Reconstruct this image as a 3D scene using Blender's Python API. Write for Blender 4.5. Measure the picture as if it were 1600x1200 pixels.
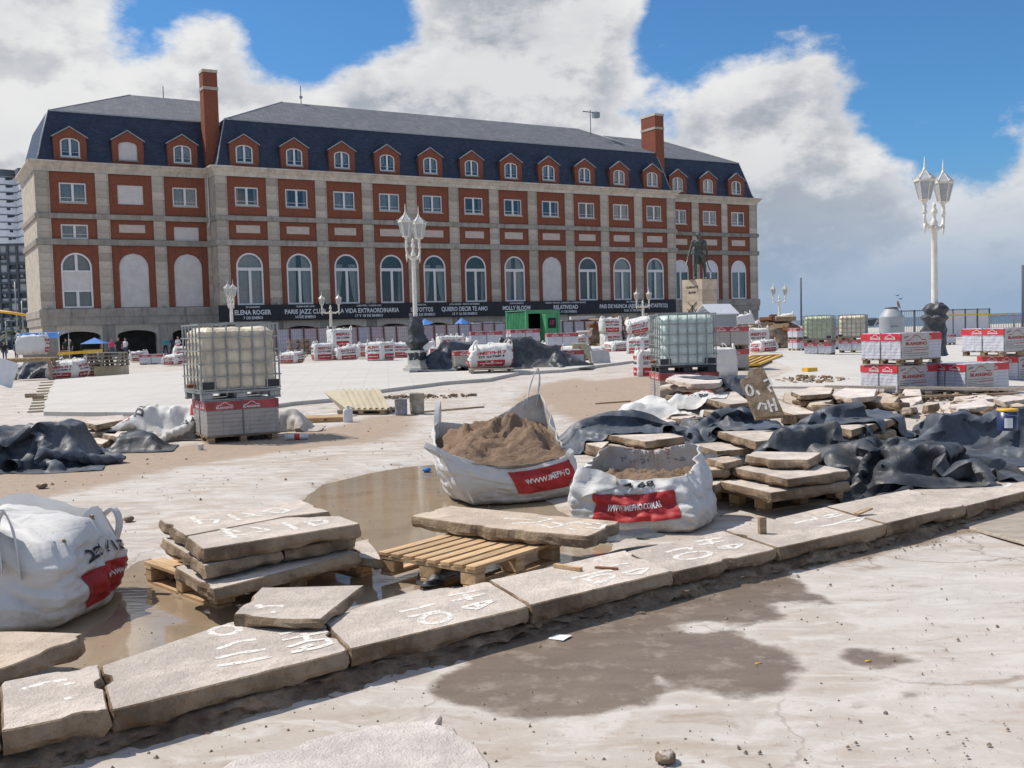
import bpy, bmesh, math, random
import numpy as np
from mathutils import Vector, Matrix
scene = bpy.context.scene
for o in list(bpy.data.objects):
 bpy.data.objects.remove(o)
# ------------------------------------------------------------------ camera
CAM_H = 1.6
PITCH = math.atan(87 / 1600.0)
ROLL = math.atan(0.029)
FPX = 1600.0
def cam_axes():
 c, s = math.cos(PITCH), math.sin(PITCH)
 fwd = Vector((0, c, -s))
 down = Vector((0, -s, -c))
 ex = Vector((1, 0, 0))
 right = ex * math.cos(ROLL) + down * math.sin(ROLL)
 up = ex * math.sin(ROLL) - down * math.cos(ROLL)
 return right, up, fwd
cam_data = bpy.data.cameras.new("camera")
cam = bpy.data.objects.new("camera", cam_data)
scene.collection.objects.link(cam)
cam_data.sensor_width = 36.0
cam_data.lens = 36.0
cam_data.clip_start = 0.1
cam_data.clip_end = 20000
_r, _u, _f = cam_axes()
cam.matrix_world = Matrix(((_r.x, _u.x, -_f.x, 0), (_r.y, _u.y, -_f.y, 0), (_r.z, _u.z, -_f.z, CAM_H), (0, 0, 0, 1)))
scene.camera = cam
# ------------------------------------------------------------------ sun and sky
SUN_TO = Vector((-0.60, 0.20, 0.86)).normalized()      # direction towards the sun
SUN_EL = math.asin(SUN_TO.z)
SUN_AZ = math.atan2(SUN_TO.x, SUN_TO.y)                 # clockwise from +Y
sun_data = bpy.data.lights.new("sun", 'SUN')
sun_data.energy = 4.1
sun_data.angle = math.radians(0.53)
sun_data.color = (1.0, 0.925, 0.82)
sun = bpy.data.objects.new("sun", sun_data)
scene.collection.objects.link(sun)
sun.rotation_euler = (-SUN_TO).to_track_quat('-Z', 'Y').to_euler()
scene.view_settings.view_transform = 'Standard'
scene.view_settings.look = 'None'
scene.view_settings.gamma = 1.0
scene.view_settings.exposure = 0.16
scene.view_settings.use_curve_mapping = False
scene.cycles.max_bounces = 8
scene.cycles.transparent_max_bounces = 12
scene.cycles.caustics_reflective = False
scene.cycles.caustics_refractive = False
scene.cycles.use_denoising = True
def build_world():
 w = bpy.data.worlds.new("World")
 scene.world = w
 w.use_nodes = True
 nt = w.node_tree
 nt.nodes.clear()
 N, L = nt.nodes.new, nt.links.new
 out = N('ShaderNodeOutputWorld')
 bg = N('ShaderNodeBackground')
 bg.inputs['Strength'].default_value = 0.099
 L(bg.outputs[0], out.inputs[0])
 sky = N('ShaderNodeTexSky')
 sky.sky_type = 'NISHITA'
 sky.sun_disc = False
 sky.sun_elevation = SUN_EL
 sky.sun_rotation = SUN_AZ
 sky.air_density = 1.0
 sky.dust_density = 0.6
 sky.ozone_density = 2.0
 tc = N('ShaderNodeTexCoord')
 def mth(op, a, b=None, clamp=False):
  m = N('ShaderNodeMath')
  m.operation = op
  m.use_clamp = clamp
  for i, v in enumerate((a, b)):
   if v is None:
    continue
   if isinstance(v, (int, float)):
    m.inputs[i].default_value = v
   else:
    L(v, m.inputs[i])
  return m.outputs[0]
 def sstep(v, a, b, lo=0.0, hi=1.0):
  m = N('ShaderNodeMapRange')
  m.interpolation_type = 'SMOOTHSTEP'
  L(v, m.inputs['Value'])
  for k, x in zip(('From Min', 'From Max', 'To Min', 'To Max'), (a, b, lo, hi)):
   m.inputs[k].default_value = x
  return m.outputs[0]
 def noise(off, scale, detail, rough=0.55, zs=1.7):
  mp = N('ShaderNodeMapping')
  mp.inputs['Location'].default_value = off
  mp.inputs['Scale'].default_value = (1, 1, zs)
  L(tc.outputs['Generated'], mp.inputs['Vector'])
  n = N('ShaderNodeTexNoise')
  n.inputs['Scale'].default_value = scale
  n.inputs['Detail'].default_value = detail
  n.inputs['Roughness'].default_value = rough
  L(mp.outputs[0], n.inputs['Vector'])
  return n.outputs['Fac']
 OFF = (0.3, 2.1, 0.0)
 big = noise(OFF, 4.2, 14, 0.60)
 big_up = noise((OFF[0] + SUN_TO.x * 0.03, OFF[1], OFF[2] + 0.040), 4.2, 14, 0.60)
 fine = noise((5.0, 1.0, 2.0), 9.0, 8, 0.62)
 puff = noise((2.0, 7.0, 1.0), 6.5, 8, 0.6, 2.2)
 # where the blue gaps and the solid banks are: directions in the sky of this day
 dens = mth('ADD', big, mth('MULTIPLY', mth('SUBTRACT', fine, 0.5), 0.30))
 def blob(px, py, inner, outer, amount):
  dx, dy = (px - 800) / FPX, (py - 600) / FPX
  d = (_f + _r * dx - _u * dy).normalized()
  vd = N('ShaderNodeVectorMath')
  vd.operation = 'DOT_PRODUCT'
  L(tc.outputs['Generated'], vd.inputs[0])
  vd.inputs[1].default_value = d
  return sstep(vd.outputs['Value'], math.cos(math.radians(outer)), math.cos(math.radians(inner)), 0.0, amount)
 for (px, py, i, o, a) in BLOBS:
  dens = mth('ADD', dens, blob(px, py, i, o, a))
 mask = sstep(dens, 0.475, 0.60)
 # lit tops, grey bases: compare the density here with the density a little towards the sun
 shade = sstep(mth('SUBTRACT', big_up, big), -0.055, 0.085)
 thick = sstep(dens, 0.60, 1.0)
 col = N('ShaderNodeMix')
 col.data_type = 'RGBA'
 col.inputs[6].default_value = (7.5, 7.5, 7.5, 1)
 col.inputs[7].default_value = (3.3, 3.6, 4.15, 1)
 L(mth('ADD', mth('MULTIPLY', mth('MULTIPLY', shade, sstep(dens, 0.50, 0.72, 0.25, 1.0)), 0.72), mth('ADD', mth('MULTIPLY', thick, 0.22), sstep(puff, 0.46, 0.74, 0.0, 0.34)), clamp=True), col.inputs[0])
 # haze bank low over the horizon
 sep = N('ShaderNodeSeparateXYZ')
 L(tc.outputs['Generated'], sep.inputs[0])
 low = sstep(sep.outputs[2], 0.0, 0.16, 0.80, 0.0)
 skyt = N('ShaderNodeMix')
 skyt.data_type = 'RGBA'
 skyt.blend_type = 'MULTIPLY'
 skyt.inputs[0].default_value = 1.0
 L(sky.outputs[0], skyt.inputs[6])
 skyt.inputs[7].default_value = (0.42, 0.78, 1.08, 1)
 hz = N('ShaderNodeMix')
 hz.data_type = 'RGBA'
 L(low, hz.inputs[0])
 L(skyt.outputs[2], hz.inputs[6])
 hz.inputs[7].default_value = (1.9, 2.9, 4.5, 1)
 clow = N('ShaderNodeMix')
 clow.data_type = 'RGBA'
 L(sstep(sep.outputs[2], 0.0, 0.16, 0.93, 0.0), clow.inputs[0])
 L(col.outputs[2], clow.inputs[6])
 clow.inputs[7].default_value = (2.7, 3.75, 5.2, 1)
 mix = N('ShaderNodeMix')
 mix.data_type = 'RGBA'
 L(mask, mix.inputs[0])
 L(hz.outputs[2], mix.inputs[6])
 L(clow.outputs[2], mix.inputs[7])
 L(mix.outputs[2], bg.inputs['Color'])
BLOBS = [(410, 0, 1, 10, -0.34), (560, 70, 0.5, 7, -0.26), (1380, 10, 3, 16, -0.42), (1270, 170, 1, 6, -0.10), (1560, 60, 2, 9, -0.16),
   (60, 120, 4, 13, 0.22), (740, -30, 1, 10, 0.24), (960, 140, 5, 17, 0.20), (420, 220, 2, 8, 0.30), (560, 240, 2, 7, 0.26), (640, 260, 3, 10, 0.10),
   (1480, 330, 5, 15, 0.28), (1230, 330, 3, 10, 0.26), (1580, 200, 1, 6, 0.14)]
build_world()
# ------------------------------------------------------------------ helpers
rnd = random.Random(7)
def smooth(a, b, x):
 t = np.clip((np.asarray(x, float) - a) / (b - a), 0, 1)
 return t * t * (3 - 2 * t)
def elev(x, y):
 """the made ground rises gently towards the middle of the plaza and falls again towards the hotel"""
 return 0.30 * smooth(15, 29, y) * (1 - smooth(60, 86, y)) * (1 - smooth(9, 15, x))
def view_dir(px, py):
 dx, dy = (px - 800) / FPX, (py - 600) / FPX
 return _f + _r * dx - _u * dy
def G(px, py, z=0.0):
 """point of the level plane z seen at that place of the photograph"""
 v = view_dir(px, py)
 t = (z - CAM_H) / v.z
 return Vector((v.x * t, v.y * t, z))
def GE(px, py):
 """point of the sloping ground"""
 z = 0.0
 for _ in range(12):
  p = G(px, py, z)
  z = 0.5 * z + 0.5 * float(elev(p.x, p.y))
 p.z = float(elev(p.x, p.y))
 return p
def at_depth(px, py, Y):
 v = view_dir(px, py)
 t = Y / v.y
 return Vector((v.x * t, Y, CAM_H + v.z * t))
def _hash(ix, iy, iz, seed):
 h = (ix * 374761393 + iy * 668265263 + iz * 2147483647 + seed * 1274126177) & 0xFFFFFFFF
 h = ((h ^ (h >> 13)) * 1274126177) & 0xFFFFFFFF
 h = h ^ (h >> 16)
 return (h & 0xFFFF) / 65535.0
def vnoise(x, y, z=0.0, seed=0):
 x, y, z = np.broadcast_arrays(np.asarray(x, float), np.asarray(y, float), np.asarray(z, float))
 ix, iy, iz = (np.floor(a).astype(np.int64) for a in (x, y, z))
 fx, fy, fz = x - ix, y - iy, z - iz
 fx, fy, fz = (a * a * (3 - 2 * a) for a in (fx, fy, fz))
 r = 0
 for dx in (0, 1):
  for dy in (0, 1):
   for dz in (0, 1):
    w = (fx if dx else 1 - fx) * (fy if dy else 1 - fy) * (fz if dz else 1 - fz)
    r = r + w * _hash(ix + dx, iy + dy, iz + dz, seed)
 return r * 2 - 1
def fbm(x, y, z=0.0, seed=0, octv=4):
 r, a, f = 0, 0.5, 1.0
 for i in range(octv):
  r = r + a * vnoise(np.asarray(x) * f, np.asarray(y) * f, np.asarray(z) * f, seed + i * 17)
  a *= 0.5
  f *= 2.03
 return r
COL = scene.collection
class MB:
 """collects faces; build() links them as one mesh object"""
 def __init__(self):
  self.v, self.f, self.m, self.s = [], [], [], []
 def add(self, vs, fs, mat=0, smooth=False):
  n = len(self.v)
  self.v.extend([tuple(p) for p in vs])
  for q in fs:
   self.f.append(tuple(i + n for i in q))
   self.m.append(mat)
   self.s.append(smooth)
  return self
 def box(self, c, size, rz=0.0, mat=0, M=None):
  hx, hy, hz = size[0] / 2, size[1] / 2, size[2] / 2
  vs = [Vector((sx * hx, sy * hy, sz * hz)) for sz in (-1, 1) for sy in (-1, 1) for sx in (-1, 1)]
  if M is None:
   M = Matrix.Translation(c) @ Matrix.Rotation(rz, 4, 'Z')
  return self.add([M @ p for p in vs], [(0, 2, 3, 1), (4, 5, 7, 6), (0, 1, 5, 4), (2, 6, 7, 3), (0, 4, 6, 2), (1, 3, 7, 5)], mat)
 def bx(self, x0, x1, y0, y1, z0, z1, mat=0):
  return self.box(((x0 + x1) / 2, (y0 + y1) / 2, (z0 + z1) / 2), (x1 - x0, y1 - y0, z1 - z0), 0, mat)
 def bar(self, a, b, w, h, mat=0, up=(0, 0, 1)):
  a, b = Vector(a), Vector(b)
  d = (b - a)
  L_ = d.length
  d.normalize()
  u = Vector(up)
  s = d.cross(u)
  if s.length < 1e-4:
   s = d.cross(Vector((1, 0, 0)))
  s.normalize()
  u = s.cross(d)
  M = Matrix(((d.x, s.x, u.x, 0), (d.y, s.y, u.y, 0), (d.z, s.z, u.z, 0), (0, 0, 0, 1)))
  M.translation = (a + b) / 2
  return self.box(None, (L_, w, h), 0, mat, M)
 def tube(self, pts, r, seg=8, mat=0, caps=True, smooth=True):
  pts = [Vector(p) for p in pts]
  rs = r if isinstance(r, (list, tuple)) else [r] * len(pts)
  vs, fs = [], []
  prev = None
  for i, p in enumerate(pts):
   d = (pts[min(i + 1, len(pts) - 1)] - pts[max(i - 1, 0)])
   d.normalize()
   if prev is None:
    a = d.cross(Vector((0, 0, 1)))
    if a.length < 1e-3:
     a = d.cross(Vector((1, 0, 0)))
   else:
    a = prev - d * prev.dot(d)
   a.normalize()
   prev = a
   b = d.cross(a)
   for k in range(seg):
    t = 2 * math.pi * k / seg
    vs.append(p + (a * math.cos(t) + b * math.sin(t)) * rs[i])
  for i in range(len(pts) - 1):
   for k in range(seg):
    fs.append((i * seg + k, i * seg + (k + 1) % seg, (i + 1) * seg + (k + 1) % seg, (i + 1) * seg + k))
  self.add(vs, fs, mat, smooth)
  if caps:
   n = len(self.v) - len(vs)
   self.f.append(tuple(n + k for k in range(seg))[::-1])
   self.f.append(tuple(n + (len(pts) - 1) * seg + k for k in range(seg)))
   self.m += [mat, mat]
   self.s += [False, False]
  return self
 def lathe(self, prof, seg=16, c=(0, 0, 0), mat=0, smooth=True, rot=0.0):
  vs, fs = [], []
  for (r, z) in prof:
   for k in range(seg):
    t = 2 * math.pi * k / seg + rot
    vs.append((c[0] + r * math.cos(t), c[1] + r * math.sin(t), c[2] + z))
  for i in range(len(prof) - 1):
   for k in range(seg):
    fs.append((i * seg + k, i * seg + (k + 1) % seg, (i + 1) * seg + (k + 1) % seg, (i + 1) * seg + k))
  fs.append(tuple(range(seg))[::-1])
  fs.append(tuple((len(prof) - 1) * seg + k for k in range(seg)))
  return self.add(vs, fs, mat, smooth)
 def prism(self, poly, y0, y1, mat=0):
  """poly in (x,z), extruded along y"""
  n = len(poly)
  vs = [(x, y0, z) for x, z in poly] + [(x, y1, z) for x, z in poly]
  fs = [tuple(range(n)), tuple(range(n, 2 * n))[::-1]] + [(i, i + n, (i + 1) % n + n, (i + 1) % n) for i in range(n)]
  return self.add(vs, fs, mat)
 def slabpoly(self, poly, z0, z1, mat=0):
  n = len(poly)
  vs = [(x, y, z0) for x, y in poly] + [(x, y, z1) for x, y in poly]
  fs = [tuple(range(n))[::-1], tuple(range(n, 2 * n))] + [(i, (i + 1) % n, (i + 1) % n + n, i + n) for i in range(n)]
  return self.add(vs, fs, mat)
 def grid(self, P, mat=0, smooth=True, closed_u=False):
  """P[j][i] points"""
  nj, ni = len(P), len(P[0])
  vs = [p for row in P for p in row]
  fs = []
  for j in range(nj - 1):
   for i in range(ni if closed_u else ni - 1):
    i2 = (i + 1) % ni
    fs.append((j * ni + i, j * ni + i2, (j + 1) * ni + i2, (j + 1) * ni + i))
  return self.add(vs, fs, mat, smooth)
 def mesh(self, name, mats):
  me = bpy.data.meshes.new(name)
  me.from_pydata(self.v, [], self.f)
  for m in (mats if isinstance(mats, (list, tuple)) else [mats]):
   me.materials.append(m)
  me.polygons.foreach_set('material_index', self.m)
  me.polygons.foreach_set('use_smooth', self.s)
  bm = bmesh.new()
  bm.from_mesh(me)
  bmesh.ops.recalc_face_normals(bm, faces=bm.faces)
  bm.to_mesh(me)
  bm.free()
  return me
 def build(self, name, mats, parent=None):
  return put(name, self.mesh(name, mats), parent)
def put(name, me, parent=None, loc=None, rot=None):
 o = bpy.data.objects.new(name, me)
 COL.objects.link(o)
 if parent is not None:
  o.parent = parent
 if loc is not None:
  o.location = loc
 if rot is not None:
  o.rotation_euler = rot
 return o
def tag(o, label, cat, group=None, kind=None):
 if label:
  o['label'] = label
 if cat:
  o['category'] = cat
 if group:
  o['group'] = group
 if kind:
  o['kind'] = kind
 return o
def thing(name, label, cat, loc=(0, 0, 0), rz=0.0, group=None, rot=None):
 o = bpy.data.objects.new(name, None)
 COL.objects.link(o)
 o.empty_display_size = 0.2
 o.location = loc
 o.rotation_euler = rot if rot is not None else (0, 0, rz)
 return tag(o, label, cat, group)
def copy_tree(o, parent=None):
 c = o.copy()
 COL.objects.link(c)
 c.parent = parent
 for ch in list(o.children):
  copy_tree(ch, c)
 return c
_txt = {}
def text2d(body, bold=0.0):
 """flat letter outlines as (verts, faces), height of a capital about 1, centred on x, base at y=0"""
 key = (body, bold)
 if key in _txt:
  return _txt[key]
 cu = bpy.data.curves.new('lettering', 'FONT')
 cu.body = body
 cu.size = 1.0
 cu.offset = bold
 cu.resolution_u = 3
 ob = bpy.data.objects.new('lettering', cu)
 COL.objects.link(ob)
 me = bpy.data.meshes.new_from_object(ob)
 bpy.data.objects.remove(ob)
 bpy.data.curves.remove(cu)
 v = np.array([p.co[:2] for p in me.vertices]) if len(me.vertices) else np.zeros((0, 2))
 f = [tuple(p.vertices) for p in me.polygons]
 bpy.data.meshes.remove(me)
 if len(v):
  v[:, 0] -= (v[:, 0].min() + v[:, 0].max()) / 2
  v = v / 0.70
 _txt[key] = (v, f)
 return _txt[key]
def add_text(mb, body, fn, width=None, height=None, bold=0.02, mat=0):
 """fn(x,y)->point ; text fitted to a width or a height"""
 v, f = text2d(body, bold)
 if not len(v):
  return
 w = v[:, 0].max() - v[:, 0].min()
 sx = sy = height if height else width / w
 if width:
  sx = width / w
 if height is None:
  sy = sx
 mb.add([fn(x * sx, y * sy) for x, y in v], f, mat)
# ------------------------------------------------------------------ materials
class NT:
 def __init__(self, name):
  self.mat = bpy.data.materials.new(name)
  self.mat.use_nodes = True
  self.nt = self.mat.node_tree
  self.nt.nodes.clear()
  self.out = self.N('ShaderNodeOutputMaterial')
  self.b = self.N('ShaderNodeBsdfPrincipled')
  self.L(self.b.outputs[0], self.out.inputs[0])
  self.tc = self.N('ShaderNodeTexCoord')
 def N(self, t):
  return self.nt.nodes.new(t)
 def L(self, a, b):
  self.nt.links.new(a, b)
 def obj(self):
  return self.tc.outputs['Object']
 def geo(self):
  return self.N('ShaderNodeNewGeometry').outputs['Position']
 def map(self, vec, scale=(1, 1, 1), loc=(0, 0, 0), rot=(0, 0, 0)):
  m = self.N('ShaderNodeMapping')
  m.inputs['Scale'].default_value = scale
  m.inputs['Location'].default_value = loc
  m.inputs['Rotation'].default_value = rot
  self.L(vec, m.inputs['Vector'])
  return m.outputs[0]
 def noise(self, vec, scale, detail=4, rough=0.55, dist=0.0):
  n = self.N('ShaderNodeTexNoise')
  n.inputs['Scale'].default_value = scale
  n.inputs['Detail'].default_value = detail
  n.inputs['Roughness'].default_value = rough
  n.inputs['Distortion'].default_value = dist
  self.L(vec, n.inputs['Vector'])
  return n.outputs['Fac']
 def voro(self, vec, scale, feature='F1', out='Distance'):
  n = self.N('ShaderNodeTexVoronoi')
  n.feature = feature
  n.inputs['Scale'].default_value = scale
  self.L(vec, n.inputs['Vector'])
  return n.outputs[out]
 def ramp(self, fac, stops):
  r = self.N('ShaderNodeValToRGB')
  e = r.color_ramp.elements
  while len(e) < len(stops):
   e.new(0.5)
  for i, (p, c) in enumerate(stops):
   e[i].position = p
   e[i].color = (c[0], c[1], c[2], 1) if not isinstance(c, (int, float)) else (c, c, c, 1)
  self.L(fac, r.inputs[0])
  return r.outputs[0]
 def step(self, v, a, b, lo=0.0, hi=1.0):
  m = self.N('ShaderNodeMapRange')
  m.interpolation_type = 'SMOOTHSTEP'
  self.L(v, m.inputs['Value'])
  for k, x in zip(('From Min', 'From Max', 'To Min', 'To Max'), (a, b, lo, hi)):
   m.inputs[k].default_value = x
  return m.outputs[0]
 def mth(self, op, a, b=None, clamp=False):
  m = self.N('ShaderNodeMath')
  m.operation = op
  m.use_clamp = clamp
  for i, v in enumerate((a, b)):
   if v is None:
    continue
   if isinstance(v, (int, float)):
    m.inputs[i].default_value = v
   else:
    self.L(v, m.inputs[i])
  return m.outputs[0]
 def mix(self, fac, a, b, mode='MIX'):
  m = self.N('ShaderNodeMix')
  m.data_type = 'RGBA'
  m.blend_type = mode
  for i, v in ((0, fac), (6, a), (7, b)):
   if isinstance(v, (int, float)):
    m.inputs[i].default_value = v
   elif isinstance(v, tuple):
    m.inputs[i].default_value = (v[0], v[1], v[2], 1)
   else:
    self.L(v, m.inputs[i])
  return m.outputs[2]
 def attr(self, name):
  a = self.N('ShaderNodeAttribute')
  a.attribute_name = name
  return a.outputs['Fac']
 def set(self, **k):
  for n, v in k.items():
   n = {'color': 'Base Color', 'rough': 'Roughness', 'metal': 'Metallic', 'spec': 'Specular IOR Level', 'ior': 'IOR',
     'trans': 'Transmission Weight', 'alpha': 'Alpha', 'coat': 'Coat Weight'}.get(n, n)
   if isinstance(v, tuple):
    self.b.inputs[n].default_value = (v[0], v[1], v[2], 1)
   elif isinstance(v, (int, float)):
    self.b.inputs[n].default_value = v
   else:
    self.L(v, self.b.inputs[n])
  return self
 def bump(self, h, strength=0.5, dist=0.02):
  b = self.N('ShaderNodeBump')
  b.inputs['Strength'].default_value = strength
  b.inputs['Distance'].default_value = dist
  self.L(h, b.inputs['Height'])
  self.L(b.outputs[0], self.b.inputs['Normal'])
  return self
 def rand(self):
  return self.N('ShaderNodeObjectInfo').outputs['Random']
def plain(name, col, rough=0.6, var=0.12, scale=6.0, metal=0.0, bump=0.0, bscale=40, spec=0.5, rvar=0.0):
 t = NT(name)
 n = t.noise(t.obj(), scale, 6, 0.6)
 lo = tuple(max(0, c * (1 - var)) for c in col)
 hi = tuple(min(1, c * (1 + var)) for c in col)
 c = t.mix(t.step(n, 0.3, 0.7), lo, hi)
 if rvar:
  k = t.mth('ADD', t.mth('MULTIPLY', t.rand(), 2 * rvar), 1 - rvar)
  mm = t.N('ShaderNodeVectorMath')
  mm.operation = 'SCALE'
  t.L(c, mm.inputs[0])
  t.L(k, mm.inputs['Scale'])
  c = mm.outputs[0]
 t.set(color=c, rough=rough, metal=metal, spec=spec)
 if bump:
  t.bump(t.noise(t.obj(), bscale, 5, 0.65), bump, 0.02)
 return t.mat
def mat_ground():
 t = NT('ground_screed')
 p = t.geo()
 n1 = t.noise(p, 0.55, 7, 0.62)
 n2 = t.noise(t.map(p, (1, 2.2, 1), rot=(0, 0, 0.5)), 2.6, 8, 0.66, 0.6)
 n3 = t.noise(p, 26, 6, 0.7)
 c = t.ramp(n1, [(0.28, (0.36,0.285,0.22)), (0.42, (0.44,0.385,0.33)), (0.56, (0.50,0.46,0.42)), (0.75, (0.45,0.43,0.405))])
 c = t.mix(t.step(n2, 0.48, 0.60, 0, 0.75), c, (0.57,0.535,0.50))
 c = t.mix(t.step(n2, 0.44, 0.33, 0, 0.8), c, (0.34,0.275,0.22))
 c = t.mix(t.step(t.noise(p, 7.0, 6, 0.7), 0.56, 0.74, 0, 0.4), c, (0.34,0.315,0.295))
 sm2 = t.noise(t.map(p, (0.35, 1.6, 1), rot=(0, 0, 0.28)), 1.5, 8, 0.7, 0.4)
 c = t.mix(t.step(sm2, 0.52, 0.70, 0, 0.6), c, (0.33, 0.25, 0.18))
 c = t.mix(t.step(t.noise(p, 13, 7, 0.75), 0.57, 0.68, 0, 0.55), c, (0.36, 0.30, 0.25))
 # fine cracks
 wp = t.N('ShaderNodeVectorMath')
 wp.operation = 'ADD'
 t.L(p, wp.inputs[0])
 nn = t.N('ShaderNodeTexNoise')
 nn.inputs['Scale'].default_value = 1.6
 nn.inputs['Detail'].default_value = 6
 t.L(p, nn.inputs['Vector'])
 t.L(nn.outputs['Color'], wp.inputs[1])
 ck = t.voro(wp.outputs[0], 0.55, 'DISTANCE_TO_EDGE')
 ckm = t.mth('MULTIPLY', t.step(ck, 0.0, 0.011, 0.9, 0.0), t.step(n1, 0.38, 0.55))
 c = t.mix(ckm, c, (0.30, 0.25, 0.21))
 # sand and dirt carried onto the slab
 edge = t.mth('ADD', t.mth('MULTIPLY', t.mth('SUBTRACT', t.noise(p, 2.2, 8, 0.66), 0.5), 1.1), t.mth('MULTIPLY', t.mth('SUBTRACT', n3, 0.5), 0.12))
 sd = t.mth('ADD', t.attr('sand'), edge)
 sm = t.step(sd, -0.22, 0.30)
 sc = t.mix(t.noise(p, 9, 6, 0.7), (0.25, 0.175, 0.12), (0.44, 0.345, 0.26))
 c = t.mix(t.mth('MULTIPLY', sm, 0.9), c, sc)
 dd = t.mth('ADD', t.attr('dirt'), t.mth('MULTIPLY', edge, 0.45))
 dm = t.step(dd, -0.06, 0.08)
 dc = t.mix(t.noise(p, 16, 6, 0.7), (0.14, 0.095, 0.065), (0.33, 0.25, 0.18))
 c = t.mix(t.mth('MULTIPLY', dm, 0.92), c, dc)
 # damp patches: the same screed soaked darker
 wd = t.mth('ADD', t.attr('wet'), t.mth('ADD', t.mth('MULTIPLY', t.mth('SUBTRACT', t.noise(p, 3.0, 7, 0.6), 0.5), 0.30), t.mth('MULTIPLY', t.mth('SUBTRACT', t.noise(p, 11, 4, 0.6), 0.5), 0.06)))
 wm = t.step(wd, -0.03, 0.045)
 halo = t.mth('MULTIPLY', t.step(wd, -0.11, -0.02), t.mth('SUBTRACT', 1.0, wm))
 c = t.mix(t.mth('MULTIPLY', halo, 0.30), c, (0.58,0.54,0.50))
 wc = t.mix(t.noise(t.map(p, (1, 3.0, 1), rot=(0, 0, 0.45)), 2.4, 7, 0.65), (0.105, 0.078, 0.057), (0.25, 0.197, 0.15))
 wet_c = t.mix(t.step(t.noise(p, 5, 7, 0.7), 0.50, 0.66, 0, 0.6), wc, (0.34, 0.285, 0.235))
 c = t.mix(wm, c, wet_c)
 # specks of grit
 sp = t.voro(p, 7.0)
 spm = t.mth('MULTIPLY', t.step(sp, 0.02, 0.075, 0.75, 0.0), t.step(t.noise(p, 1.7, 3), 0.50, 0.62))
 c = t.mix(spm, c, (0.20, 0.15, 0.11))
 t.set(color=c, rough=t.mth('SUBTRACT', 0.86, t.mth('MULTIPLY', wm, 0.34)), spec=0.4)
 h = t.mth('ADD', t.mth('MULTIPLY', n3, 0.35), t.mth('ADD', t.mth('MULTIPLY', n2, 0.8), t.mth('MULTIPLY', t.mth('ADD', sm, dm), t.mth('MULTIPLY', t.noise(p, 40, 5, 0.7), 0.8))))
 t.bump(h, 0.55, 0.02)
 return t.mat
def mat_puddle():
 t = NT('muddy_water')
 p = t.geo()
 n = t.noise(p, 0.9, 6, 0.6)
 c = t.ramp(n, [(0.3, (0.24, 0.18, 0.12)), (0.5, (0.35, 0.275, 0.19)), (0.68, (0.30, 0.245, 0.185))])
 c = t.mix(t.step(t.noise(p, 6, 6, 0.7), 0.55, 0.75, 0, 0.35), c, (0.36, 0.27, 0.18))
 t.set(color=c, rough=0.06, spec=0.62)
 t.b.inputs['IOR'].default_value = 1.38
 w = t.noise(t.map(p, (1, 2.5, 1)), 5.0, 3, 0.5)
 t.bump(w, 0.05, 0.02)
 return t.mat
def mat_stone(name, lo, hi, bump=0.5, top=None, rv=0.10):
 t = NT(name)
 p = t.obj()
 n = t.noise(p, 3.2, 8, 0.65)
 c = t.mix(t.step(n, 0.32, 0.68), lo, hi)
 c = t.mix(t.step(t.noise(p, 22, 6, 0.7), 0.55, 0.72, 0, 0.45), c, tuple(x * 0.55 for x in lo))
 sp = t.voro(p, 60, 'F1')
 c = t.mix(t.step(sp, 0.10, 0.30, 0.25, 0.0), c, tuple(x * 0.5 for x in lo))
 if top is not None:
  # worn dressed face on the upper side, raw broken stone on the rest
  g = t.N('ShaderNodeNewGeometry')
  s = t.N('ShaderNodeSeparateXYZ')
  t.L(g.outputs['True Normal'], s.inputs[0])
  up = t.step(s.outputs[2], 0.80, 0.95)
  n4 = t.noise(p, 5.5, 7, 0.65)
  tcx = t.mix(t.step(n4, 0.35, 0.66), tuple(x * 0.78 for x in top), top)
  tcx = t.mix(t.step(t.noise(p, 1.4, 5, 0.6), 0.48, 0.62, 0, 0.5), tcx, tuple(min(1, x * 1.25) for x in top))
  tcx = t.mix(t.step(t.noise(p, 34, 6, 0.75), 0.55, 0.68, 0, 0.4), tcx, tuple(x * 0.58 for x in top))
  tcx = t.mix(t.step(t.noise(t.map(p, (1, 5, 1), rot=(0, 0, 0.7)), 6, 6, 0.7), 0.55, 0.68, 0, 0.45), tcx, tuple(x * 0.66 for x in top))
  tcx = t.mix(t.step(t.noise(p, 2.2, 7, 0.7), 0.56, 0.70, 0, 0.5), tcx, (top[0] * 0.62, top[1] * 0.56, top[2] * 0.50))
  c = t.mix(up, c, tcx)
 k = t.mth('ADD', t.mth('MULTIPLY', t.rand(), 2 * rv), 1 - rv)
 mm = t.N('ShaderNodeVectorMath')
 mm.operation = 'SCALE'
 t.L(c, mm.inputs[0])
 t.L(k, mm.inputs['Scale'])
 t.set(color=mm.outputs[0], rough=0.88, spec=0.3)
 t.bump(t.mth('ADD', t.noise(p, 18, 8, 0.7), t.mth('MULTIPLY', t.noise(p, 90, 4, 0.6), 0.5)), bump, 0.02)
 return t.mat
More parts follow.
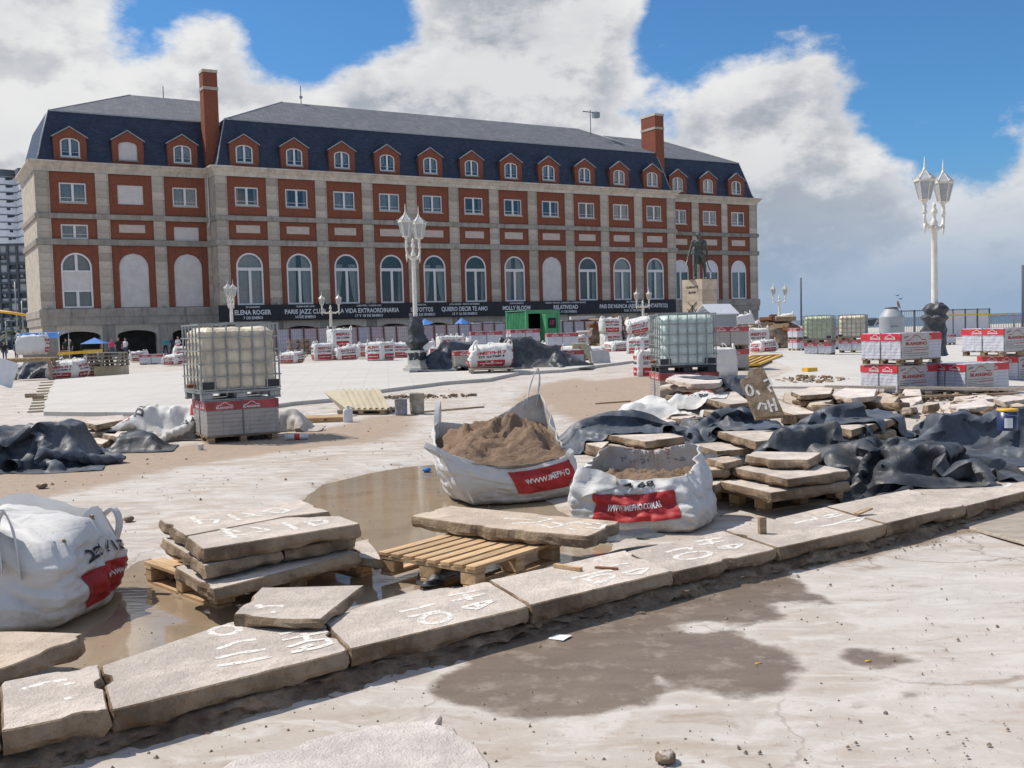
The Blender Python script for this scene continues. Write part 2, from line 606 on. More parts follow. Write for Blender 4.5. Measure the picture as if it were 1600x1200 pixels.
def mat_brick():
 t = NT('red_brick')
 p = t.map(t.obj(), (1, 1, 1), rot=(math.radians(90), 0, 0))
 br = t.N('ShaderNodeTexBrick')
 br.inputs['Scale'].default_value = 1.0
 br.inputs['Brick Width'].default_value = 0.24
 br.inputs['Row Height'].default_value = 0.075
 br.inputs['Mortar Size'].default_value = 0.008
 br.inputs['Color1'].default_value = (0.24, 0.080, 0.047, 1)
 br.inputs['Color2'].default_value = (0.172, 0.055, 0.036, 1)
 br.inputs['Mortar'].default_value = (0.33, 0.13, 0.075, 1)
 t.L(p, br.inputs['Vector'])
 c = t.mix(t.step(t.noise(t.obj(), 0.9, 7, 0.65), 0.42, 0.66, 0, 0.5), br.outputs['Color'], (0.25, 0.072, 0.036))
 c = t.mix(t.step(t.noise(t.obj(), 3.5, 6, 0.7), 0.58, 0.74, 0, 0.4), c, (0.42, 0.13, 0.06))
 c = t.mix(t.step(t.noise(t.map(t.obj(), (1.4, 1, 0.14)), 2.2, 6, 0.7), 0.52, 0.70, 0, 0.6), c, (0.14, 0.058, 0.042))
 t.set(color=c, rough=0.85, spec=0.25)
 t.bump(br.outputs['Fac'], 0.3, -0.01)
 return t.mat
def mat_ashlar(name, base, dirt=0.5):
 """weathered limestone with rain streaks"""
 t = NT(name)
 p = t.obj()
 n = t.noise(p, 1.1, 7, 0.62)
 c = t.mix(t.step(n, 0.3, 0.7), tuple(x * 0.80 for x in base), tuple(min(1, x * 1.1) for x in base))
 st = t.noise(t.map(p, (2.0, 2.0, 0.25)), 1.6, 7, 0.7)
 c = t.mix(t.step(st, 0.50, 0.74, 0, dirt), c, (0.105, 0.10, 0.092))
 c = t.mix(t.step(t.noise(p, 7, 6, 0.7), 0.6, 0.75, 0, 0.3), c, (0.36, 0.28, 0.19))
 k = t.mth('ADD', t.mth('MULTIPLY', t.rand(), 0.40), 0.78)
 mm = t.N('ShaderNodeVectorMath')
 mm.operation = 'SCALE'
 t.L(c, mm.inputs[0])
 t.L(k, mm.inputs['Scale'])
 t.set(color=mm.outputs[0], rough=0.9, spec=0.25)
 t.bump(t.noise(p, 9, 6, 0.7), 0.3, 0.03)
 return t.mat
def mat_slate(name, a, b):
 t = NT(name)
 p = t.obj()
 # courses follow the height, joints follow the length
 s = t.N('ShaderNodeSeparateXYZ')
 t.L(p, s.inputs[0])
 cb = t.N('ShaderNodeCombineXYZ')
 t.L(t.mth('ADD', s.outputs[0], t.mth('MULTIPLY', s.outputs[1], 0.6)), cb.inputs[0])
 t.L(s.outputs[2], cb.inputs[1])
 br = t.N('ShaderNodeTexBrick')
 br.inputs['Scale'].default_value = 1.0
 br.inputs['Brick Width'].default_value = 0.45
 br.inputs['Row Height'].default_value = 0.16
 br.inputs['Mortar Size'].default_value = 0.012
 br.inputs['Color1'].default_value = (*a, 1)
 br.inputs['Color2'].default_value = (*b, 1)
 br.inputs['Mortar'].default_value = (a[0] * .4, a[1] * .4, a[2] * .4, 1)
 t.L(cb.outputs[0], br.inputs['Vector'])
 c = t.mix(t.step(t.noise(p, 0.6, 7, 0.65), 0.4, 0.66, 0, 0.5), br.outputs['Color'], tuple(x * 0.7 for x in a))
 c = t.mix(t.step(t.noise(t.map(p, (1, 1, 0.4)), 2.2, 6, 0.65), 0.56, 0.72, 0, 0.4), c, tuple(min(1, x * 1.7) for x in b))
 t.set(color=c, rough=0.55, spec=0.4)
 t.bump(br.outputs['Fac'], 0.5, -0.02)
 return t.mat
def mat_glass(name='window_glass', tint=(0.86, 0.88, 0.88)):
 t = NT(name)
 t.nt.nodes.remove(t.b)
 tr = t.N('ShaderNodeBsdfTransparent')
 tr.inputs[0].default_value = (*tint, 1)
 gl = t.N('ShaderNodeBsdfGlossy')
 gl.inputs['Roughness'].default_value = 0.03
 fr = t.N('ShaderNodeFresnel')
 fr.inputs[0].default_value = 1.45
 mx = t.N('ShaderNodeMixShader')
 n = t.noise(t.obj(), 0.7, 2)
 b = t.N('ShaderNodeBump')
 b.inputs['Strength'].default_value = 0.05
 t.L(n, b.inputs['Height'])
 t.L(b.outputs[0], gl.inputs['Normal'])
 t.L(t.mth('ADD', fr.outputs[0], 0.03, True), mx.inputs[0])
 t.L(tr.outputs[0], mx.inputs[1])
 t.L(gl.outputs[0], mx.inputs[2])
 t.L(mx.outputs[0], t.out.inputs[0])
 return t.mat
def mat_tarp(name, col, rough=0.46):
 t = NT(name)
 p = t.obj()
 n = t.noise(p, 2.3, 6, 0.65)
 c = t.mix(t.step(n, 0.35, 0.7), tuple(x * 0.75 for x in col), tuple(x * 1.35 for x in col))
 dust = t.step(t.noise(p, 3.5, 9, 0.75), 0.46, 0.72, 0, 0.55)
 c = t.mix(dust, c, (0.20, 0.185, 0.17))
 t.set(color=c, rough=t.mth('ADD', rough, t.mth('MULTIPLY', dust, 0.5)), spec=0.45)
 cr = t.mth('ABSOLUTE', t.mth('SUBTRACT', t.noise(p, 7, 5, 0.6, 0.8), 0.5))
 cr2 = t.mth('ABSOLUTE', t.mth('SUBTRACT', t.noise(t.map(p, rot=(0.4, 0.2, 0.9)), 19, 4, 0.6, 0.5), 0.5))
 t.bump(t.mth('ADD', cr, t.mth('MULTIPLY', cr2, 0.25)), 0.22, 0.05)
 return t.mat
def mat_bag(name='woven_bag', col=(0.80, 0.79, 0.77)):
 t = NT(name)
 p = t.obj()
 n = t.noise(p, 2.4, 6, 0.6)
 c = t.mix(t.step(n, 0.3, 0.75), tuple(x * 0.88 for x in col), col)
 # dirt picked up low down and in smears
 s = t.N('ShaderNodeSeparateXYZ')
 t.L(p, s.inputs[0])
 low = t.mth('MULTIPLY', t.step(s.outputs[2], 0.0, 0.30, 0.75, 0.0), t.step(t.noise(p, 5, 7, 0.7), 0.36, 0.62))
 c = t.mix(low, c, (0.44, 0.37, 0.29))
 c = t.mix(t.step(t.noise(p, 8, 7, 0.75), 0.60, 0.76, 0, 0.35), c, (0.50, 0.44, 0.38))
 c = t.mix(t.step(t.voro(p, 26), 0.03, 0.08, 0.5, 0.0), c, (0.5, 0.46, 0.4))
 t.set(color=c, rough=0.55, spec=0.35)
 wrinkle = t.mth('ABSOLUTE', t.mth('SUBTRACT', t.noise(t.map(p, (1, 1, 2.2)), 4.5, 5, 0.6, 0.9), 0.5))
 weave = t.N('ShaderNodeTexWave')
 weave.inputs['Scale'].default_value = 60
 weave.bands_direction = 'Z'
 t.L(p, weave.inputs['Vector'])
 t.bump(t.mth('ADD', wrinkle, t.mth('MULTIPLY', weave.outputs['Fac'], 0.05)), 0.32, 0.06)
 tl = t.N('ShaderNodeBsdfTranslucent')
 t.L(c, tl.inputs[0])
 mx = t.N('ShaderNodeMixShader')
 mx.inputs[0].default_value = 0.16
 t.L(t.b.outputs[0], mx.inputs[1])
 t.L(tl.outputs[0], mx.inputs[2])
 t.L(mx.outputs[0], t.out.inputs[0])
 return t.mat
def mat_wood(name, a, b, rv=0.2):
 t = NT(name)
 p = t.obj()
 n = t.noise(t.map(p, (1.2, 9, 9)), 3.0, 7, 0.65, 0.4)
 c = t.mix(t.step(n, 0.3, 0.7), a, b)
 c = t.mix(t.step(t.noise(p, 9, 5, 0.7), 0.60, 0.75, 0, 0.45), c, tuple(x * 0.45 for x in a))
 k = t.mth('ADD', t.mth('MULTIPLY', t.rand(), 2 * rv), 1 - rv)
 mm = t.N('ShaderNodeVectorMath')
 mm.operation = 'SCALE'
 t.L(c, mm.inputs[0])
 t.L(k, mm.inputs['Scale'])
 t.set(color=mm.outputs[0], rough=0.78, spec=0.3)
 t.bump(n, 0.3, 0.01)
 return t.mat
def mat_sand(name='heaped_sand'):
 t = NT(name)
 p = t.obj()
 c = t.mix(t.noise(p, 6, 7, 0.7), (0.25, 0.165, 0.11), (0.37, 0.265, 0.185))
 c = t.mix(t.step(t.noise(p, 45, 4, 0.7), 0.55, 0.7, 0, 0.4), c, (0.20, 0.12, 0.07))
 t.set(color=c, rough=0.95, spec=0.2)
 t.bump(t.mth('ADD', t.noise(p, 14, 8, 0.72), t.mth('MULTIPLY', t.noise(p, 70, 4, 0.7), 0.4)), 0.9, 0.05)
 return t.mat
def mat_paving():
 t = NT('pale_paving')
 p = t.geo()
 br = t.N('ShaderNodeTexBrick')
 br.offset = 0.0
 br.inputs['Scale'].default_value = 1.0
 br.inputs['Brick Width'].default_value = 0.6
 br.inputs['Row Height'].default_value = 0.6
 br.inputs['Mortar Size'].default_value = 0.008
 br.inputs['Color1'].default_value = (0.55,0.525,0.49,1)
 br.inputs['Color2'].default_value = (0.52,0.495,0.46,1)
 br.inputs['Mortar'].default_value = (0.42, 0.40, 0.38, 1)
 t.L(t.map(p, rot=(0, 0, -0.12)), br.inputs['Vector'])
 c = t.mix(t.step(t.noise(t.map(p, (0.35, 1, 1)), 0.8, 8, 0.66), 0.44, 0.64, 0, 0.5), br.outputs['Color'], (0.44,0.41,0.375))
 c = t.mix(t.step(t.noise(p, 3, 7, 0.7), 0.56, 0.72, 0, 0.35), c, (0.58,0.56,0.53))
 t.set(color=c, rough=0.85, spec=0.35)
 t.bump(t.noise(p, 20, 5, 0.6), 0.3, 0.01)
 return t.mat
def mat_sea():
 t = NT('sea_water')
 p = t.geo()
 t.set(color=(0.06, 0.10, 0.13), rough=0.35, spec=0.5)
 t.bump(t.noise(t.map(p, (0.2, 1, 1)), 0.25, 6, 0.6), 0.6, 0.6)
 return t.mat
def mat_mesh_sheet(name, col):
 """sheeting seen through the wire of a site fence"""
 t = NT(name)
 br = t.N('ShaderNodeTexBrick')
 br.offset = 0.0
 br.inputs['Scale'].default_value = 1.0
 br.inputs['Brick Width'].default_value = 0.16
 br.inputs['Row Height'].default_value = 0.30
 br.inputs['Mortar Size'].default_value = 0.012
 br.inputs['Color1'].default_value = (*col, 1)
 br.inputs['Color2'].default_value = (col[0] * .9, col[1] * .9, col[2] * .92, 1)
 br.inputs['Mortar'].default_value = (0.22, 0.20, 0.22, 1)
 t.L(t.map(t.obj(), rot=(math.radians(90), 0, 0)), br.inputs['Vector'])
 c = t.mix(t.step(t.noise(t.obj(), 3, 6, 0.7), 0.45, 0.7, 0, 0.35), br.outputs['Color'], tuple(x * 0.7 for x in col))
 t.set(color=c, rough=0.7, spec=0.3)
 return t.mat
def mat_wrap(name, col, stripes=0.0):
 """stretch film over stacked blocks"""
 t = NT(name)
 p = t.obj()
 br = t.N('ShaderNodeTexBrick')
 br.offset = 0.0
 br.inputs['Scale'].default_value = 1.0
 br.inputs['Brick Width'].default_value = 0.40
 br.inputs['Row Height'].default_value = 0.062
 br.inputs['Mortar Size'].default_value = 0.006
 br.inputs['Color1'].default_value = (*col, 1)
 br.inputs['Color2'].default_value = (col[0] * .92, col[1] * .92, col[2] * .95, 1)
 br.inputs['Mortar'].default_value = (col[0] * .62, col[1] * .62, col[2] * .66, 1)
 s = t.N('ShaderNodeSeparateXYZ')
 t.L(p, s.inputs[0])
 cb = t.N('ShaderNodeCombineXYZ')
 t.L(t.mth('ADD', s.outputs[0], s.outputs[1]), cb.inputs[0])
 t.L(s.outputs[2], cb.inputs[1])
 t.L(cb.outputs[0], br.inputs['Vector'])
 c = t.mix(t.step(t.noise(p, 2.4, 6, 0.65, 0.6), 0.45, 0.7, 0, 0.5), br.outputs['Color'], tuple(min(1, x * 1.15) for x in col))
 t.set(color=c, rough=0.32, spec=0.55)
 cr = t.mth('ABSOLUTE', t.mth('SUBTRACT', t.noise(t.map(p, (1, 1, 2.5), rot=(0.3, 0, 0)), 5, 5, 0.6, 1.2), 0.5))
 t.bump(cr, 0.5, 0.04)
 return t.mat
def mat_paint():
 """brushed lettering worn down to the stone in places"""
 t = NT('worn_white_paint')
 p = t.obj()
 w = t.mth('ADD', t.step(t.noise(p, 30, 7, 0.8), 0.40, 0.50, 0, 0.95), t.step(t.noise(t.map(p, (1, 6, 1), rot=(0, 0, 0.5)), 14, 4, 0.7), 0.62, 0.45, 0, 0.3), True)
 c = t.mix(t.noise(p, 9, 5, 0.7), (0.64, 0.60, 0.55), (0.80, 0.77, 0.72))
 t.set(color=c, rough=0.85, spec=0.3)
 tr = t.N('ShaderNodeBsdfTransparent')
 mx = t.N('ShaderNodeMixShader')
 t.L(w, mx.inputs[0])
 t.L(tr.outputs[0], mx.inputs[1])
 t.L(t.b.outputs[0], mx.inputs[2])
 t.L(mx.outputs[0], t.out.inputs[0])
 return t.mat
M = {}
M['ground'] = mat_ground()
M['puddle'] = mat_puddle()
M['paving'] = mat_paving()
M['sea'] = mat_sea()
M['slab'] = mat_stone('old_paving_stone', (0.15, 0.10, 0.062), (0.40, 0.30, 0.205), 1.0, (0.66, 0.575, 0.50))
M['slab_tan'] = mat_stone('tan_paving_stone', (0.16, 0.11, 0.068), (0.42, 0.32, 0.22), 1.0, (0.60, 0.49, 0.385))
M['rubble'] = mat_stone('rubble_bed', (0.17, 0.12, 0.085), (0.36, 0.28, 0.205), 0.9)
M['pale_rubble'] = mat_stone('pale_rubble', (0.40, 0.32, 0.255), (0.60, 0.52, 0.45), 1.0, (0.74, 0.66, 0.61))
M['whitepaint'] = mat_paint()
M['brick'] = mat_brick()
M['ashlar'] = mat_ashlar('limestone', (0.53, 0.465, 0.38), 0.55)
M['ashlar_dirty'] = mat_ashlar('weathered_limestone', (0.36, 0.325, 0.28), 0.8)
M['cornice'] = mat_ashlar('cornice_limestone', (0.54, 0.48, 0.40), 0.55)
M['slate'] = mat_slate('shaded_blue_slate', (0.026, 0.040, 0.072), (0.045, 0.062, 0.100))  # shade on the steep slopes is put into this darker tone
M['slate_sunlit'] = mat_slate('sunlit_slate', (0.15, 0.155, 0.17), (0.22, 0.22, 0.23))  # same slate, paler: sunlight on the shallow slope put into the colour
M['lead'] = plain('lead_flashing', (0.34, 0.35, 0.37), 0.5, 0.2)
M['white'] = plain('white_joinery', (0.76, 0.74, 0.72), 0.5, 0.06)
M['shutter'] = plain('roller_shutter', (0.66, 0.62, 0.585), 0.6, 0.08, 1.5)
M['glass'] = mat_glass()
M['curtain'] = plain('net_curtain', (0.66, 0.63, 0.59), 0.9, 0.1, 3)
M['curtain_dim'] = plain('grey_curtain', (0.50, 0.48, 0.46), 0.9, 0.1, 3)
M['room'] = plain('dim_room', (0.07, 0.065, 0.06), 0.9, 0.3, 1)  # shade of the unlit rooms put into a near-black wall colour
M['plaque'] = plain('pale_stone_panel', (0.56, 0.47, 0.40), 0.85, 0.08, 2, bump=0.2)
M['banner'] = plain('black_banner', (0.010, 0.011, 0.016), 0.55, 0.3, 1.0)
M['print_white'] = plain('white_print', (0.75, 0.75, 0.76), 0.6, 0.04)
M['tarp'] = mat_tarp('black_plastic_sheet', (0.046, 0.052, 0.062))
M['tarp_blue'] = mat_tarp('blue_black_plastic_sheet', (0.070, 0.083, 0.105), 0.50)
M['bag'] = mat_bag()
M['bag_in'] = mat_bag('woven_bag_inside', (0.66, 0.62, 0.57))
M['red'] = plain('red_print', (0.40, 0.022, 0.024), 0.6, 0.18, 8)
M['red_tape'] = plain('red_tape', (0.56, 0.04, 0.05), 0.4, 0.2, 5)
M['red_dusty'] = plain('dusty_red_tape', (0.40, 0.07, 0.07), 0.6, 0.3, 4)
M['black_print'] = plain('black_print', (0.025, 0.025, 0.03), 0.6, 0.2)
M['fade_print'] = plain('print_seen_through_cloth', (0.45, 0.29, 0.27), 0.7, 0.1)
M['fade_black'] = plain('black_print_seen_through_cloth', (0.27, 0.255, 0.24), 0.7, 0.1)
M['wood'] = mat_wood('new_pine', (0.42, 0.27, 0.14), (0.62, 0.44, 0.26))
M['oldwood'] = mat_wood('weathered_pine', (0.22, 0.15, 0.09), (0.40, 0.30, 0.20), 0.25)
M['greywood'] = mat_wood('grey_timber', (0.24, 0.205, 0.165), (0.38, 0.335, 0.28), 0.2)
M['sand'] = mat_sand()
M['steel'] = plain('galvanised_steel', (0.33, 0.34, 0.33), 0.45, 0.2, 9, metal=0.6)
M['ibc_cream'] = plain('yellowed_polyethylene', (0.70, 0.615, 0.47), 0.45, 0.2, 3, bump=0.3, bscale=14)
M['ibc_clear'] = plain('milky_polyethylene', (0.60, 0.70, 0.64), 0.35, 0.10, 4, bump=0.15, bscale=10)
M['ibc_green'] = plain('greenish_polyethylene', (0.46, 0.50, 0.33), 0.45, 0.14, 4)
M['blackplastic'] = plain('black_plastic', (0.03, 0.03, 0.032), 0.5, 0.3)
M['wrap'] = mat_wrap('film_wrapped_blocks', (0.58, 0.58, 0.62))
M['wrap_grey'] = mat_wrap('dusty_wrapped_blocks', (0.42, 0.385, 0.345))
M['carton'] = plain('grey_printed_card', (0.50, 0.485, 0.46), 0.6, 0.08, 4)
M['card_line'] = plain('grey_print', (0.16, 0.16, 0.17), 0.6, 0.1)
M['lamp_white'] = plain('cream_cast_iron', (0.74, 0.69, 0.60), 0.45, 0.10, 5, bump=0.15)
M['lamp_glass'] = plain('frosted_glass', (0.40, 0.42, 0.43), 0.25, 0.15, 4)
M['bronze'] = plain('weathered_bronze', (0.075, 0.085, 0.072), 0.5, 0.5, 6, metal=0.35)
M['granite'] = mat_ashlar('pedestal_stone', (0.56, 0.46, 0.35), 0.2)
M['green'] = plain('green_sheet_metal', (0.07, 0.30, 0.14), 0.5, 0.16, 3)
M['greypaint'] = plain('grey_painted_panel', (0.33, 0.345, 0.37), 0.6, 0.06)
M['hutwhite'] = plain('white_painted_board', (0.68, 0.69, 0.72), 0.6, 0.06)
M['tank'] = plain('grey_plastic_tank', (0.34, 0.36, 0.38), 0.5, 0.06)
M['yellow'] = plain('yellow_paint', (0.72, 0.42, 0.03), 0.5, 0.15)
M['bluecan'] = plain('blue_can', (0.018, 0.032, 0.11), 0.35, 0.15)
M['canvas_blue'] = plain('blue_canvas', (0.045, 0.19, 0.52), 0.7, 0.12)
M['fibre'] = plain('sandstone_coloured_sheet', (0.47, 0.41, 0.28), 0.7, 0.10, 5)
M['bucket'] = plain('cement_crusted_bucket', (0.36, 0.33, 0.28), 0.85, 0.25, 9, bump=0.5)
M['bucket_blue'] = plain('dusty_paint_can', (0.27, 0.29, 0.35), 0.6, 0.3, 8)
M['rust'] = plain('rust', (0.24, 0.10, 0.045), 0.85, 0.3, 10)
M['clear'] = plain('cloudy_plastic', (0.66, 0.66, 0.65), 0.3, 0.08)
M['skin'] = plain('skin', (0.42, 0.26, 0.19), 0.6, 0.08)
M['dark_cloth'] = plain('dark_cloth', (0.018, 0.018, 0.022), 0.85, 0.2)
M['denim'] = plain('denim', (0.05, 0.07, 0.13), 0.85, 0.2)
M['pink_cloth'] = plain('pink_cloth', (0.62, 0.07, 0.17), 0.85, 0.15)
M['white_cloth'] = plain('white_cloth', (0.62, 0.62, 0.63), 0.85, 0.1)
M['teal_cloth'] = plain('teal_cloth', (0.05, 0.32, 0.36), 0.85, 0.1)
M['olive_cloth'] = plain('olive_cloth', (0.12, 0.10, 0.055), 0.85, 0.2)
M['hair'] = plain('hair', (0.03, 0.02, 0.014), 0.7, 0.2)
M['tower'] = plain('white_tower_render', (0.76, 0.78, 0.81), 0.8, 0.06, 0.3)
M['tower_line'] = plain('slab_edge', (0.10, 0.115, 0.14), 0.7, 0.1)
M['tower_grid'] = plain('dark_concrete_grid', (0.075, 0.088, 0.105), 0.8, 0.15, 0.5)
M['far_panel'] = plain('pale_infill_panel', (0.42, 0.44, 0.46), 0.8, 0.12, 0.4, rvar=0.25)
M['far_glass'] = plain('far_window', (0.045, 0.065, 0.08), 0.2, 0.3, 0.5)
M['leaf'] = plain('palm_leaf', (0.055, 0.085, 0.035), 0.6, 0.3)
M['trunk'] = plain('palm_trunk', (0.12, 0.09, 0.06), 0.9, 0.3, bump=0.6)
M['van'] = plain('white_van_paint', (0.62, 0.64, 0.66), 0.25, 0.04)
M['van_blue'] = plain('blue_van_stripe', (0.03, 0.12, 0.38), 0.3, 0.06)
M['tyre'] = plain('tyre', (0.02, 0.02, 0.02), 0.8, 0.2)
M['fence_post'] = plain('rusty_post', (0.10, 0.045, 0.04), 0.7, 0.2)
M['sheet_lav'] = mat_mesh_sheet('lavender_sheeting', (0.42, 0.35, 0.40))
M['sheet_grey'] = mat_mesh_sheet('pale_sheeting', (0.47, 0.44, 0.45))
M['sheet_blue'] = mat_mesh_sheet('bluish_sheeting', (0.40, 0.41, 0.48))
M['gull'] = plain('speckled_feathers', (0.25, 0.20, 0.15), 0.8, 0.4, 30)
# ------------------------------------------------------------------ ground, water, paving
def sdf_poly(X, Y, poly):
 """signed distance, positive inside"""
 P = np.array([(p[0], p[1]) for p in poly])
 d = np.full(X.shape, 1e9)
 inside = np.zeros(X.shape, bool)
 n = len(P)
 for i in range(n):
  a, b = P[i], P[(i + 1) % n]
  e = b - a
  wx, wy = X - a[0], Y - a[1]
  t = np.clip((wx * e[0] + wy * e[1]) / (e @ e + 1e-12), 0, 1)
  d = np.minimum(d, np.hypot(wx - e[0] * t, wy - e[1] * t))
  c = ((a[1] <= Y) & (b[1] > Y)) | ((b[1] <= Y) & (a[1] > Y))
  with np.errstate(divide='ignore', invalid='ignore'):
   xi = a[0] + (Y - a[1]) / (b[1] - a[1]) * e[0]
  inside ^= c & (X < xi)
 return np.where(inside, d, -d)
def pxpoly(pts, z=0.0):
 return [G(x, y, z) for x, y in pts]
KERB_FRONT = [(-160, 1183), (0, 1145), (172, 1109), (546, 1014), (828, 947), (1050, 893), (1215, 856), (1383, 819), (1508, 790), (1640, 757)]
KERB_BACK = [(-130, 1095), (0, 1067), (156, 1039), (497, 966), (763, 908), (976, 861), (1130, 828), (1290, 792), (1420, 765), (1560, 733)]
KERB_Z = 0.17
WET = [[(1215, 880), (1240, 905), (1264, 922), (1284, 930), (1318, 941), (1299, 949), (1250, 942), (1199, 943), (1226, 970), (1153, 980), (1111, 970), (1038, 978), (1077, 991),
  (1153, 985), (1199, 1008), (1230, 1016), (1261, 1037), (1241, 1060), (1215, 1081), (1130, 1100), (1077, 1073), (1031, 1062), (1038, 1089), (1000, 1110), (890, 1132),
  (760, 1112), (690, 1100), (680, 1060), (720, 1040), (700, 1020), (760, 985), (800, 965), (900, 935), (1000, 905), (1100, 880)],
  [(1315, 1024), (1345, 1014), (1390, 1022), (1427, 1032), (1400, 1040), (1365, 1048), (1330, 1040)],
  [(1408, 1075), (1425, 1071), (1440, 1080), (1420, 1086)], [(1325, 1098), (1345, 1094), (1352, 1102), (1338, 1105)], [(1434, 1119), (1450, 1117), (1460, 1122), (1440, 1124)],
  [(620, 975), (700, 950), (790, 955), (800, 968), (700, 990), (640, 1000)]]
SAND = [[(-60, 735), (60, 725), (130, 712), (330, 690), (440, 680), (520, 668), (575, 655), (640, 652), (660, 668), (600, 690), (430, 708), (300, 728), (130, 768), (-60, 800)],
  [(700, 800), (900, 790), (960, 840), (900, 870), (760, 850)],
  [(840, 645), (880, 615), (1000, 604), (1060, 606), (1060, 650), (930, 668)],
  [(790, 640), (830, 618), (900, 607), (930, 612), (850, 655)]]
PUDDLE = [(478, 778), (520, 752), (575, 737), (640, 726), (705, 720), (770, 728), (880, 800), (950, 846), (900, 882), (760, 905), (640, 912), (560, 935), (497, 960), (365, 972), (160, 1036),
   (0, 1068), (-150, 1095), (-190, 985), (40, 965), (190, 893), (225, 872), (262, 866), (300, 905), (470, 850), (500, 800)]
def build_ground():
 xs = np.concatenate([np.linspace(-420, -60, 13)[:-1], np.linspace(-60, -10, 34)[:-1], np.arange(-10, 13.01, 0.125), np.linspace(13, 60, 30)[1:], np.linspace(60, 420, 13)[1:]])
 ys = np.concatenate([np.linspace(-60, 1.5, 12)[:-1], np.arange(1.5, 19.01, 0.11), np.linspace(19, 60, 50)[1:], np.linspace(60, 168, 32)[1:]])
 X, Y = np.meshgrid(xs, ys)
 Z = elev(X, Y) + 0.012 * fbm(X * 0.9, Y * 0.9, 0, 3) * smooth(1, 4, Y)
 wet = np.full(X.shape, -9.0)
 for p in WET:
  wet = np.maximum(wet, sdf_poly(X, Y, pxpoly(p)))
 sand = np.full(X.shape, -9.0)
 for p in SAND:
  sand = np.maximum(sand, sdf_poly(X, Y, pxpoly(p)))
 pud = sdf_poly(X, Y, pxpoly(PUDDLE))
 sand = np.maximum(sand, pud - 0.05)
 Z = Z - 0.05 * smooth(-0.22, 0.12, pud + 0.10 * fbm(X * 2.2, Y * 2.2, 0, 21))
 line = [G(x, y, 0.0) for x, y in [(a, b + 42) for a, b in KERB_FRONT]]
 strip = [(p.x, p.y) for p in line] + [(p.x, p.y) for p in [G(a, b, 0.1) for a, b in KERB_BACK]][::-1]
 dirt = sdf_poly(X, Y, strip) + 0.07
 Z = Z + 0.02 * smooth(-0.2, 0.1, dirt)
 nj, ni = X.shape
 me = bpy.data.meshes.new('ground')
 v = np.stack([X, Y, Z], -1).reshape(-1, 3)
 idx = np.arange(nj * ni).reshape(nj, ni)
 f = np.stack([idx[:-1, :-1], idx[:-1, 1:], idx[1:, 1:], idx[1:, :-1]], -1).reshape(-1, 4)
 me.from_pydata(v.tolist(), [], f.tolist())
 me.polygons.foreach_set('use_smooth', [True] * len(me.polygons))
 for nm, a in (('wet', wet), ('sand', sand), ('dirt', dirt)):
  at = me.attributes.new(nm, 'FLOAT', 'POINT')
  at.data.foreach_set('value', np.clip(a, -3, 3).astype(np.float32).reshape(-1))
 me.materials.append(M['ground'])
 o = put('ground', me)
 o['kind'] = 'structure'
 def water(poly, z, nm):
  # water level: a flat sheet; the dips in the ground give it its shore
  P = np.array([(p.x, p.y) for p in poly])
  lo, hi = P.min(0) - 0.5, P.max(0) + 0.5
  gx, gy = np.arange(lo[0], hi[0], 0.06), np.arange(lo[1], hi[1], 0.06)
  GX, GY = np.meshgrid(gx, gy)
  s = sdf_poly(GX, GY, poly)
  keep = s > -0.28
  mb = MB()
  idm = -np.ones(GX.shape, int)
  k = 0
  vs, fs = [], []
  for j in range(GX.shape[0]):
   for i in range(GX.shape[1]):
    if keep[j, i]:
     idm[j, i] = k
     k += 1
     vs.append((GX[j, i], GY[j, i], z))
  for j in range(GX.shape[0] - 1):
   for i in range(GX.shape[1] - 1):
    q = (idm[j, i], idm[j, i + 1], idm[j + 1, i + 1], idm[j + 1, i])
    if min(q) >= 0:
     fs.append(q)
  mb.add(vs, fs, 0, True)
  w = mb.build(nm, M['puddle'])
  w['kind'] = 'structure'
 water(pxpoly(PUDDLE), -0.026, 'puddle')
 mb = MB()
 mb.add([(-900, 166, -0.4), (34, 166, -0.4), (34, 700, -0.4), (-900, 700, -0.4)], [(0, 1, 2, 3)])
 o = mb.build('city_ground', M['paving'])
 o['kind'] = 'structure'
 mb = MB()
 mb.add([(-9000, 100, -5), (14000, 100, -5), (14000, 19000, -5), (-9000, 19000, -5)], [(0, 1, 2, 3)])
 o = mb.build('sea', M['sea'])
 o['kind'] = 'structure'
build_ground()
def raised_paving(name, pts, h, seed=0):
 P = []
 Q = [GE(*p) for p in pts]
 for i, p in enumerate(Q):
  q = Q[(i + 1) % len(Q)]
  n = max(1, int((q - p).length / 0.5))
  for k in range(n):
   c = p.lerp(q, k / n)
   j = 0.05 * float(vnoise(c.x * 1.7, c.y * 1.7, 0, seed))
   P.append(Vector((c.x + j, c.y + j, float(elev(c.x, c.y)))))
 bm = bmesh.new()
 top = [bm.verts.new((p.x, p.y, p.z + h)) for p in P]
 bot = [bm.verts.new((p.x, p.y, p.z - 0.2)) for p in P]
 bm.faces.new(top)
 n = len(P)
 for i in range(n):
  bm.faces.new((top[i], bot[i], bot[(i + 1) % n], top[(i + 1) % n]))
 bmesh.ops.triangulate(bm, faces=[f for f in bm.faces if len(f.verts) > 4])
 bmesh.ops.recalc_face_normals(bm, faces=bm.faces)
 # follow the slope of the ground inside the outline as well
 bmesh.ops.subdivide_edges(bm, edges=[e for e in bm.edges if e.calc_length() > 4], cuts=5)
 for v in bm.verts:
  b = v.co.z < float(elev(v.co.x, v.co.y)) - 0.1
  if not b:
   v.co.z = float(elev(v.co.x, v.co.y)) + h
 bmesh.ops.triangulate(bm, faces=bm.faces[:])
 me = bpy.data.meshes.new(name)
 bm.to_mesh(me)
 bm.free()
 me.materials.append(M['paving'])
 o = put(name, me)
 o['kind'] = 'structure'
 return o
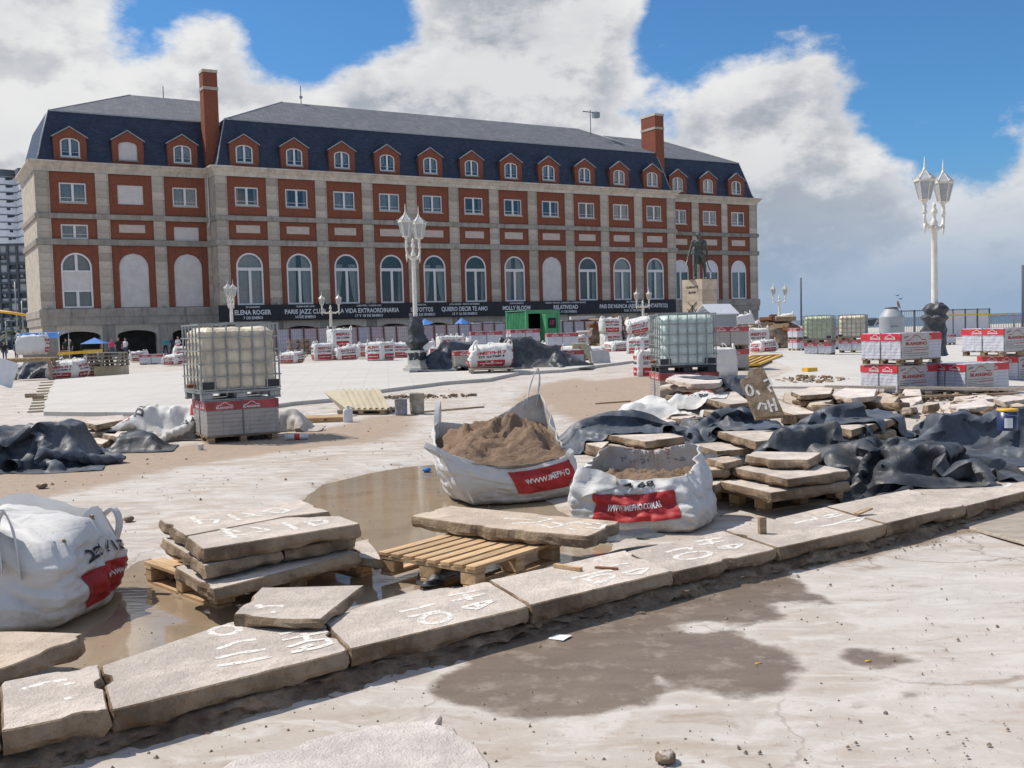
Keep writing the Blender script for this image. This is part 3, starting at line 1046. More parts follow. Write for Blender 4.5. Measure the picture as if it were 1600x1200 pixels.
raised_paving('new_paving', [(66, 650), (87, 597), (300, 581), (460, 572), (700, 557), (1020, 549), (1030, 562), (880, 582), (812, 586), (767, 596), (700, 601), (590, 615), (525, 628), (460, 634), (330, 652)], 0.085)
raised_paving('new_paving', [(1180, 607), (1240, 580), (1180, 556), (1240, 545), (1420, 540), (1800, 530), (1900, 600), (1600, 606), (1420, 608)], 0.045, 4)
# ------------------------------------------------------------------ the hotel
FAC_D = Vector((0.8598, 0.5107, 0)).normalized()
FAC_N = Vector((FAC_D.y, -FAC_D.x, 0))
P0 = at_depth(60, 400, 97)
P0.z = 0
def facade(px, py, off=0.0):
 """along-wall distance and height of a place on the hotel front"""
 v = view_dir(px, py)
 o = Vector((0, 0, CAM_H))
 t = (P0 + FAC_N * off - o).dot(FAC_N) / v.dot(FAC_N)
 p = o + v * t
 return (p - P0).dot(FAC_D), p.z
HROT = math.atan2(FAC_D.y, FAC_D.x)
def tri_panel(outer, inner, y0, y1):
 """wall panel in x,z with a hole, given thickness"""
 bm = bmesh.new()
 eds = []
 loops = []
 for loop in (outer, inner):
  if not loop:
   continue
  vs = [bm.verts.new((x, y0, z)) for x, z in loop]
  loops.append(vs)
  for i in range(len(vs)):
   eds.append(bm.edges.new((vs[i], vs[(i + 1) % len(vs)])))
 bmesh.ops.triangle_fill(bm, edges=eds, use_beauty=True)
 for vs in loops:
  b = [bm.verts.new((v.co.x, y1, v.co.z)) for v in vs]
  for i in range(len(vs)):
   j = (i + 1) % len(vs)
   bm.faces.new((vs[i], vs[j], b[j], b[i]))
 bmesh.ops.recalc_face_normals(bm, faces=bm.faces)
 return bm
def bm_mesh(bm, name, mats):
 me = bpy.data.meshes.new(name)
 bm.to_mesh(me)
 bm.free()
 for m in (mats if isinstance(mats, (list, tuple)) else [mats]):
  me.materials.append(m)
 return me
def arch_loop(w, z0, zs, rise=None, n=18):
 r = w / 2
 rise = r if rise is None else rise
 pts = [(-r, z0), (r, z0)]
 for k in range(n + 1):
  a = math.pi * k / n
  pts.append((r * math.cos(a), zs + rise * math.sin(a)))
 return pts
def rect(x0, x1, z0, z1):
 return [(x0, z0), (x1, z0), (x1, z1), (x0, z1)]
def curtain_mesh(name, spans, y, z0, z1, mat, amp=0.05, top=None):
 mb = MB()
 for (a0, a1, b0, b1) in spans:      # bottom from-to, top from-to
  n = max(6, int((a1 - a0) / 0.07))
  rows = []
  for j in range(5):
   t = j / 4
   tt = t ** 0.6
   row = []
   for i in range(n + 1):
    s = i / n
    x = (a0 + (a1 - a0) * s) * (1 - tt) + (b0 + (b1 - b0) * s) * tt
    z = z0 + (z1 - z0) * t
    if top:
     z = min(z, top(x))
    row.append((x, y + amp * math.sin(s * n * 1.55 + 0.6 * j * 0), z))
   rows.append(row)
  mb.grid(rows)
 return mb.mesh(name, mat)
def frame_rect(mb, x0, x1, z0, z1, w, y0, y1):
 mb.bx(x0, x0 + w, y0, y1, z0, z1)
 mb.bx(x1 - w, x1, y0, y1, z0, z1)
 mb.bx(x0 + w, x1 - w, y0, y1, z0, z0 + w)
 mb.bx(x0 + w, x1 - w, y0, y1, z1 - w, z1)
def place(proto, parent, loc):
 o = copy_tree(proto, parent)
 o.location = loc
 return o
HOLD = []
def proto(o):
 HOLD.append(o)
 return o
def kill(o):
 for ch in list(o.children):
  kill(ch)
 bpy.data.objects.remove(o)
def pane(parent, x0, x1, z0, z1, y, name='pane'):
 mb = MB()
 mb.bx(x0, x1, y, y + 0.012, z0, z1)
 return mb.build(name, M['glass'], parent)
def rect_window(w, z0, z1, kind, sill=True):
 mb = MB()
 frame_rect(mb, -w / 2 + 0.003, w / 2 - 0.003, z0 + 0.003, z1 - 0.003, 0.13, 0.20, 0.32)
 mb.bx(-0.11, 0.11, 0.19, 0.32, z0 + 0.13, z1 - 0.13)
 o = proto(mb.build('window', M['white']))
 for s in (-1, 1):
  a, b = (0.11, w / 2 - 0.13) if s > 0 else (-w / 2 + 0.13, -0.11)
  pane(o, a, b, z0 + 0.13, z1 - 0.13, 0.25)
  if kind == 'closed':
   put('curtain', curtain_mesh('curtain', [(a, b, a, b)], 0.45, z0 + 0.05, z1 - 0.05, M['curtain_dim']), o)
  elif kind == 'half':
   m = (a + b) / 2 + 0.2 * s
   sp = (m, b, m, b) if s > 0 else (a, m, a, m)
   put('curtain', curtain_mesh('curtain', [sp], 0.45, z0 + 0.05, z1 - 0.05, M['curtain_dim']), o)
 if kind != 'none':
  mb = MB()
  mb.bx(-w / 2 + 0.13, w / 2 - 0.13, 0.17, 0.19, z0 + 0.42, z0 + 0.46)
  mb.build('guard_rail', M['white'], o)
 mb = MB()
 mb.bx(-w / 2 - 0.06, w / 2 + 0.06, 0.02, 0.30, z0 - 0.13, z0 - 0.002)
 mb.build('sill', M['cornice'], o)
 return o
def shutter_obj(name, loop_w, z0, zs, arch):
 """roller shutter filling an opening; slats as real ribs"""
 mb = MB()
 top = zs + (loop_w / 2 if arch else 0)
 n = int((top - z0) / 0.16)
 for k in range(n):
  a, b = z0 + (top - z0) * k / n, z0 + (top - z0) * (k + 1) / n
  zm = (a + b) / 2
  hw = loop_w / 2 - 0.005
  if arch and b > zs:
   q = max(0.0, 1 - ((b - zs) / (loop_w / 2)) ** 2)
   hw = (loop_w / 2) * math.sqrt(q) - 0.005
   hw2 = (loop_w / 2) * math.sqrt(max(0, 1 - (max(a - zs, 0) / (loop_w / 2)) ** 2)) - 0.005
   if hw2 < 0.05:
    continue
   hw = max(hw, 0.02)
   mb.prism([(-hw2, a), (hw2, a), (hw, b - 0.006), (-hw, b - 0.006)], 0.20, 0.26)
  else:
   mb.prism([(-hw, a), (hw, a), (hw, b - 0.012), (-hw, b - 0.012)], 0.20, 0.26)
 mb.bx(-loop_w / 2, loop_w / 2, 0.262, 0.28, z0, zs)
 return proto(mb.build(name, M['shutter']))
def arched_window(w, z0, zs, kind):
 r = w / 2
 mb = MB()
 fw = 0.17
 # outer ring
 o1 = arch_loop(w - 0.006, z0 + 0.003, zs, n=20)
 i1 = arch_loop(w - 2 * fw, z0 + fw, zs, n=20)
 for i in range(len(o1)):
  j = (i + 1) % len(o1)
  a, b, c, d = o1[i], o1[j], i1[j], i1[i]
  for (p, q, rr, s) in ((a, b, c, d),):
   vs = [(x, y, z) for y in (0.14, 0.32) for (x, z) in (p, q, rr, s)]
   mb.add(vs, [(0, 1, 2, 3), (7, 6, 5, 4), (0, 4, 5, 1), (2, 6, 7, 3)])
 zt = zs - 0.42
 if kind != 'panel':
  mb.bx(-r + fw, r - fw, 0.15, 0.31, zt, zs - 0.10)
  mb.bx(-0.14, 0.14, 0.16, 0.31, z0 + fw, zt)
 else:
  mb.bx(-0.14, 0.14, 0.16, 0.31, z0 + fw, zs - 0.10)
 o = proto(mb.build('arched_window', M['white']))
 if kind == 'panel':
  lo = [(r - fw) * 1.0]
  pl = MB()
  pl.prism([(x, z) for x, z in arch_loop(w - 2 * fw, zs - 0.25, zs, n=16)], 0.19, 0.26)
  pl.build('blind_panel', M['hutwhite'], o)
  zt = zs - 0.25
 else:
  lg = MB()
  lg.prism([(x, z) for x, z in arch_loop(w - 2 * fw, zs - 0.10, zs, n=16)], 0.24, 0.252)
  lg.build('lunette_pane', M['glass'], o)
 for s in (-1, 1):
  a, b = (0.14, r - fw) if s > 0 else (-r + fw, -0.14)
  pane(o, a, b, z0 + fw, zt, 0.24)
 mat = M['curtain'] if kind in ('open', 'half') else M['curtain_dim']
 lim = lambda x: zs + math.sqrt(max(0.01, (r - 0.1) ** 2 - min(abs(x), r - 0.12) ** 2)) - 0.05
 if kind == 'closed':
  put('curtain', curtain_mesh('curtain', [(-r + .1, r - .1, -r + .1, r - .1)], 0.5, z0, zs + r, M['curtain'], 0.06, lim), o)
 elif kind == 'half':
  put('curtain', curtain_mesh('curtain', [(-r + .1, -0.45, -r + .1, -0.25)], 0.5, z0, zs + r, mat, 0.06, lim), o)
  put('curtain', curtain_mesh('curtain', [(0.5, r - .1, 0.3, r - .1)], 0.5, z0, zs + r, mat, 0.06, lim), o)
 elif kind == 'open':
  put('curtain', curtain_mesh('curtain', [(-r + .1, -0.95, -r + .1, -0.35)], 0.5, z0, zs + 0.3, mat, 0.06, lim), o)
  put('curtain', curtain_mesh('curtain', [(0.95, r - .1, 0.35, r - .1)], 0.5, z0, zs + 0.3, mat, 0.06, lim), o)
 elif kind == 'bare':
  put('curtain', curtain_mesh('curtain', [(0.8, r - .1, 0.9, r - .1)], 0.5, z0, zs, mat, 0.05, lim), o)
 return o
def dormer(shut, bare=False):
 """gabled brick dormer: origin on the wall plane below it"""
 W, zb, ze, za = 2.95, 18.72, 21.05, 21.95
 ww, z0, zs = 1.78, 19.15, 20.55
 inner = arch_loop(ww, z0, zs, 0.42, 12)
 outer = [(-W / 2, zb), (W / 2, zb), (W / 2, ze), (0, za), (-W / 2, ze)]
 bm = tri_panel(outer, inner, 0.30, 0.55)
 o = proto(put('dormer', bm_mesh(bm, 'dormer', M['brick'])))
 for s in (-1, 1):
  mb = MB()
  x = s * (W / 2 - 0.01)
  mb.prism([(x - 0.12 * s, zb), (x, zb), (x, ze - 0.02), (x - 0.12 * s, ze)], 0.56, 1.9)
  mb.build('dormer_cheek', M['brick'], o)
  mb = MB()
  e = (s * (W / 2 + 0.14), ze - 0.10)
  mb.prism([(0, za + 0.02), (0, za + 0.12), (e[0], e[1] + 0.12), (e[0], e[1] + 0.02)], 0.24, 2.6)
  mb.build('dormer_roof', M['slate'], o)
  mb = MB()
  mb.prism([(0, za + 0.02), (0, za + 0.125), (e[0], e[1] + 0.125), (e[0], e[1] + 0.02)], 0.17, 0.237)
  mb.build('verge_board', M['lead'], o)
 if shut:
  mb = MB()
  n = 14
  for k in range(n):
   a, b = z0 + (zs + 0.30 - z0) * k / n, z0 + (zs + 0.30 - z0) * (k + 1) / n - 0.012
   hw = ww / 2 - 0.01 - (0.0 if b < zs else (b - zs) * 0.35)
   mb.prism([(-hw, a), (hw, a), (hw, b), (-hw, b)], 0.42, 0.46)
  mb.prism(arch_loop(ww - 0.02, z0, zs, 0.41, 12), 0.462, 0.48)
  mb.build('roller_shutter', M['shutter'], o)
 else:
  mb = MB()
  fo, fi = arch_loop(ww - 0.01, z0 + 0.004, zs, 0.415, 12), arch_loop(ww - 0.30, z0 + 0.14, zs, 0.31, 12)
  for i in range(len(fo)):
   j = (i + 1) % len(fo)
   vs = [(x, y, z) for y in (0.38, 0.50) for (x, z) in (fo[i], fo[j], fi[j], fi[i])]
   mb.add(vs, [(0, 1, 2, 3), (7, 6, 5, 4), (0, 4, 5, 1), (2, 6, 7, 3)])
  mb.bx(-0.10, 0.10, 0.37, 0.50, z0 + 0.14, zs + 0.29)
  mb.build('window_frame', M['white'], o)
  for s in (-1, 1):
   a, b = (0.10, ww / 2 - 0.15) if s > 0 else (-ww / 2 + 0.15, -0.10)
   m = MB()
   m.bx(a, b, 0.44, 0.45, z0 + 0.14, zs + 0.2)
   m.build('pane', M['glass'], o)
   sp = (a, b, a, b) if not bare else ((a + .3, b, a + .3, b) if s > 0 else (a, b - .1, a, b - .1))
   put('curtain', curtain_mesh('curtain', [sp], 0.62, z0, zs + 0.25, M['curtain_dim'], 0.04), o)
  m = MB()
  m.bx(-ww / 2 + 0.15, ww / 2 - 0.15, 0.345, 0.365, z0 + 0.46, z0 + 0.49)
  m.build('guard_rail', M['white'], o)
 m = MB()
 m.bx(-ww / 2 - 0.05, ww / 2 + 0.05, 0.20, 0.42, z0 - 0.12, z0 - 0.002)
 m.build('sill', M['ashlar_dirty'], o)
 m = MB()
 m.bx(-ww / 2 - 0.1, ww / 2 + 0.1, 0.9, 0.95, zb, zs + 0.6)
 m.build('inner_wall', M['room'], o)  # coloured dark for the unlit room behind the dormer
 return o
def sweep(mb, path, prof, mat=0):
 """profile (out,z) swept along a plan polyline, outward = right-hand side of travel (towards -y when going +x)"""
 n = len(path)
 rings = []
 for i, p in enumerate(path):
  p = Vector(p)
  dirs = []
  if i > 0:
   dirs.append((p - Vector(path[i - 1])).normalized())
  if i < n - 1:
   dirs.append((Vector(path[i + 1]) - p).normalized())
  nn = sum((Vector((d.y, -d.x)) for d in dirs), Vector((0, 0))).normalized()
  k = 1 / max(0.3, nn.dot(Vector((dirs[0].y, -dirs[0].x))))
  rings.append([(p.x + nn.x * o * k, p.y + nn.y * o * k, z) for o, z in prof])
 mb.grid(rings, mat, False)
 m = len(prof)
 base = len(mb.v) - n * m
 mb.f += [tuple(base + i for i in range(m)), tuple(base + (n - 1) * m + i for i in range(m))[::-1]]
 mb.m += [mat, mat]
 mb.s += [False, False]
def build_hotel():
 H = thing('hotel_building', 'long red brick and limestone hotel with blue slate mansard roof and dormers', 'building', P0, HROT)
 YM = -2.4
 segs = [dict(n='wing', a=0.0, b=16.2, y=0.0, bays=[1.27, 6.54, 11.77], w=4.07),
   dict(n='main', a=16.2, b=75.3, y=YM, bays=[17.39 + 5.252 * k for k in range(11)], w=4.01),
   dict(n='right', a=75.3, b=92.0, y=0.0, bays=[76.1, 81.38, 86.5], w=4.05)]
 Z = dict(gf=3.1, band=4.7, b2=(10.77, 11.35), b1=(13.26, 13.77), top=17.7, cor=18.65)
 WW, W0, W1 = 2.41, 14.82, 16.69
 AW, A0, AS = 2.77, 4.75, 8.66
 pw = {}
 for w in (4.07, 4.01, 4.05):
  h = w / 2
  pw[w] = dict(
   up=bm_mesh(tri_panel(rect(-h, h, Z['b1'][1], Z['top']), rect(-WW / 2, WW / 2, W0, W1), 0.12, 0.5), 'brick_panel', M['brick']),
   mid=bm_mesh(tri_panel(rect(-h, h, Z['b2'][1], Z['b1'][0]), None, 0.12, 0.5), 'brick_panel', M['brick']),
   midw=bm_mesh(tri_panel(rect(-h, h, Z['b2'][1], Z['b1'][0]), rect(-1.22, 1.22, 11.36, 12.75), 0.12, 0.5), 'brick_panel', M['brick']),
   lo=bm_mesh(tri_panel(rect(-h, h, Z['band'], Z['b2'][0]), arch_loop(AW, A0, AS), 0.12, 0.5), 'brick_panel', M['brick']),
   gf=bm_mesh(tri_panel(rect(-h, h, 0, Z['gf']), arch_loop(w - 0.35, 0.02, 2.0, 0.5, 14), 0.02, 0.8), 'ground_floor_arch', M['ashlar']))
 # prototypes
 pr = dict(closed=rect_window(WW, W0, W1, 'closed'), half=rect_window(WW, W0, W1, 'half'), none=rect_window(WW, W0, W1, 'half'))
 pr['shut'] = shutter_obj('roller_shutter', WW, W0, W1, False)
 pr['midwin'] = rect_window(2.44, 11.365, 12.745, 'closed')
 pr['midshut'] = shutter_obj('roller_shutter', 2.44, 11.365, 12.745, False)
 ar = {k: arched_window(AW, A0, AS, k) for k in ('closed', 'half', 'open', 'bare', 'panel')}
 ar['shut'] = shutter_obj('arched_shutter', AW, A0, AS, True)
 # first window of the wing: glazed top, blind panel, small window below
 mb = MB()
 o1, i1 = arch_loop(AW - 0.006, A0, AS, n=20), arch_loop(AW - 0.34, A0 + 0.17, AS, n=20)
 for i in range(len(o1)):
  j = (i + 1) % len(o1)
  vs = [(x, y, z) for y in (0.14, 0.32) for (x, z) in (o1[i], o1[j], i1[j], i1[i])]
  mb.add(vs, [(0, 1, 2, 3), (7, 6, 5, 4), (0, 4, 5, 1), (2, 6, 7, 3)])
 mb.bx(-1.2, 1.2, 0.16, 0.31, 6.30, 6.48)
 mb.bx(-1.2, 1.2, 0.16, 0.31, 8.20, 8.36)
 mb.bx(-0.13, 0.13, 0.16, 0.31, A0 + 0.17, 6.30)
 mb.bx(-0.13, 0.13, 0.16, 0.31, 8.36, AS + 1.2)
 sw = proto(mb.build('arched_window', M['white']))
 m = MB(); m.bx(-1.2, 1.2, 0.21, 0.27, 6.48, 8.20); m.build('blind_panel', M['shutter'], sw)
 pane(sw, -1.2, -0.13, A0 + 0.17, 6.30, 0.24); pane(sw, 0.13, 1.2, A0 + 0.17, 6.30, 0.24)
 m = MB(); m.prism(arch_loop(AW - 0.34, 8.36, AS, n=16), 0.24, 0.252); m.build('lunette_pane', M['glass'], sw)
 put('curtain', curtain_mesh('curtain', [(-1.2, 1.2, -1.2, 1.2)], 0.5, A0, 6.3, M['curtain_dim'], 0.06), sw)
 put('curtain', curtain_mesh('curtain', [(-1.15, 1.15, -1.15, 1.15)], 0.5, 8.3, 10, M['curtain_dim'], 0.06, lambda x: AS + math.sqrt(max(0.01, 1.44 - min(abs(x), 1.15) ** 2))), sw)
 ar['split'] = sw
 dm = dict(n=dormer(False), b=dormer(False, True), s=dormer(True))
 plq = MB(); plq.bx(-1.22, 1.22, 0.08, 0.16, 12.05, 12.83); plq = plq.mesh('stone_panel', M['plaque'])
 gfback = MB(); gfback.bx(-2.2, 2.2, 2.6, 2.7, 0, 3.0); gfback = gfback.mesh('recess_wall', M['room'])  # dark sheet painted as the shade inside the arches
 blocks = {}
 def block(w, hgt, dep):
  k = (round(w, 2), round(hgt, 3), dep)
  if k not in blocks:
   mb = MB()
   e = 0.015
   mb.bx(-w / 2, w / 2, 0, dep, e, hgt - e)
   blocks[k] = mb.mesh('stone_block', M['ashlar'])
  return blocks[k]
 upk = {'wing': ['closed', 'shut', 'closed'], 'main': ['half', 'half', 'closed', 'closed', 'closed', 'half', 'half', 'none', 'half', 'closed', 'half'], 'right': ['half', 'half', 'half']}
 lok = {'wing': ['split', 'shut', 'shut'], 'main': ['closed', 'half', 'open', 'bare', 'open', 'bare', 'half', 'shut', 'bare', 'closed', 'half'], 'right': ['panel', 'panel', 'panel']}
 dok = {'wing': 'nsn', 'main': 'nbnbnbbnbnb', 'right': 'bnn'}
 for sg in segs:
  w, y = sg['w'], sg['y']
  edges = [sg['a']]
  for k, x0 in enumerate(sg['bays']):
   xc = x0 + w / 2
   P = pw[w]
   put('brick_panel', P['up'], H, (xc, y, 0))
   wm = sg['n'] == 'wing' and k in (0, 2)
   put('brick_panel', P['midw' if wm else 'mid'], H, (xc, y, 0))
   put('brick_panel', P['lo'], H, (xc, y, 0))
   put('ground_floor_arch', P['gf'], H, (xc, y, 0))
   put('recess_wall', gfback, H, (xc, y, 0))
   place(pr[upk[sg['n']][k]], H, (xc, y, 0))
   place(ar[lok[sg['n']][k]], H, (xc, y, 0))
   if wm:
    place(pr['midwin' if k == 0 else 'midshut'], H, (xc, y, 0))
   else:
    put('stone_panel', plq, H, (xc, y, 0))
   place(dm[dok[sg['n']][k]], H, (xc, y, 0))
   edges += [x0, x0 + w]
  edges.append(sg['b'])
  for k in range(0, len(edges), 2):
   a, b = edges[k], edges[k + 1]
   if b - a < 0.3:
    continue
   mb = MB()
   mb.bx(a + 0.01, b - 0.01, y + 0.03, y + 0.5, 0, Z['top'])
   pil = mb.build('pilaster', M['ashlar_dirty'], H)
   for (z0, z1, n) in ((Z['band'], Z['b2'][0], 8), (Z['b2'][1], Z['b1'][0], 3), (Z['b1'][1], Z['top'], 5)):
    hh = (z1 - z0) / n
    for q in range(n):
     put('stone_block', block(b - a, hh, 0.4), pil, ((a + b) / 2, y - 0.02 * rnd.random(), z0 + hh * q))
  a, b = sg['a'], sg['b']
  ends = [(a, 12.0), (a, y), (b, y), (b, 12.0)]
  for nm, prof, mt in (('belt_course', [(0, Z['b1'][0]), (0.14, Z['b1'][0] + .02), (0.18, Z['b1'][1] - .08), (0.12, Z['b1'][1]), (0, Z['b1'][1])], 'ashlar_dirty'),
        ('belt_course', [(0, Z['b2'][0]), (0.14, Z['b2'][0] + .02), (0.18, Z['b2'][1] - .08), (0.12, Z['b2'][1]), (0, Z['b2'][1])], 'ashlar_dirty'),
        ('cornice', [(0, Z['top']), (0.06, Z['top']), (0.08, Z['top'] + .35), (0.25, Z['top'] + .50), (0.40, Z['top'] + .72), (0.55, Z['top'] + .80), (0.55, Z['cor'] - .02), (0.30, Z['cor'] + .04), (-0.6, Z['cor'] + .06)], 'cornice'),
        ('plinth_band', [(0, Z['gf']), (0.10, Z['gf']), (0.12, Z['gf'] + .72), (0.20, Z['gf'] + .80), (0.20, Z['band'] - .12), (0.10, Z['band']), (0, Z['band'])], 'ashlar_dirty')):
   mb = MB()
   sweep(mb, ends, prof)
   mb.build(nm, M[mt], H)
  # end walls and an inner wall coloured dark as unlit rooms
  mb = MB()
  mb.bx(a + 0.02, a + 0.3, y + 0.5, 12, 0, Z['top'])
  mb.bx(b - 0.3, b - 0.02, y + 0.5, 12, 0, Z['top'])
  mb.bx(a + 0.3, b - 0.3, 11.7, 12, 0, Z['top'])
  mb.build('end_wall', M['ashlar'], H)
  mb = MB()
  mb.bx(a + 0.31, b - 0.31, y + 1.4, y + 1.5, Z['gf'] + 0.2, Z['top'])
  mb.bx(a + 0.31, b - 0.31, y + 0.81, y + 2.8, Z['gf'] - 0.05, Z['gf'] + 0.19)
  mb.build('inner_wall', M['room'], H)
 # roofs
 def roof(a, b, y, ra, rb, depth, zr, openl, openr):
  i = 1.4
  z0, z1 = Z['cor'] + 0.08, 23.7
  f = 0.28
  mb = MB()
  # flared mansard: base, kick, break
  lv = [(0.0, z0), (0.22, z0 + 0.55), (0.62, z0 + 2.2), (i, z1)]
  rings = []
  yb = y + depth
  for (t, z) in lv:
   xl = a + f + t if not openl else a - 0.6
   xr = b - f - t if not openr else b + 0.6
   rings.append([(xl, yb - f - t, z), (xl, y + f + t, z), (xr, y + f + t, z), (xr, yb - f - t, z)])
  mb.grid(rings, 0, False, closed_u=True)
  mb.build('mansard_slope', M['slate'], H)
  x0, x1, yf, yk = rings[-1][1][0], rings[-1][2][0], rings[-1][1][1], rings[-1][0][1]
  ym = (yf + yk) / 2
  mb = MB()
  V_ = [(x0, yf, z1), (x1, yf, z1), (x1, yk, z1), (x0, yk, z1), (ra, ym, zr), (rb, ym, zr)]
  mb.add(V_, [(0, 1, 5, 4), (2, 3, 4, 5), (3, 0, 4), (1, 2, 5)])
  mb.build('upper_roof', M['slate_sunlit'], H)
  mb = MB()
  mb.bar((x0, yf, z1 + 0.02), (x1, yf, z1 + 0.02), 0.16, 0.14)
  mb.build('break_flashing', M['lead'], H)
  if not openl:
   mb = MB()
   mb.tube([p[1] for p in rings] + [(ra, ym, zr)], 0.07, 6)
   mb.build('hip_flashing', M['lead'], H)
  if not openr:
   mb = MB()
   mb.tube([p[2] for p in rings] + [(rb, ym, zr)], 0.07, 6)
   mb.build('hip_flashing', M['lead'], H)
 roof(0, 16.4, 0.0, 10.6, 19.5, 16.8, 27.35, False, True)
 roof(16.2, 75.3, YM, 26.3, 66.2, 16.8, 27.5, False, False)
 roof(75.0, 92.0, 0.0, 72.0, 82.3, 16.8, 27.4, True, False)
 def chimney(x0, x1, y0, y1, zb, zt):
  mb = MB()
  mb.bx(x0, x1, y0, y1, zb, zt)
  c = mb.build('chimney', M['brick'], H)
  for (za, zb2, e) in ((zt - 1.75, zt - 1.45, 0.06), (zt, zt + 0.28, 0.05)):
   m = MB(); m.bx(x0 - e, x1 + e, y0 - e, y1 + e, za, zb2); m.build('stone_course', M['ashlar'], c)
 chimney(16.0, 17.45, -0.35, 1.1, 18.7, 28.35)
 chimney(73.5, 74.9, -0.9, 2.0, 20.5, 28.5)
 m = MB(); m.bx(1.3, 1.9, 10.0, 11.2, 18.7, 22.4); m.build('chimney', M['brick'], H)
 m = MB(); m.tube([(16.05, -0.25, 18.0), (16.05, -0.25, 13.2), (15.9, -0.2, 12.7)], 0.07, 6); m.build('drain_pipe', M['white'], H)
 # lamps on the ledge
 for sg in segs[:2]:
  for k, x0 in enumerate(sg['bays'][:4]):
   m = MB(); m.box((x0 - 0.5, sg['y'] - 0.1, 4.85), (0.22, 0.25, 0.2)); m.tube([(x0 - 0.5, sg['y'] - 0.1, 4.7), (x0 - 0.5, sg['y'] - 0.1, 4.8)], 0.03, 5)
   m.build('ledge_floodlight', M['steel'], H)
 return H
HOTEL = build_hotel()
for o in HOLD:
 kill(o)
def hp(x, y, z):
 """hotel coordinates to the world"""
 return P0 + FAC_D * x - FAC_N * y + Vector((0, 0, z))
def roof_items():
 def mast(s, y, z, h, label, arms):
  o = thing('roof_antenna', label, 'antenna', hp(s, y, z), HROT)
  m = MB(); m.tube([(0, 0, -0.6), (0, 0, h)], 0.05, 6); m.build('mast', M['tower_line'], o)
  for (a, b, r, nm) in arms:
   m = MB(); m.bar(a, b, r, r); m.build(nm, M['steel'], o)
 mast(28.5, 6.0, 27.5, 2.0, 'thin antenna mast on the hotel ridge near the tall chimney', [((-0.15, 0, 0.7), (0.15, 0, 0.7), 0.25, 'bracket')])
 mast(66.8, 4.0, 26.4, 3.2, 'roof mast with crossbar and camera housing beside the short chimney', [((-1.2, 0, 2.9), (1.0, 0, 2.9), 0.12, 'crossbar'), ((0.5, 0, 2.6), (1.3, 0, 2.6), 0.7, 'camera_housing')])
 mast(14.0, 8.4, 27.35, 1.2, 'short thin aerial on the wing roof ridge', [((-0.05, 0, 1.1), (0.05, 0, 1.1), 0.06, 'tip')])
roof_items()
SHOWS = [(341, 436, 395, 57, 'ELENA ROGER', 'EN CONCIERTO', '7 DE ENERO', 'black show banner next to the hotel wing, leftmost of the eight'),
   (436, 519, 477, 64, 'PARIS JAZZ CLUB', 'CINEMA MUSIC LAND', '14 DE ENERO', 'black banner with a jazz club title, second from the wing'),
   (519, 634, 576.5, 95, 'LA VIDA EXTRAORDINARIA', 'LORE VEGA - VALERIA LOIS', '17 Y 18 DE ENERO', 'long-titled black banner left of the wrapped lamp'),
   (634, 683, 659, 35, 'S   TOTTOS', 'FELIZ DIA', '15   18 DE ENERO', 'black banner partly behind the wrapped lamp post'),
   (683, 774, 726, 72, 'QUIERO DECIR TE AMO', 'LUCIA ADURIZ - VIOLETA URTIZBEREA', '15 Y 16 DE ENERO', 'four-word black banner just right of the wrapped lamp'),
   (774, 838, 807, 43, 'MOLLY BLOOM', 'CRISTINA BANEGAS', '', 'two-word black banner above the green kiosk'),
   (838, 921, 884, 38, 'RELATIVIDAD', 'GABRIELA TOSCANO - LUIS MACHIN - CATHERINE BIQUARD', '8 AL 11 DE ENERO', 'black banner with a one-word title right of the kiosk'),
   (921, 1056, 991, 106, 'PAIS DE NUNCA (AJEDREZ FANTASTICO)', 'DIR. GUILLERMO PARODI', '8 AL 11 DE ENERO', 'last black banner with a long bracketed title, nearest the statue')]
def banners():
 off = 2.4 + 0.32
 y = -off
 for (a, b, c, w, t1, t0, t2, lab) in SHOWS:
  yy = 478 - 0.014 * (c - 341)
  sa, sb, sc = (facade(x, yy, off)[0] for x in (a, b, c))
  s0, s1 = facade(c - w / 2, yy, off)[0], facade(c + w / 2, yy, off)[0]
  o = thing('show_banner', lab, 'banner', hp(sa, y, 3.08), HROT, 'show banners along the hotel front')
  m = MB()
  m.bx(0.004, sb - sa - 0.004, 0, 0.03, 0, 1.66)
  m.build('sheet', M['banner'], o)
  for (t, z, h, ww) in ((t0, 1.36, 0.16, None), (t1, 0.68, 0.46, s1 - s0), (t2, 0.22, 0.27, None)):
   if not t:
    continue
   m = MB()
   if ww is None:
    n = len(t)
    ww = min(n * h * 0.74, sb - sa - 0.4)
   add_text(m, t, lambda x, q: (sc - sa + x, -0.006, z + q), width=ww, height=h, bold=0.025)
   m.build('lettering', M['print_white'], o)
banners()
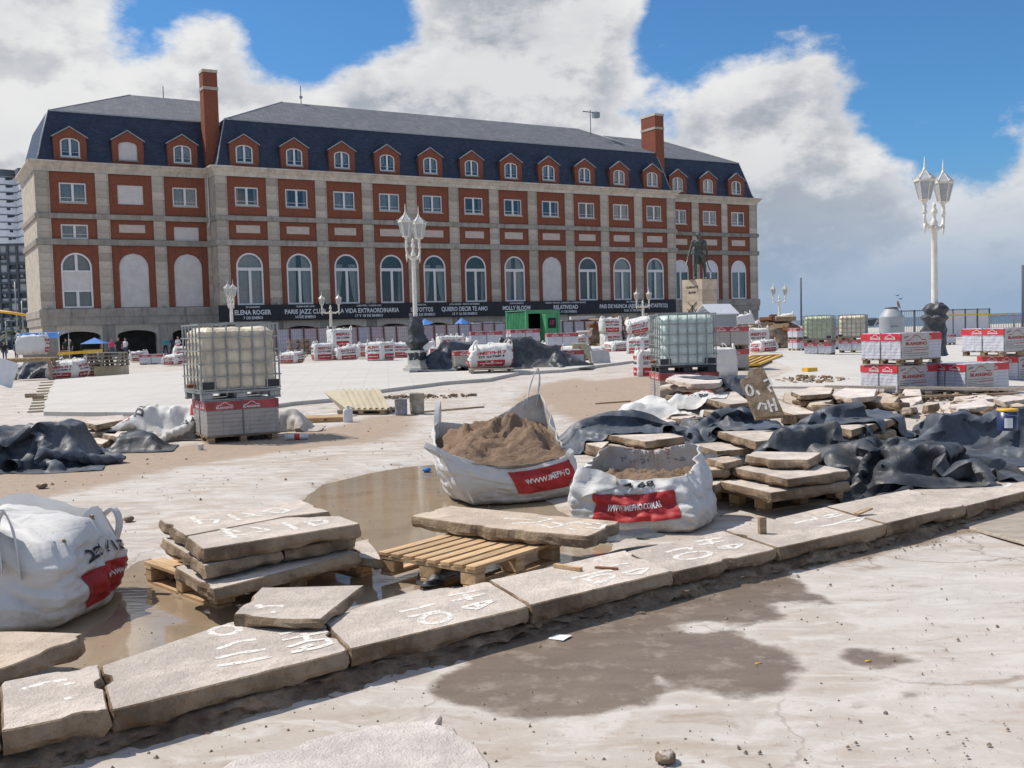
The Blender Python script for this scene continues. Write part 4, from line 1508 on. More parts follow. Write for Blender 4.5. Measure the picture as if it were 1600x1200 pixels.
# ------------------------------------------------------------------ the town behind
def far_buildings():
 # white tower with folded front
 D = 400.0
 p = at_depth(-20, 400, D)
 o = thing('tower_block', 'white folded-front apartment tower behind the hotel wing', 'building', (p.x, p.y, -0.4), 0.0)
 k = D / FPX
 top = at_depth(20, 272, D).z + 0.4
 xs = [-30, 6, 19, 34, 60]
 ys = [0, 3, 6, 1, 4]
 fl = 11.6 * k
 pts = [(x0 * k * 1.0 + 20 * k, yy) for x0, yy in zip(xs, ys)]
 n = int(top / fl)
 for i in range(len(pts) - 1):
  m = MB()
  (xa, ya), (xb, yb) = pts[i], pts[i + 1]
  m.add([(xa, ya, 0), (xb, yb, 0), (xb, 26, 0), (xa, 26, 0), (xa, ya, top), (xb, yb, top), (xb, 26, top), (xa, 26, top)],
    [(0, 1, 5, 4), (1, 2, 6, 5), (2, 3, 7, 6), (3, 0, 4, 7), (4, 5, 6, 7)])
  m.build('facade_bay', M['tower'], o)
 m = MB()
 m.grid([[(x, y - 0.6, top - 0.2) for x, y in pts], [(x, y - 0.6, top + 2.4) for x, y in pts], [(x, 26, top + 2.4) for x, y in pts]], 0, False)
 m.build('parapet', M['tower_line'], o)
 fm = MB()
 for i in range(len(pts) - 1):
  (xa, ya), (xb, yb) = pts[i], pts[i + 1]
  fm.bar((xa, ya - 0.05, 0), (xb, yb - 0.05, 0), 0.25, 0.35)
 fmesh = fm.mesh('floor_line', M['tower_line'])
 wm = MB(); wm.bx(-0.62, 0.62, 0, 0.12, 0, 0.9); wm = wm.mesh('window', M['far_glass'])
 for f in range(n - 11, n + 1):
  z = top - (n - f) * fl - 0.6
  put('floor_line', fmesh, o, (0, 0, z))
  for (sx, dz) in ((0.30, 1.1), (0.44, 1.0), (0.62, 0.8)):
   for i in (1, 3):
    (xa, ya), (xb, yb) = pts[i], pts[i + 1]
    if rnd.random() < 0.15:
     continue
    ob = put('window', wm, o, (xa + (xb - xa) * sx, ya + (yb - ya) * sx - 0.08, z - dz))
    ob.rotation_euler.z = math.atan2(yb - ya, xb - xa)
 # slab block with a dark grid
 D = 290.0
 p = at_depth(-40, 500, D)
 k = D / FPX
 o = thing('apartment_block', 'grey apartment block with dark grid front at the plaza corner', 'building', (p.x, p.y, -0.4), math.radians(6))
 top = at_depth(30, 381, D).z + 0.4
 W = 106 * k
 cw, rh = 13.6 * k, 15.0 * k
 m = MB(); m.bx(0, W, 0.9, 24, 0, top); m.build('wall', M['tower_grid'], o)
 nr, nc = int(top / rh), int(W / cw)
 cm = MB(); cm.bx(-0.28, 0.28, -0.1, 0.95, 0, top); cm = cm.mesh('column', M['tower_grid'])
 sm = MB(); sm.bx(0, W, 0.0, 0.95, -0.3, 0.3); sm = sm.mesh('floor_slab', M['tower_grid'])
 for c in range(nc + 1):
  put('column', cm, o, (c * cw, 0, 0))
 for r in range(nr + 1):
  put('floor_slab', sm, o, (0, 0, top - r * rh))
 pm = MB(); pm.bx(-cw / 2 + 0.3, cw / 2 - 0.3, 0.5, 0.88, 0.3, rh * 0.42); pm = pm.mesh('spandrel_panel', M['far_panel'])
 fmx = MB(); fmx.bx(-cw / 2 + 0.3, cw / 2 - 0.3, 0.5, 0.88, 0.3, rh - 0.3); fmx = fmx.mesh('infill_panel', M['far_panel'])
 gm = MB(); gm.bx(-cw / 2 + 0.5, cw / 2 - 0.5, 0.8, 0.89, rh * 0.45, rh - 0.35); gm = gm.mesh('window', M['far_glass'])
 bl = MB(); bl.bx(-cw / 2 + 0.5, 0, 0.72, 0.79, rh * 0.6, rh - 0.35); bl = bl.mesh('blind', M['far_panel'])
 for r in range(nr):
  for c in range(1, nc):
   loc = ((c + 0.5) * cw, 0, top - (r + 1) * rh)
   if r == 0 or rnd.random() < 0.28:
    put('infill_panel', fmx, o, loc)
   else:
    put('spandrel_panel', pm, o, loc)
    put('window', gm, o, loc)
    if rnd.random() < 0.5:
     put('blind', bl, o, loc)
far_buildings()
# ------------------------------------------------------------------ paving stones, kerb
STONES = []
def stone(name, label, cat, poly, zt, thick, seed=0, mat='slab', group=None, tilt=(0, 0), marks=(), parent=None, world=None, rough=1.0, step=0.055, mw=0.05):
 """a slab: dressed top, broken edges. poly = outline of its top in the photograph at height zt"""
 P = world if world is not None else [G(x, y, zt) for x, y in poly]
 P = [Vector((p[0], p[1], 0)) for p in P]
 area = sum(P[i].x * P[(i + 1) % len(P)].y - P[(i + 1) % len(P)].x * P[i].y for i in range(len(P)))
 if area < 0:
  P = P[::-1]
 c = sum(P, Vector()) / len(P)
 STONES.append(([(p.x, p.y) for p in P], zt, c))
 rr = random.Random(seed * 31 + 5)
 pts = []
 n = len(P)
 for i in range(n):
  a, b = P[i], P[(i + 1) % n]
  L_ = (b - a).length
  k = max(2, int(L_ / step))
  nrm = Vector(((b - a).y, -(b - a).x, 0)).normalized()
  chip = rr.random() < 0.5
  cp = rr.uniform(0.2, 0.8)
  ts = np.arange(k) / k
  wob = 0.007 * rough * fbm(ts * L_ * 5 + seed * 7 + i * 3, 0.5, 0, seed)
  for j in range(k):
   t = j / k
   if j == 0:
    q = a + (c - a).normalized() * rr.uniform(0.0, 0.012) * rough
   else:
    q = a.lerp(b, t) + nrm * float(wob[j])
    if chip and abs(t - cp) < 0.05 / max(L_, .2):
     q -= nrm * 0.022 * rough
   pts.append((q, nrm))
 m = len(pts)
 z = lambda q: zt + tilt[0] * (q.x - c.x) + tilt[1] * (q.y - c.y)
 prof = [(-0.007, 0.0, 0.0), (0.0, -0.006, 0.12), (0.006, -0.30 * thick, 0.55), (0.010, -0.62 * thick, 1.0), (0.0, -0.86 * thick, 1.4), (-0.03, -thick, 1.6)]
 base = Vector((c.x, c.y, zt - thick))
 rings = []
 qx, qy = np.array([q.x for q, _ in pts]), np.array([q.y for q, _ in pts])
 nx, ny = np.array([n_.x for _, n_ in pts]), np.array([n_.y for _, n_ in pts])
 zq = zt + tilt[0] * (qx - c.x) + tilt[1] * (qy - c.y)
 for (o, dz, amp) in prof:
  e = o + amp * rough * (0.020 * fbm(qx * 8, qy * 8, dz * 40, seed + 3) + 0.012 * fbm(qx * 28, qy * 28, dz * 90, seed + 4, 2))
  zz = zq + dz
  if amp > 0.5:
   zz = zz + 0.022 * amp * rough * fbm(qx * 5, qy * 5, 3.3, seed + 9)
  rings.append(np.stack([qx + nx * e - base.x, qy + ny * e - base.y, zz - base.z], -1).tolist())
 mb = MB()
 mb.grid(rings, 0, False, closed_u=True)
 mb.f += [tuple(range(m)), tuple((len(prof) - 1) * m + i for i in range(m))[::-1]]
 mb.m += [0, 0]
 mb.s += [False, False]
 o = mb.build(name, M[mat], parent)
 if parent is None:
  o.location = base
  tag(o, label, cat, group, 'thing')
 else:
  o.location = base
 for si, st in enumerate(marks):
  # one brushed stroke; the points are places in the photograph on the top face
  q = [G(x, y, zt) for x, y in st]
  mm = MB()
  rows = []
  dens = []
  for i in range(len(q) - 1):
   kk = max(2, int((q[i + 1] - q[i]).length / 0.03))
   dens += [q[i].lerp(q[i + 1], j / kk) for j in range(kk)]
  dens.append(q[-1])
  for i, p in enumerate(dens):
   d = (dens[min(i + 1, len(dens) - 1)] - dens[max(0, i - 1)])
   s = Vector((d.y, -d.x, 0)).normalized() if d.length > 1e-6 else Vector((1, 0, 0))
   w = mw / 2 * (1 + 0.28 * float(fbm(p.x * 22, p.y * 22, 0, 7)))
   rows.append([((p + s * e * w).x - base.x, (p + s * e * w).y - base.y, z(p) + 0.0009 + 0.00025 * si - base.z) for e in (-1, 1)])
  mm.grid(rows, 0, False)
  mm.build('painted_mark', M['whitepaint'], o)
 return o
def S(*p):
 return list(p)
def circ(cx, cy, rx, ry, a0=0, a1=360, n=14, rot=0):
 out = []
 for k in range(n + 1):
  a = math.radians(a0 + (a1 - a0) * k / n)
  x, y = rx * math.cos(a), ry * math.sin(a)
  out.append((cx + x * math.cos(rot) - y * math.sin(rot), cy + x * math.sin(rot) + y * math.cos(rot)))
 return out
# marks as brushed on the kerb stones
KM = {1: [circ(352, 985, 23, 7, rot=-0.1), S((382, 975), (398, 973), (404, 968), (425, 966)), S((338, 1015), (372, 1003), (400, 999)), S((337, 1029), (378, 1020), (416, 1015)),
   S((339, 1041), (380, 1035), (424, 1026)), S((437, 992), (470, 984), (510, 980)), S((441, 1001), (475, 994), (512, 987)), S((474, 990), (482, 1000)),
   S((450, 1012), (480, 1002), (510, 999), (517, 1006), (495, 1013), (455, 1020)), S((470, 1014), (488, 1008))],
  2: [S((624, 956), (650, 951), (680, 943)), S((638, 964), (660, 960), (688, 954)), circ(681, 966, 24, 8, rot=-0.15), S((700, 931), (730, 926), (748, 922)), S((706, 940), (735, 933), (758, 928)), S((726, 929), (735, 938)),
   S((722, 950), (745, 943), (772, 938)), S((722, 950), (745, 952), (772, 938)), S((742, 944), (752, 950))],
  3: [S((893, 904), (920, 898), (948, 891)), S((909, 905), (915, 906)), circ(939, 903, 20, 5, rot=-0.15), S((925, 912), (950, 908)), S((930, 890), (960, 884), (982, 880)), S((940, 884), (955, 893)), S((972, 897), (995, 890), (1012, 888), (1000, 897), (972, 898))],
  4: [S((1040, 863), (1060, 858), (1080, 855), (1078, 859)), S((1052, 870), (1056, 870)), circ(1083, 868, 28, 5.5, rot=-0.12), S((1086, 847), (1110, 843), (1128, 840)), S((1092, 852), (1115, 848), (1132, 845)), S((1108, 844), (1112, 851)),
   S((1122, 856), (1140, 852), (1160, 850), (1150, 857), (1122, 857)), S((1136, 853), (1142, 858))],
  5: [S((1240, 818), (1258, 814), (1276, 811), (1270, 808)), S((1280, 823), (1300, 820), (1318, 815)), S((1284, 807), (1310, 802)), S((1292, 810), (1318, 804)), S((1298, 805), (1304, 809)), S((1314, 816), (1335, 810), (1350, 808), (1340, 815), (1314, 817))],
  7: [S((1525, 760), (1540, 752), (1558, 751)), circ(1562, 757, 16, 4)],
  0: [S((35, 1077), (70, 1067), (105, 1062)), S((100, 1070), (118, 1067)), S((100, 1093), (112, 1090))]}
def kerb():
 g = 'worn kerb stones laid end to end'
 labs = ['kerb stone at the picture corner with a short white dash', 'kerb stone marked 0.4, 111 and HB in white', 'kerb stone marked 110 HB in white', 'kerb stone in front of the empty pallet marked HB',
   'kerb stone in front of the open sand bag marked 18 HB', 'kerb stone marked 17 HB before the slab stack', 'kerb stone under the crumpled black sheet', 'kerb stone with a round white mark past the black sheet', 'last kerb stone at the frame edge']
 for i in range(len(KERB_FRONT) - 1):
  a, b, c, d = KERB_FRONT[i], KERB_FRONT[i + 1], KERB_BACK[i + 1], KERB_BACK[i]
  W = [G(x, y, KERB_Z) for x, y in (a, b, c, d)]
  # leave an open joint
  ex = (W[1] - W[0]).normalized() * 0.004
  W = [W[0] + ex, W[1] - ex, W[2] - ex, W[3] + ex]
  k = i - 1
  if i == 2:
   W.insert(3, G(365, 968, KERB_Z))
  stone('kerb_stone', labs[i], 'kerb stone', None, KERB_Z + 0.006 * math.sin(i * 2.1), 0.095, 40 + i, 'slab', g, world=W, marks=KM.get(k, ()), rough=1.35, step=0.04, mw=0.034)
 # bedding under the stones
 F = [G(x, y, KERB_Z) for x, y in KERB_FRONT]
 B = [G(x, y, KERB_Z) for x, y in KERB_BACK]
 rows = []
 N = 420
 def along(L_, t):
  s = t * (len(L_) - 1)
  i = min(int(s), len(L_) - 2)
  return L_[i].lerp(L_[i + 1], s - i)
 prof = ((-0.12, 0.088), (-0.05, 0.08), (-0.015, 0.068), (0.005, 0.055), (0.012, 0.042), (0.022, 0.03), (0.03, 0.02), (0.05, 0.01), (0.07, 0.004), (0.11, -0.02))
 fs = [along(F, k / N) for k in range(N + 1)]
 bs = [along(B, k / N) for k in range(N + 1)]
 fx, fy = np.array([p.x for p in fs])[:, None], np.array([p.y for p in fs])[:, None]
 dd = [(f - b).normalized() for f, b in zip(fs, bs)]
 dx, dy = np.array([p.x for p in dd])[:, None], np.array([p.y for p in dd])[:, None]
 oo, zz = np.array([p[0] for p in prof])[None], np.array([p[1] for p in prof])[None]
 n1 = fbm(fx * 7, fy * 7, zz * 25, 77, 4) * 0.10 + fbm(fx * 26, fy * 26, zz * 70, 75, 2) * 0.035 + fbm(fx * 2, fy * 2, 1 + 0 * zz, 78, 2) * 0.06
 e = oo + n1 * np.where(zz < 0.08, 1, 0.3)
 X, Y = fx + dx * e, fy + dy * e
 Zz = zz + 0.03 * fbm(fx * 11, fy * 11, oo * 30, 79, 3)
 rows = [[(bs[k].x, bs[k].y, -0.05), (bs[k].x, bs[k].y, 0.08)] + list(zip(X[k].tolist(), Y[k].tolist(), Zz[k].tolist())) for k in range(N + 1)]
 mb = MB()
 mb.grid(rows, 0, False)
 o = mb.build('kerb_bedding', M['rubble'])
 o['kind'] = 'structure'
kerb()
# ------------------------------------------------------------------ pallets
_pm = {}
def boxmesh(name, sx, sy, sz, mat):
 k = (name, round(sx, 3), round(sy, 3), round(sz, 3), mat)
 if k not in _pm:
  mb = MB()
  bm = bmesh.new()
  bmesh.ops.create_cube(bm, size=1.0)
  bmesh.ops.scale(bm, vec=(sx, sy, sz), verts=bm.verts)
  bmesh.ops.bevel(bm, geom=bm.edges, offset=min(sx, sy, sz) * 0.08, segments=1, affect='EDGES')
  _pm[k] = bm_mesh(bm, name, M[mat])
 return _pm[k]
def pallet(label, loc, rz, L_=1.2, W=1.0, H=0.14, nslat=7, mat='wood', group=None, name='wooden_pallet', rot=None, block_mat=None, parent=None):
 """slats run along x (length L_), spread along y"""
 o = thing(name, label, 'pallet', loc, rz, group, rot)
 t = 0.022
 sw = W / nslat * 0.72
 bm_ = block_mat or mat
 for k in range(nslat):
  y = -W / 2 + sw / 2 + (W - sw) * k / (nslat - 1)
  p = put('slat', boxmesh('slat', L_, sw, t, mat), o, (rnd.uniform(-.006, .006), y, H - t / 2))
  p.rotation_euler.z = rnd.uniform(-0.008, 0.008)
 for x in (-L_ / 2 + 0.05, 0, L_ / 2 - 0.05):
  put('stringer', boxmesh('stringer', 0.095, W, t, mat), o, (x, 0, H - t * 1.5 - 0.001))
  for y in (-W / 2 + 0.07, 0, W / 2 - 0.07):
   put('block', boxmesh('block', 0.09, 0.13, H - 3 * t - 0.004, bm_), o, (x, y, t + (H - 3 * t) / 2))
 for y in (-W / 2 + 0.06, 0, W / 2 - 0.06):
  put('bottom_board', boxmesh('bottom_board', L_, 0.1, t, mat), o, (0, y, t / 2))
 return o
def basis(a, b):
 """angle of the ground direction a->b"""
 return math.atan2(b.y - a.y, b.x - a.x)
# --- stack of slabs at the left
def left_stack():
 g = 'slabs of the stack left of the puddle'
 a, b = G(335, 940, 0.03), G(590, 884, 0.03)
 rz = basis(a, b)
 n = Vector((-math.sin(rz), math.cos(rz), 0))
 c = (a + b) / 2 + n * 0.52
 pallet('pallet half hidden under the stack of stone slabs beside the puddle', (c.x, c.y, -0.03), rz + math.pi / 2, 1.0, 1.15, 0.15, 6, 'wood')
 stone('paving_stone', 'bottom slab of the marked stack, lying on the pallet', 'stone slab', [(271, 886), (332, 921), (562, 863), (470, 838)], 0.215, 0.085, 1, 'slab', g)
 stone('paving_stone', 'middle slab of the marked stack, cracked along its edge', 'stone slab', [(252, 839), (320, 887), (440, 862), (400, 825)], 0.305, 0.085, 2, 'slab', g, (0.0, -0.02))
 stone('paving_stone', 'second slab down in the marked stack, its end towards the puddle', 'stone slab', [(444, 861), (556, 838), (500, 806), (405, 824)], 0.30, 0.08, 3, 'slab', g)
 stone('paving_stone', 'top slab of the stack marked BA15 in white', 'stone slab', [(291, 838), (316, 858), (564, 818), (531, 806), (447, 808)], 0.405, 0.09, 4, 'slab', g, (0, 0),
   [S((345, 826), (375, 831)), S((350, 838), (385, 835)), S((352, 829), (368, 841)), S((392, 824), (424, 829), (398, 832)), S((443, 817), (466, 828)), S((476, 815), (492, 822), (510, 818), (508, 813), (480, 815))], step=0.04, mw=0.036)
 stone('paving_stone', 'slab at the back of the stack top marked with white letters', 'stone slab', [(249, 812), (290, 837), (446, 807), (515, 799), (470, 781)], 0.40, 0.085, 5, 'slab', g, (0, 0),
   [S((298, 808), (315, 819)), S((310, 813), (340, 812), (336, 818)), S((357, 804), (374, 813)), S((380, 802), (405, 806), (383, 807)), S((410, 800), (430, 794), (452, 798), (440, 802), (412, 800))], mw=0.036)
 stone('paving_stone', 'small slab sticking out low from the stack towards the pallet', 'stone slab', [(547, 848), (575, 842), (592, 864), (596, 874), (562, 872)], 0.16, 0.07, 6, 'slab', g)
 stone('paving_stone', 'small broken slab lying in the puddle edge left of the stack', 'stone slab', [(232, 872), (262, 866), (290, 885), (270, 893)], 0.07, 0.06, 7, 'slab')
 stone('paving_stone', 'fallen slab marked with a dot and stroke, lapping the kerb below the stack', 'stone slab', [(364, 960), (408, 918), (569, 914), (502, 967), (440, 968)], 0.225, 0.055, 8, 'slab', None, (0, 0),
   [S((398, 950), (420, 947), (444, 947)), S((402, 945), (410, 950)), S((424, 956), (432, 957))], mw=0.04)
 stone('paving_stone', 'loose plain slab at the left frame edge beside the near bag', 'stone slab', [(-120, 990), (20, 985), (132, 991), (124, 1000), (0, 1047), (-160, 1085)], 0.15, 0.10, 9, 'slab_tan', None, (0.02, 0.0))
left_stack()
def centre_pallet():
 # slats run away from the camera to the upper right
 f = [G(x, y, 0.16) for x, y in ((588, 864), (778, 876))]
 bk = [G(x, y, 0.16) for x, y in ((704, 827), (880, 852))]
 ax = ((bk[0] - f[0]) + (bk[1] - f[1])) / 2
 c = (f[0] + f[1] + bk[0] + bk[1]) / 4
 rz = math.atan2(ax.y, ax.x)
 ww = abs((f[1] - f[0]).dot(Vector((-math.sin(rz), math.cos(rz), 0))))
 pallet('empty pale pine pallet with a slab laid across its back, in the centre', (c.x, c.y, 0.015), rz, max(0.9, ax.length * 1.12), ww, 0.15, 8, 'wood')
 stone('paving_stone', 'slab marked BP5 lying across the pine pallet', 'stone slab', [(641, 806), (704, 790), (969, 815), (920, 838), (775, 826)], 0.262, 0.085, 12, 'slab_tan', None, (0.0, 0.0),
   [S((787, 810), (830, 812)), S((842, 808), (862, 811), (842, 816), (800, 818)), S((840, 819), (862, 825), (890, 818), (908, 815)), S((862, 816), (880, 820)), S((895, 816), (925, 820)),
   S((915, 824), (938, 827), (945, 820), (925, 817)), S((886, 826), (900, 829))], step=0.045, mw=0.034)
 m = MB()
 a, b = G(880, 887, 0.176), G(892, 893, 0.176)
 m.bar(a + Vector((-0.05, 0.02, 0.012)), b + Vector((0.06, 0, 0.012)), 0.03, 0.02)
 tag(m.build('wood_scrap', M['wood']), 'small pine offcut on the kerb in front of the pallet', 'wood scrap')
 m = MB()
 a = G(1191, 834, KERB_Z)
 m.box((a.x, a.y, KERB_Z + 0.055), (0.05, 0.03, 0.115), 0.3)
 tag(m.build('wood_peg', M['oldwood']), 'brown wooden peg standing on the kerb', 'wood peg')
 m = MB()
 m.bar(G(930, 887, KERB_Z + .01), G(965, 889, KERB_Z + .01), 0.03, 0.015)
 tag(m.build('wood_scrap', M['rust']), 'thin dark stick lying on the kerb lettering', 'wood scrap')
 m = MB()
 m.bar(G(1338, 803, KERB_Z + .02), G(1360, 794, KERB_Z + .05), 0.05, 0.012)
 tag(m.build('wood_scrap', M['oldwood']), 'flat brown splinter on the kerb near the crumpled sheet', 'wood scrap')
centre_pallet()
def right_stacks():
 g = 'slabs of the stack behind the open sand bag'
 f, r_, l_ = G(1203, 800, 0.0), G(1327, 782, 0.0), G(1092, 783, 0.0)
 rz = basis(f, r_)
 c = (r_ + l_) / 2
 c = f + (r_ - f) / 2 + (l_ - f) / 2
 pallet('pallet carrying the slab stack behind the open sand bag', (c.x, c.y, 0.0), rz, (r_ - f).length, (l_ - f).length, 0.15, 7, 'oldwood', block_mat='wood')
 z = 0.15
 stone('paving_stone', 'bottom front slab of the stack on the old pallet', 'stone slab', [(1123, 752), (1204, 770), (1328, 753), (1240, 738)], z + 0.085, 0.085, 21, 'slab', g)
 stone('paving_stone', 'bottom slab of the old pallet stack, on the side of the sand bag', 'stone slab', [(1072, 752), (1090, 762), (1121, 757), (1150, 738), (1090, 738)], z + 0.08, 0.08, 22, 'slab', g)
 stone('paving_stone', 'second slab of the old pallet stack with a white chalk mark', 'stone slab', [(1142, 730), (1230, 749), (1328, 735), (1250, 720)], z + 0.18, 0.085, 23, 'slab', g, marks=[S((1195, 730), (1215, 733))])
 stone('paving_stone', 'tan slab beside the chalk-marked one, half under the black sheet', 'stone slab', [(1062, 729), (1075, 736), (1139, 733), (1160, 716), (1085, 712)], z + 0.175, 0.08, 24, 'slab_tan', g)
 stone('paving_stone', 'topmost slab of the old pallet stack', 'stone slab', [(1163, 711), (1180, 705), (1284, 707), (1263, 719), (1200, 718)], z + 0.27, 0.085, 25, 'slab', g)
 stone('paving_stone', 'small block on the old pallet stack under the sheet edge', 'stone slab', [(1102, 716), (1140, 712), (1162, 718), (1130, 724)], z + 0.235, 0.06, 26, 'slab_tan', g)
 # pile further back on the left
 g2 = 'slabs of the low pile behind the sand bags'
 for i, (poly, zz, th, lab) in enumerate((
   ([(908, 692), (1000, 700), (1062, 688), (980, 674), (905, 676)], 0.13, 0.10, 'lower slab of the low pile right beside the full sand bag'),
   ([(905, 672), (1008, 690), (1070, 682), (1000, 664), (920, 660)], 0.235, 0.09, 'upper slab of the low pile right beside the full sand bag'),
   ([(1070, 690), (1120, 705), (1180, 700), (1130, 680)], 0.10, 0.09, 'ground slab between the two slab piles'),
   ([(1100, 668), (1180, 690), (1260, 682), (1200, 660)], 0.235, 0.10, 'long slab under the middle of the black sheet'),
   ([(1230, 680), (1300, 694), (1360, 680), (1300, 664)], 0.12, 0.11, 'lower slab right of the long one under the sheet'),
   ([(1290, 664), (1330, 672), (1412, 650), (1370, 640), (1300, 652)], 0.27, 0.10, 'upper slab poking out right of the sheet'),
   ([(1300, 680), (1340, 688), (1400, 672), (1360, 662)], 0.13, 0.10, 'slab below the one poking out of the sheet'))):
  stone('paving_stone', lab, 'stone slab', poly, zz, th, 30 + i, 'slab', g2)
 # heap at the back
 g3 = 'broken slabs heaped before the pallets'
 back = [([(1100, 622), (1140, 632), (1172, 628), (1150, 612), (1106, 612)], 0.42, 0.09, 'slab lying flat on the heap under the blue-black sheet'),
   ([(1095, 640), (1140, 652), (1190, 648), (1150, 630)], 0.25, 0.12, 'big slab low in the heap under the blue-black sheet'),
   ([(1040, 592), (1060, 583), (1130, 590), (1125, 598), (1080, 600)], 0.62, 0.08, 'pale slab thrown across the red taped pallet'),
   ([(1030, 603), (1060, 596), (1140, 600), (1118, 610)], 0.48, 0.08, 'brown slab wedged under the pale one on the red pallet'),
   ([(1040, 618), (1070, 606), (1130, 608), (1105, 622)], 0.32, 0.09, 'lower slab of the heap before the milky tank'),
   ([(1236, 612), (1268, 604), (1302, 606), (1298, 615), (1250, 618)], 0.33, 0.08, 'top slab of the back pile right of the leaning slab'),
   ([(1237, 625), (1270, 616), (1310, 619), (1296, 628)], 0.22, 0.09, 'second slab of the back pile right of the leaning slab'),
   ([(1237, 640), (1270, 628), (1330, 630), (1300, 642)], 0.10, 0.10, 'ground slab of the back pile right of the leaning slab'),
   ([(1298, 617), (1320, 606), (1370, 608), (1366, 619), (1330, 622)], 0.29, 0.08, 'pale slab of the back pile next to the long plank'),
   ([(1305, 634), (1340, 624), (1352, 632), (1330, 638)], 0.14, 0.07, 'small slab below the pale one of the back pile'),
   ([(1352, 628), (1380, 612), (1405, 620), (1396, 630)], 0.16, 0.12, 'broken block before the front pallet of blocks'),
   ([(1212, 640), (1240, 648), (1278, 645), (1240, 634)], 0.16, 0.06, 'pinkish flat slab at the foot of the leaning slab'),
   ([(1482, 632), (1530, 628), (1545, 634), (1500, 640)], 0.42, 0.05, 'white rock weighing down the draped sheet'),
   ([(1490, 620), (1540, 616), (1560, 622), (1510, 626)], 0.16, 0.09, 'pale rubble slab behind the draped sheet'),
   ([(1545, 622), (1590, 616), (1615, 622), (1570, 628)], 0.15, 0.09, 'pale rubble slab at the right frame edge'),
   ([(980, 652), (1008, 640), (1040, 648), (1020, 660)], 0.12, 0.12, 'pinkish block beside the white bag in the heap'),
   ([(1000, 663), (1040, 652), (1070, 660), (1040, 672)], 0.12, 0.10, 'broken stone between the white bag and the low pile'),
   ([(1110, 650), (1120, 642), (1150, 645), (1140, 654)], 0.34, 0.06, 'small loose stone on the sheet before the leaning slab')]
 for i, (poly, zz, th, lab) in enumerate(back):
  stone('paving_stone', lab, 'stone slab', poly, zz, th, 60 + i, 'pale_rubble' if ('pale' in lab or 'white' in lab) else ('slab_tan' if i % 3 == 1 else 'slab'), g3, rough=1.5)
 # lesser broken pieces filling the heap
 rr = random.Random(17)
 spots = [('between the white bag and the leaning slab', (1000, 1160), (622, 662)), ('right of the leaning slab', (1225, 1330), (622, 650)), ('before the plank', (1320, 1560), (618, 636)), ('round the low pile', (930, 1080), (668, 700)), ('behind the drape', (1420, 1600), (628, 648))]
 look = ['thin grey', 'pale chipped', 'brown', 'wedge-shaped', 'small square', 'long narrow', 'rough tan', 'cracked']
 for si, (nm, (xa, xb), (ya, yb)) in enumerate(spots):
  for k in range(8):
   x, y = rr.uniform(xa, xb), rr.uniform(ya, yb)
   w_, h_ = rr.uniform(12, 26), rr.uniform(4, 8)
   a0 = rr.uniform(0, 6.28)
   poly = [(x + w_ * math.cos(a0 + t) * rr.uniform(.7, 1.1), y + h_ * math.sin(a0 + t) * rr.uniform(.7, 1.1)) for t in (0, 1.2, 2.6, 3.7, 5.1)]
   th = rr.uniform(0.05, 0.09)
   zt = th + rr.choice((0.0, 0.0, 0.07, 0.14))
   stone('broken_slab', '%s broken piece %s' % (look[k], nm), 'stone slab', poly, zt, zt if zt < 0.12 else th + 0.05, 300 + si * 10 + k, rr.choice(('slab', 'slab_tan', 'pale_rubble')), 'broken pieces lying about the slab heap', (rr.uniform(-.12, .12), rr.uniform(-.12, .12)), rough=1.5)
 # slabs at the far left behind the torn bag
 for i, (poly, zz, th, lab) in enumerate((
   ([(122, 658), (135, 652), (192, 648), (196, 655), (150, 664)], 0.30, 0.09, 'top slab of the pile left of the torn bag'),
   ([(124, 676), (150, 668), (192, 668), (180, 678)], 0.16, 0.07, 'thin slab in the pile left of the torn bag'),
   ([(128, 690), (150, 682), (176, 684), (160, 694)], 0.09, 0.09, 'broken slab on the ground left of the torn bag'),
   ([(160, 678), (178, 670), (200, 674), (190, 684)], 0.16, 0.08, 'pinkish stone leaning at the torn bag'))):
  stone('paving_stone', lab, 'stone slab', poly, zz, th, 90 + i, 'slab', 'slabs left of the torn bag')
right_stacks()
def leaning_slab():
 # stands tilted on the heap, its marked face towards us
 D = 12.6
 quad = [(1166, 585), (1196, 573), (1226, 646), (1178, 652)]
 c = at_depth(1196, 612, D)
 o = thing('leaning_slab', 'upright leaning slab marked 2.10 HC on the heap', 'stone slab', (c.x, c.y, at_depth(1200, 650, D).z - 0.05), 0)
 base = o.location
 top = [at_depth(x, y, D + (650 - y) * 0.0045) for x, y in [(1158, 592), (1168, 590), (1170, 578), (1192, 573), (1226, 648), (1182, 652)]]
 nrm = (top[3] - top[5]).cross(top[4] - top[5]).normalized()
 if nrm.y > 0:
  nrm = -nrm
 mb = MB()
 n = len(top)
 f = [p - base for p in top]
 bk = [p - base - nrm * 0.09 for p in top]
 mb.add(f + bk, [tuple(range(n)), tuple(range(n, 2 * n))[::-1]] + [(i, i + n, (i + 1) % n + n, (i + 1) % n) for i in range(n)])
 mb.build('face', M['slab_tan'], o)
 for st in (circ(1171, 610, 5, 8, rot=-0.3), S((1182, 610), (1187, 617)), S((1193, 596), (1201, 592), (1206, 600), (1200, 606), (1206, 613)), S((1184, 640), (1188, 630), (1196, 632), (1197, 640)), S((1199, 625), (1206, 644)), S((1208, 622), (1214, 642)), S((1202, 634), (1211, 632))):
  m = MB()
  rows = []
  q = [V_plane(x, y, top[5], nrm) + nrm * 0.004 - base for x, y in st]
  for i, p in enumerate(q):
   d = q[min(i + 1, len(q) - 1)] - q[max(i - 1, 0)]
   s = d.cross(nrm).normalized() * 0.016
   rows.append([tuple(p - s), tuple(p + s)])
  m.grid(rows, 0, False)
  m.build('painted_mark', M['whitepaint'], o)
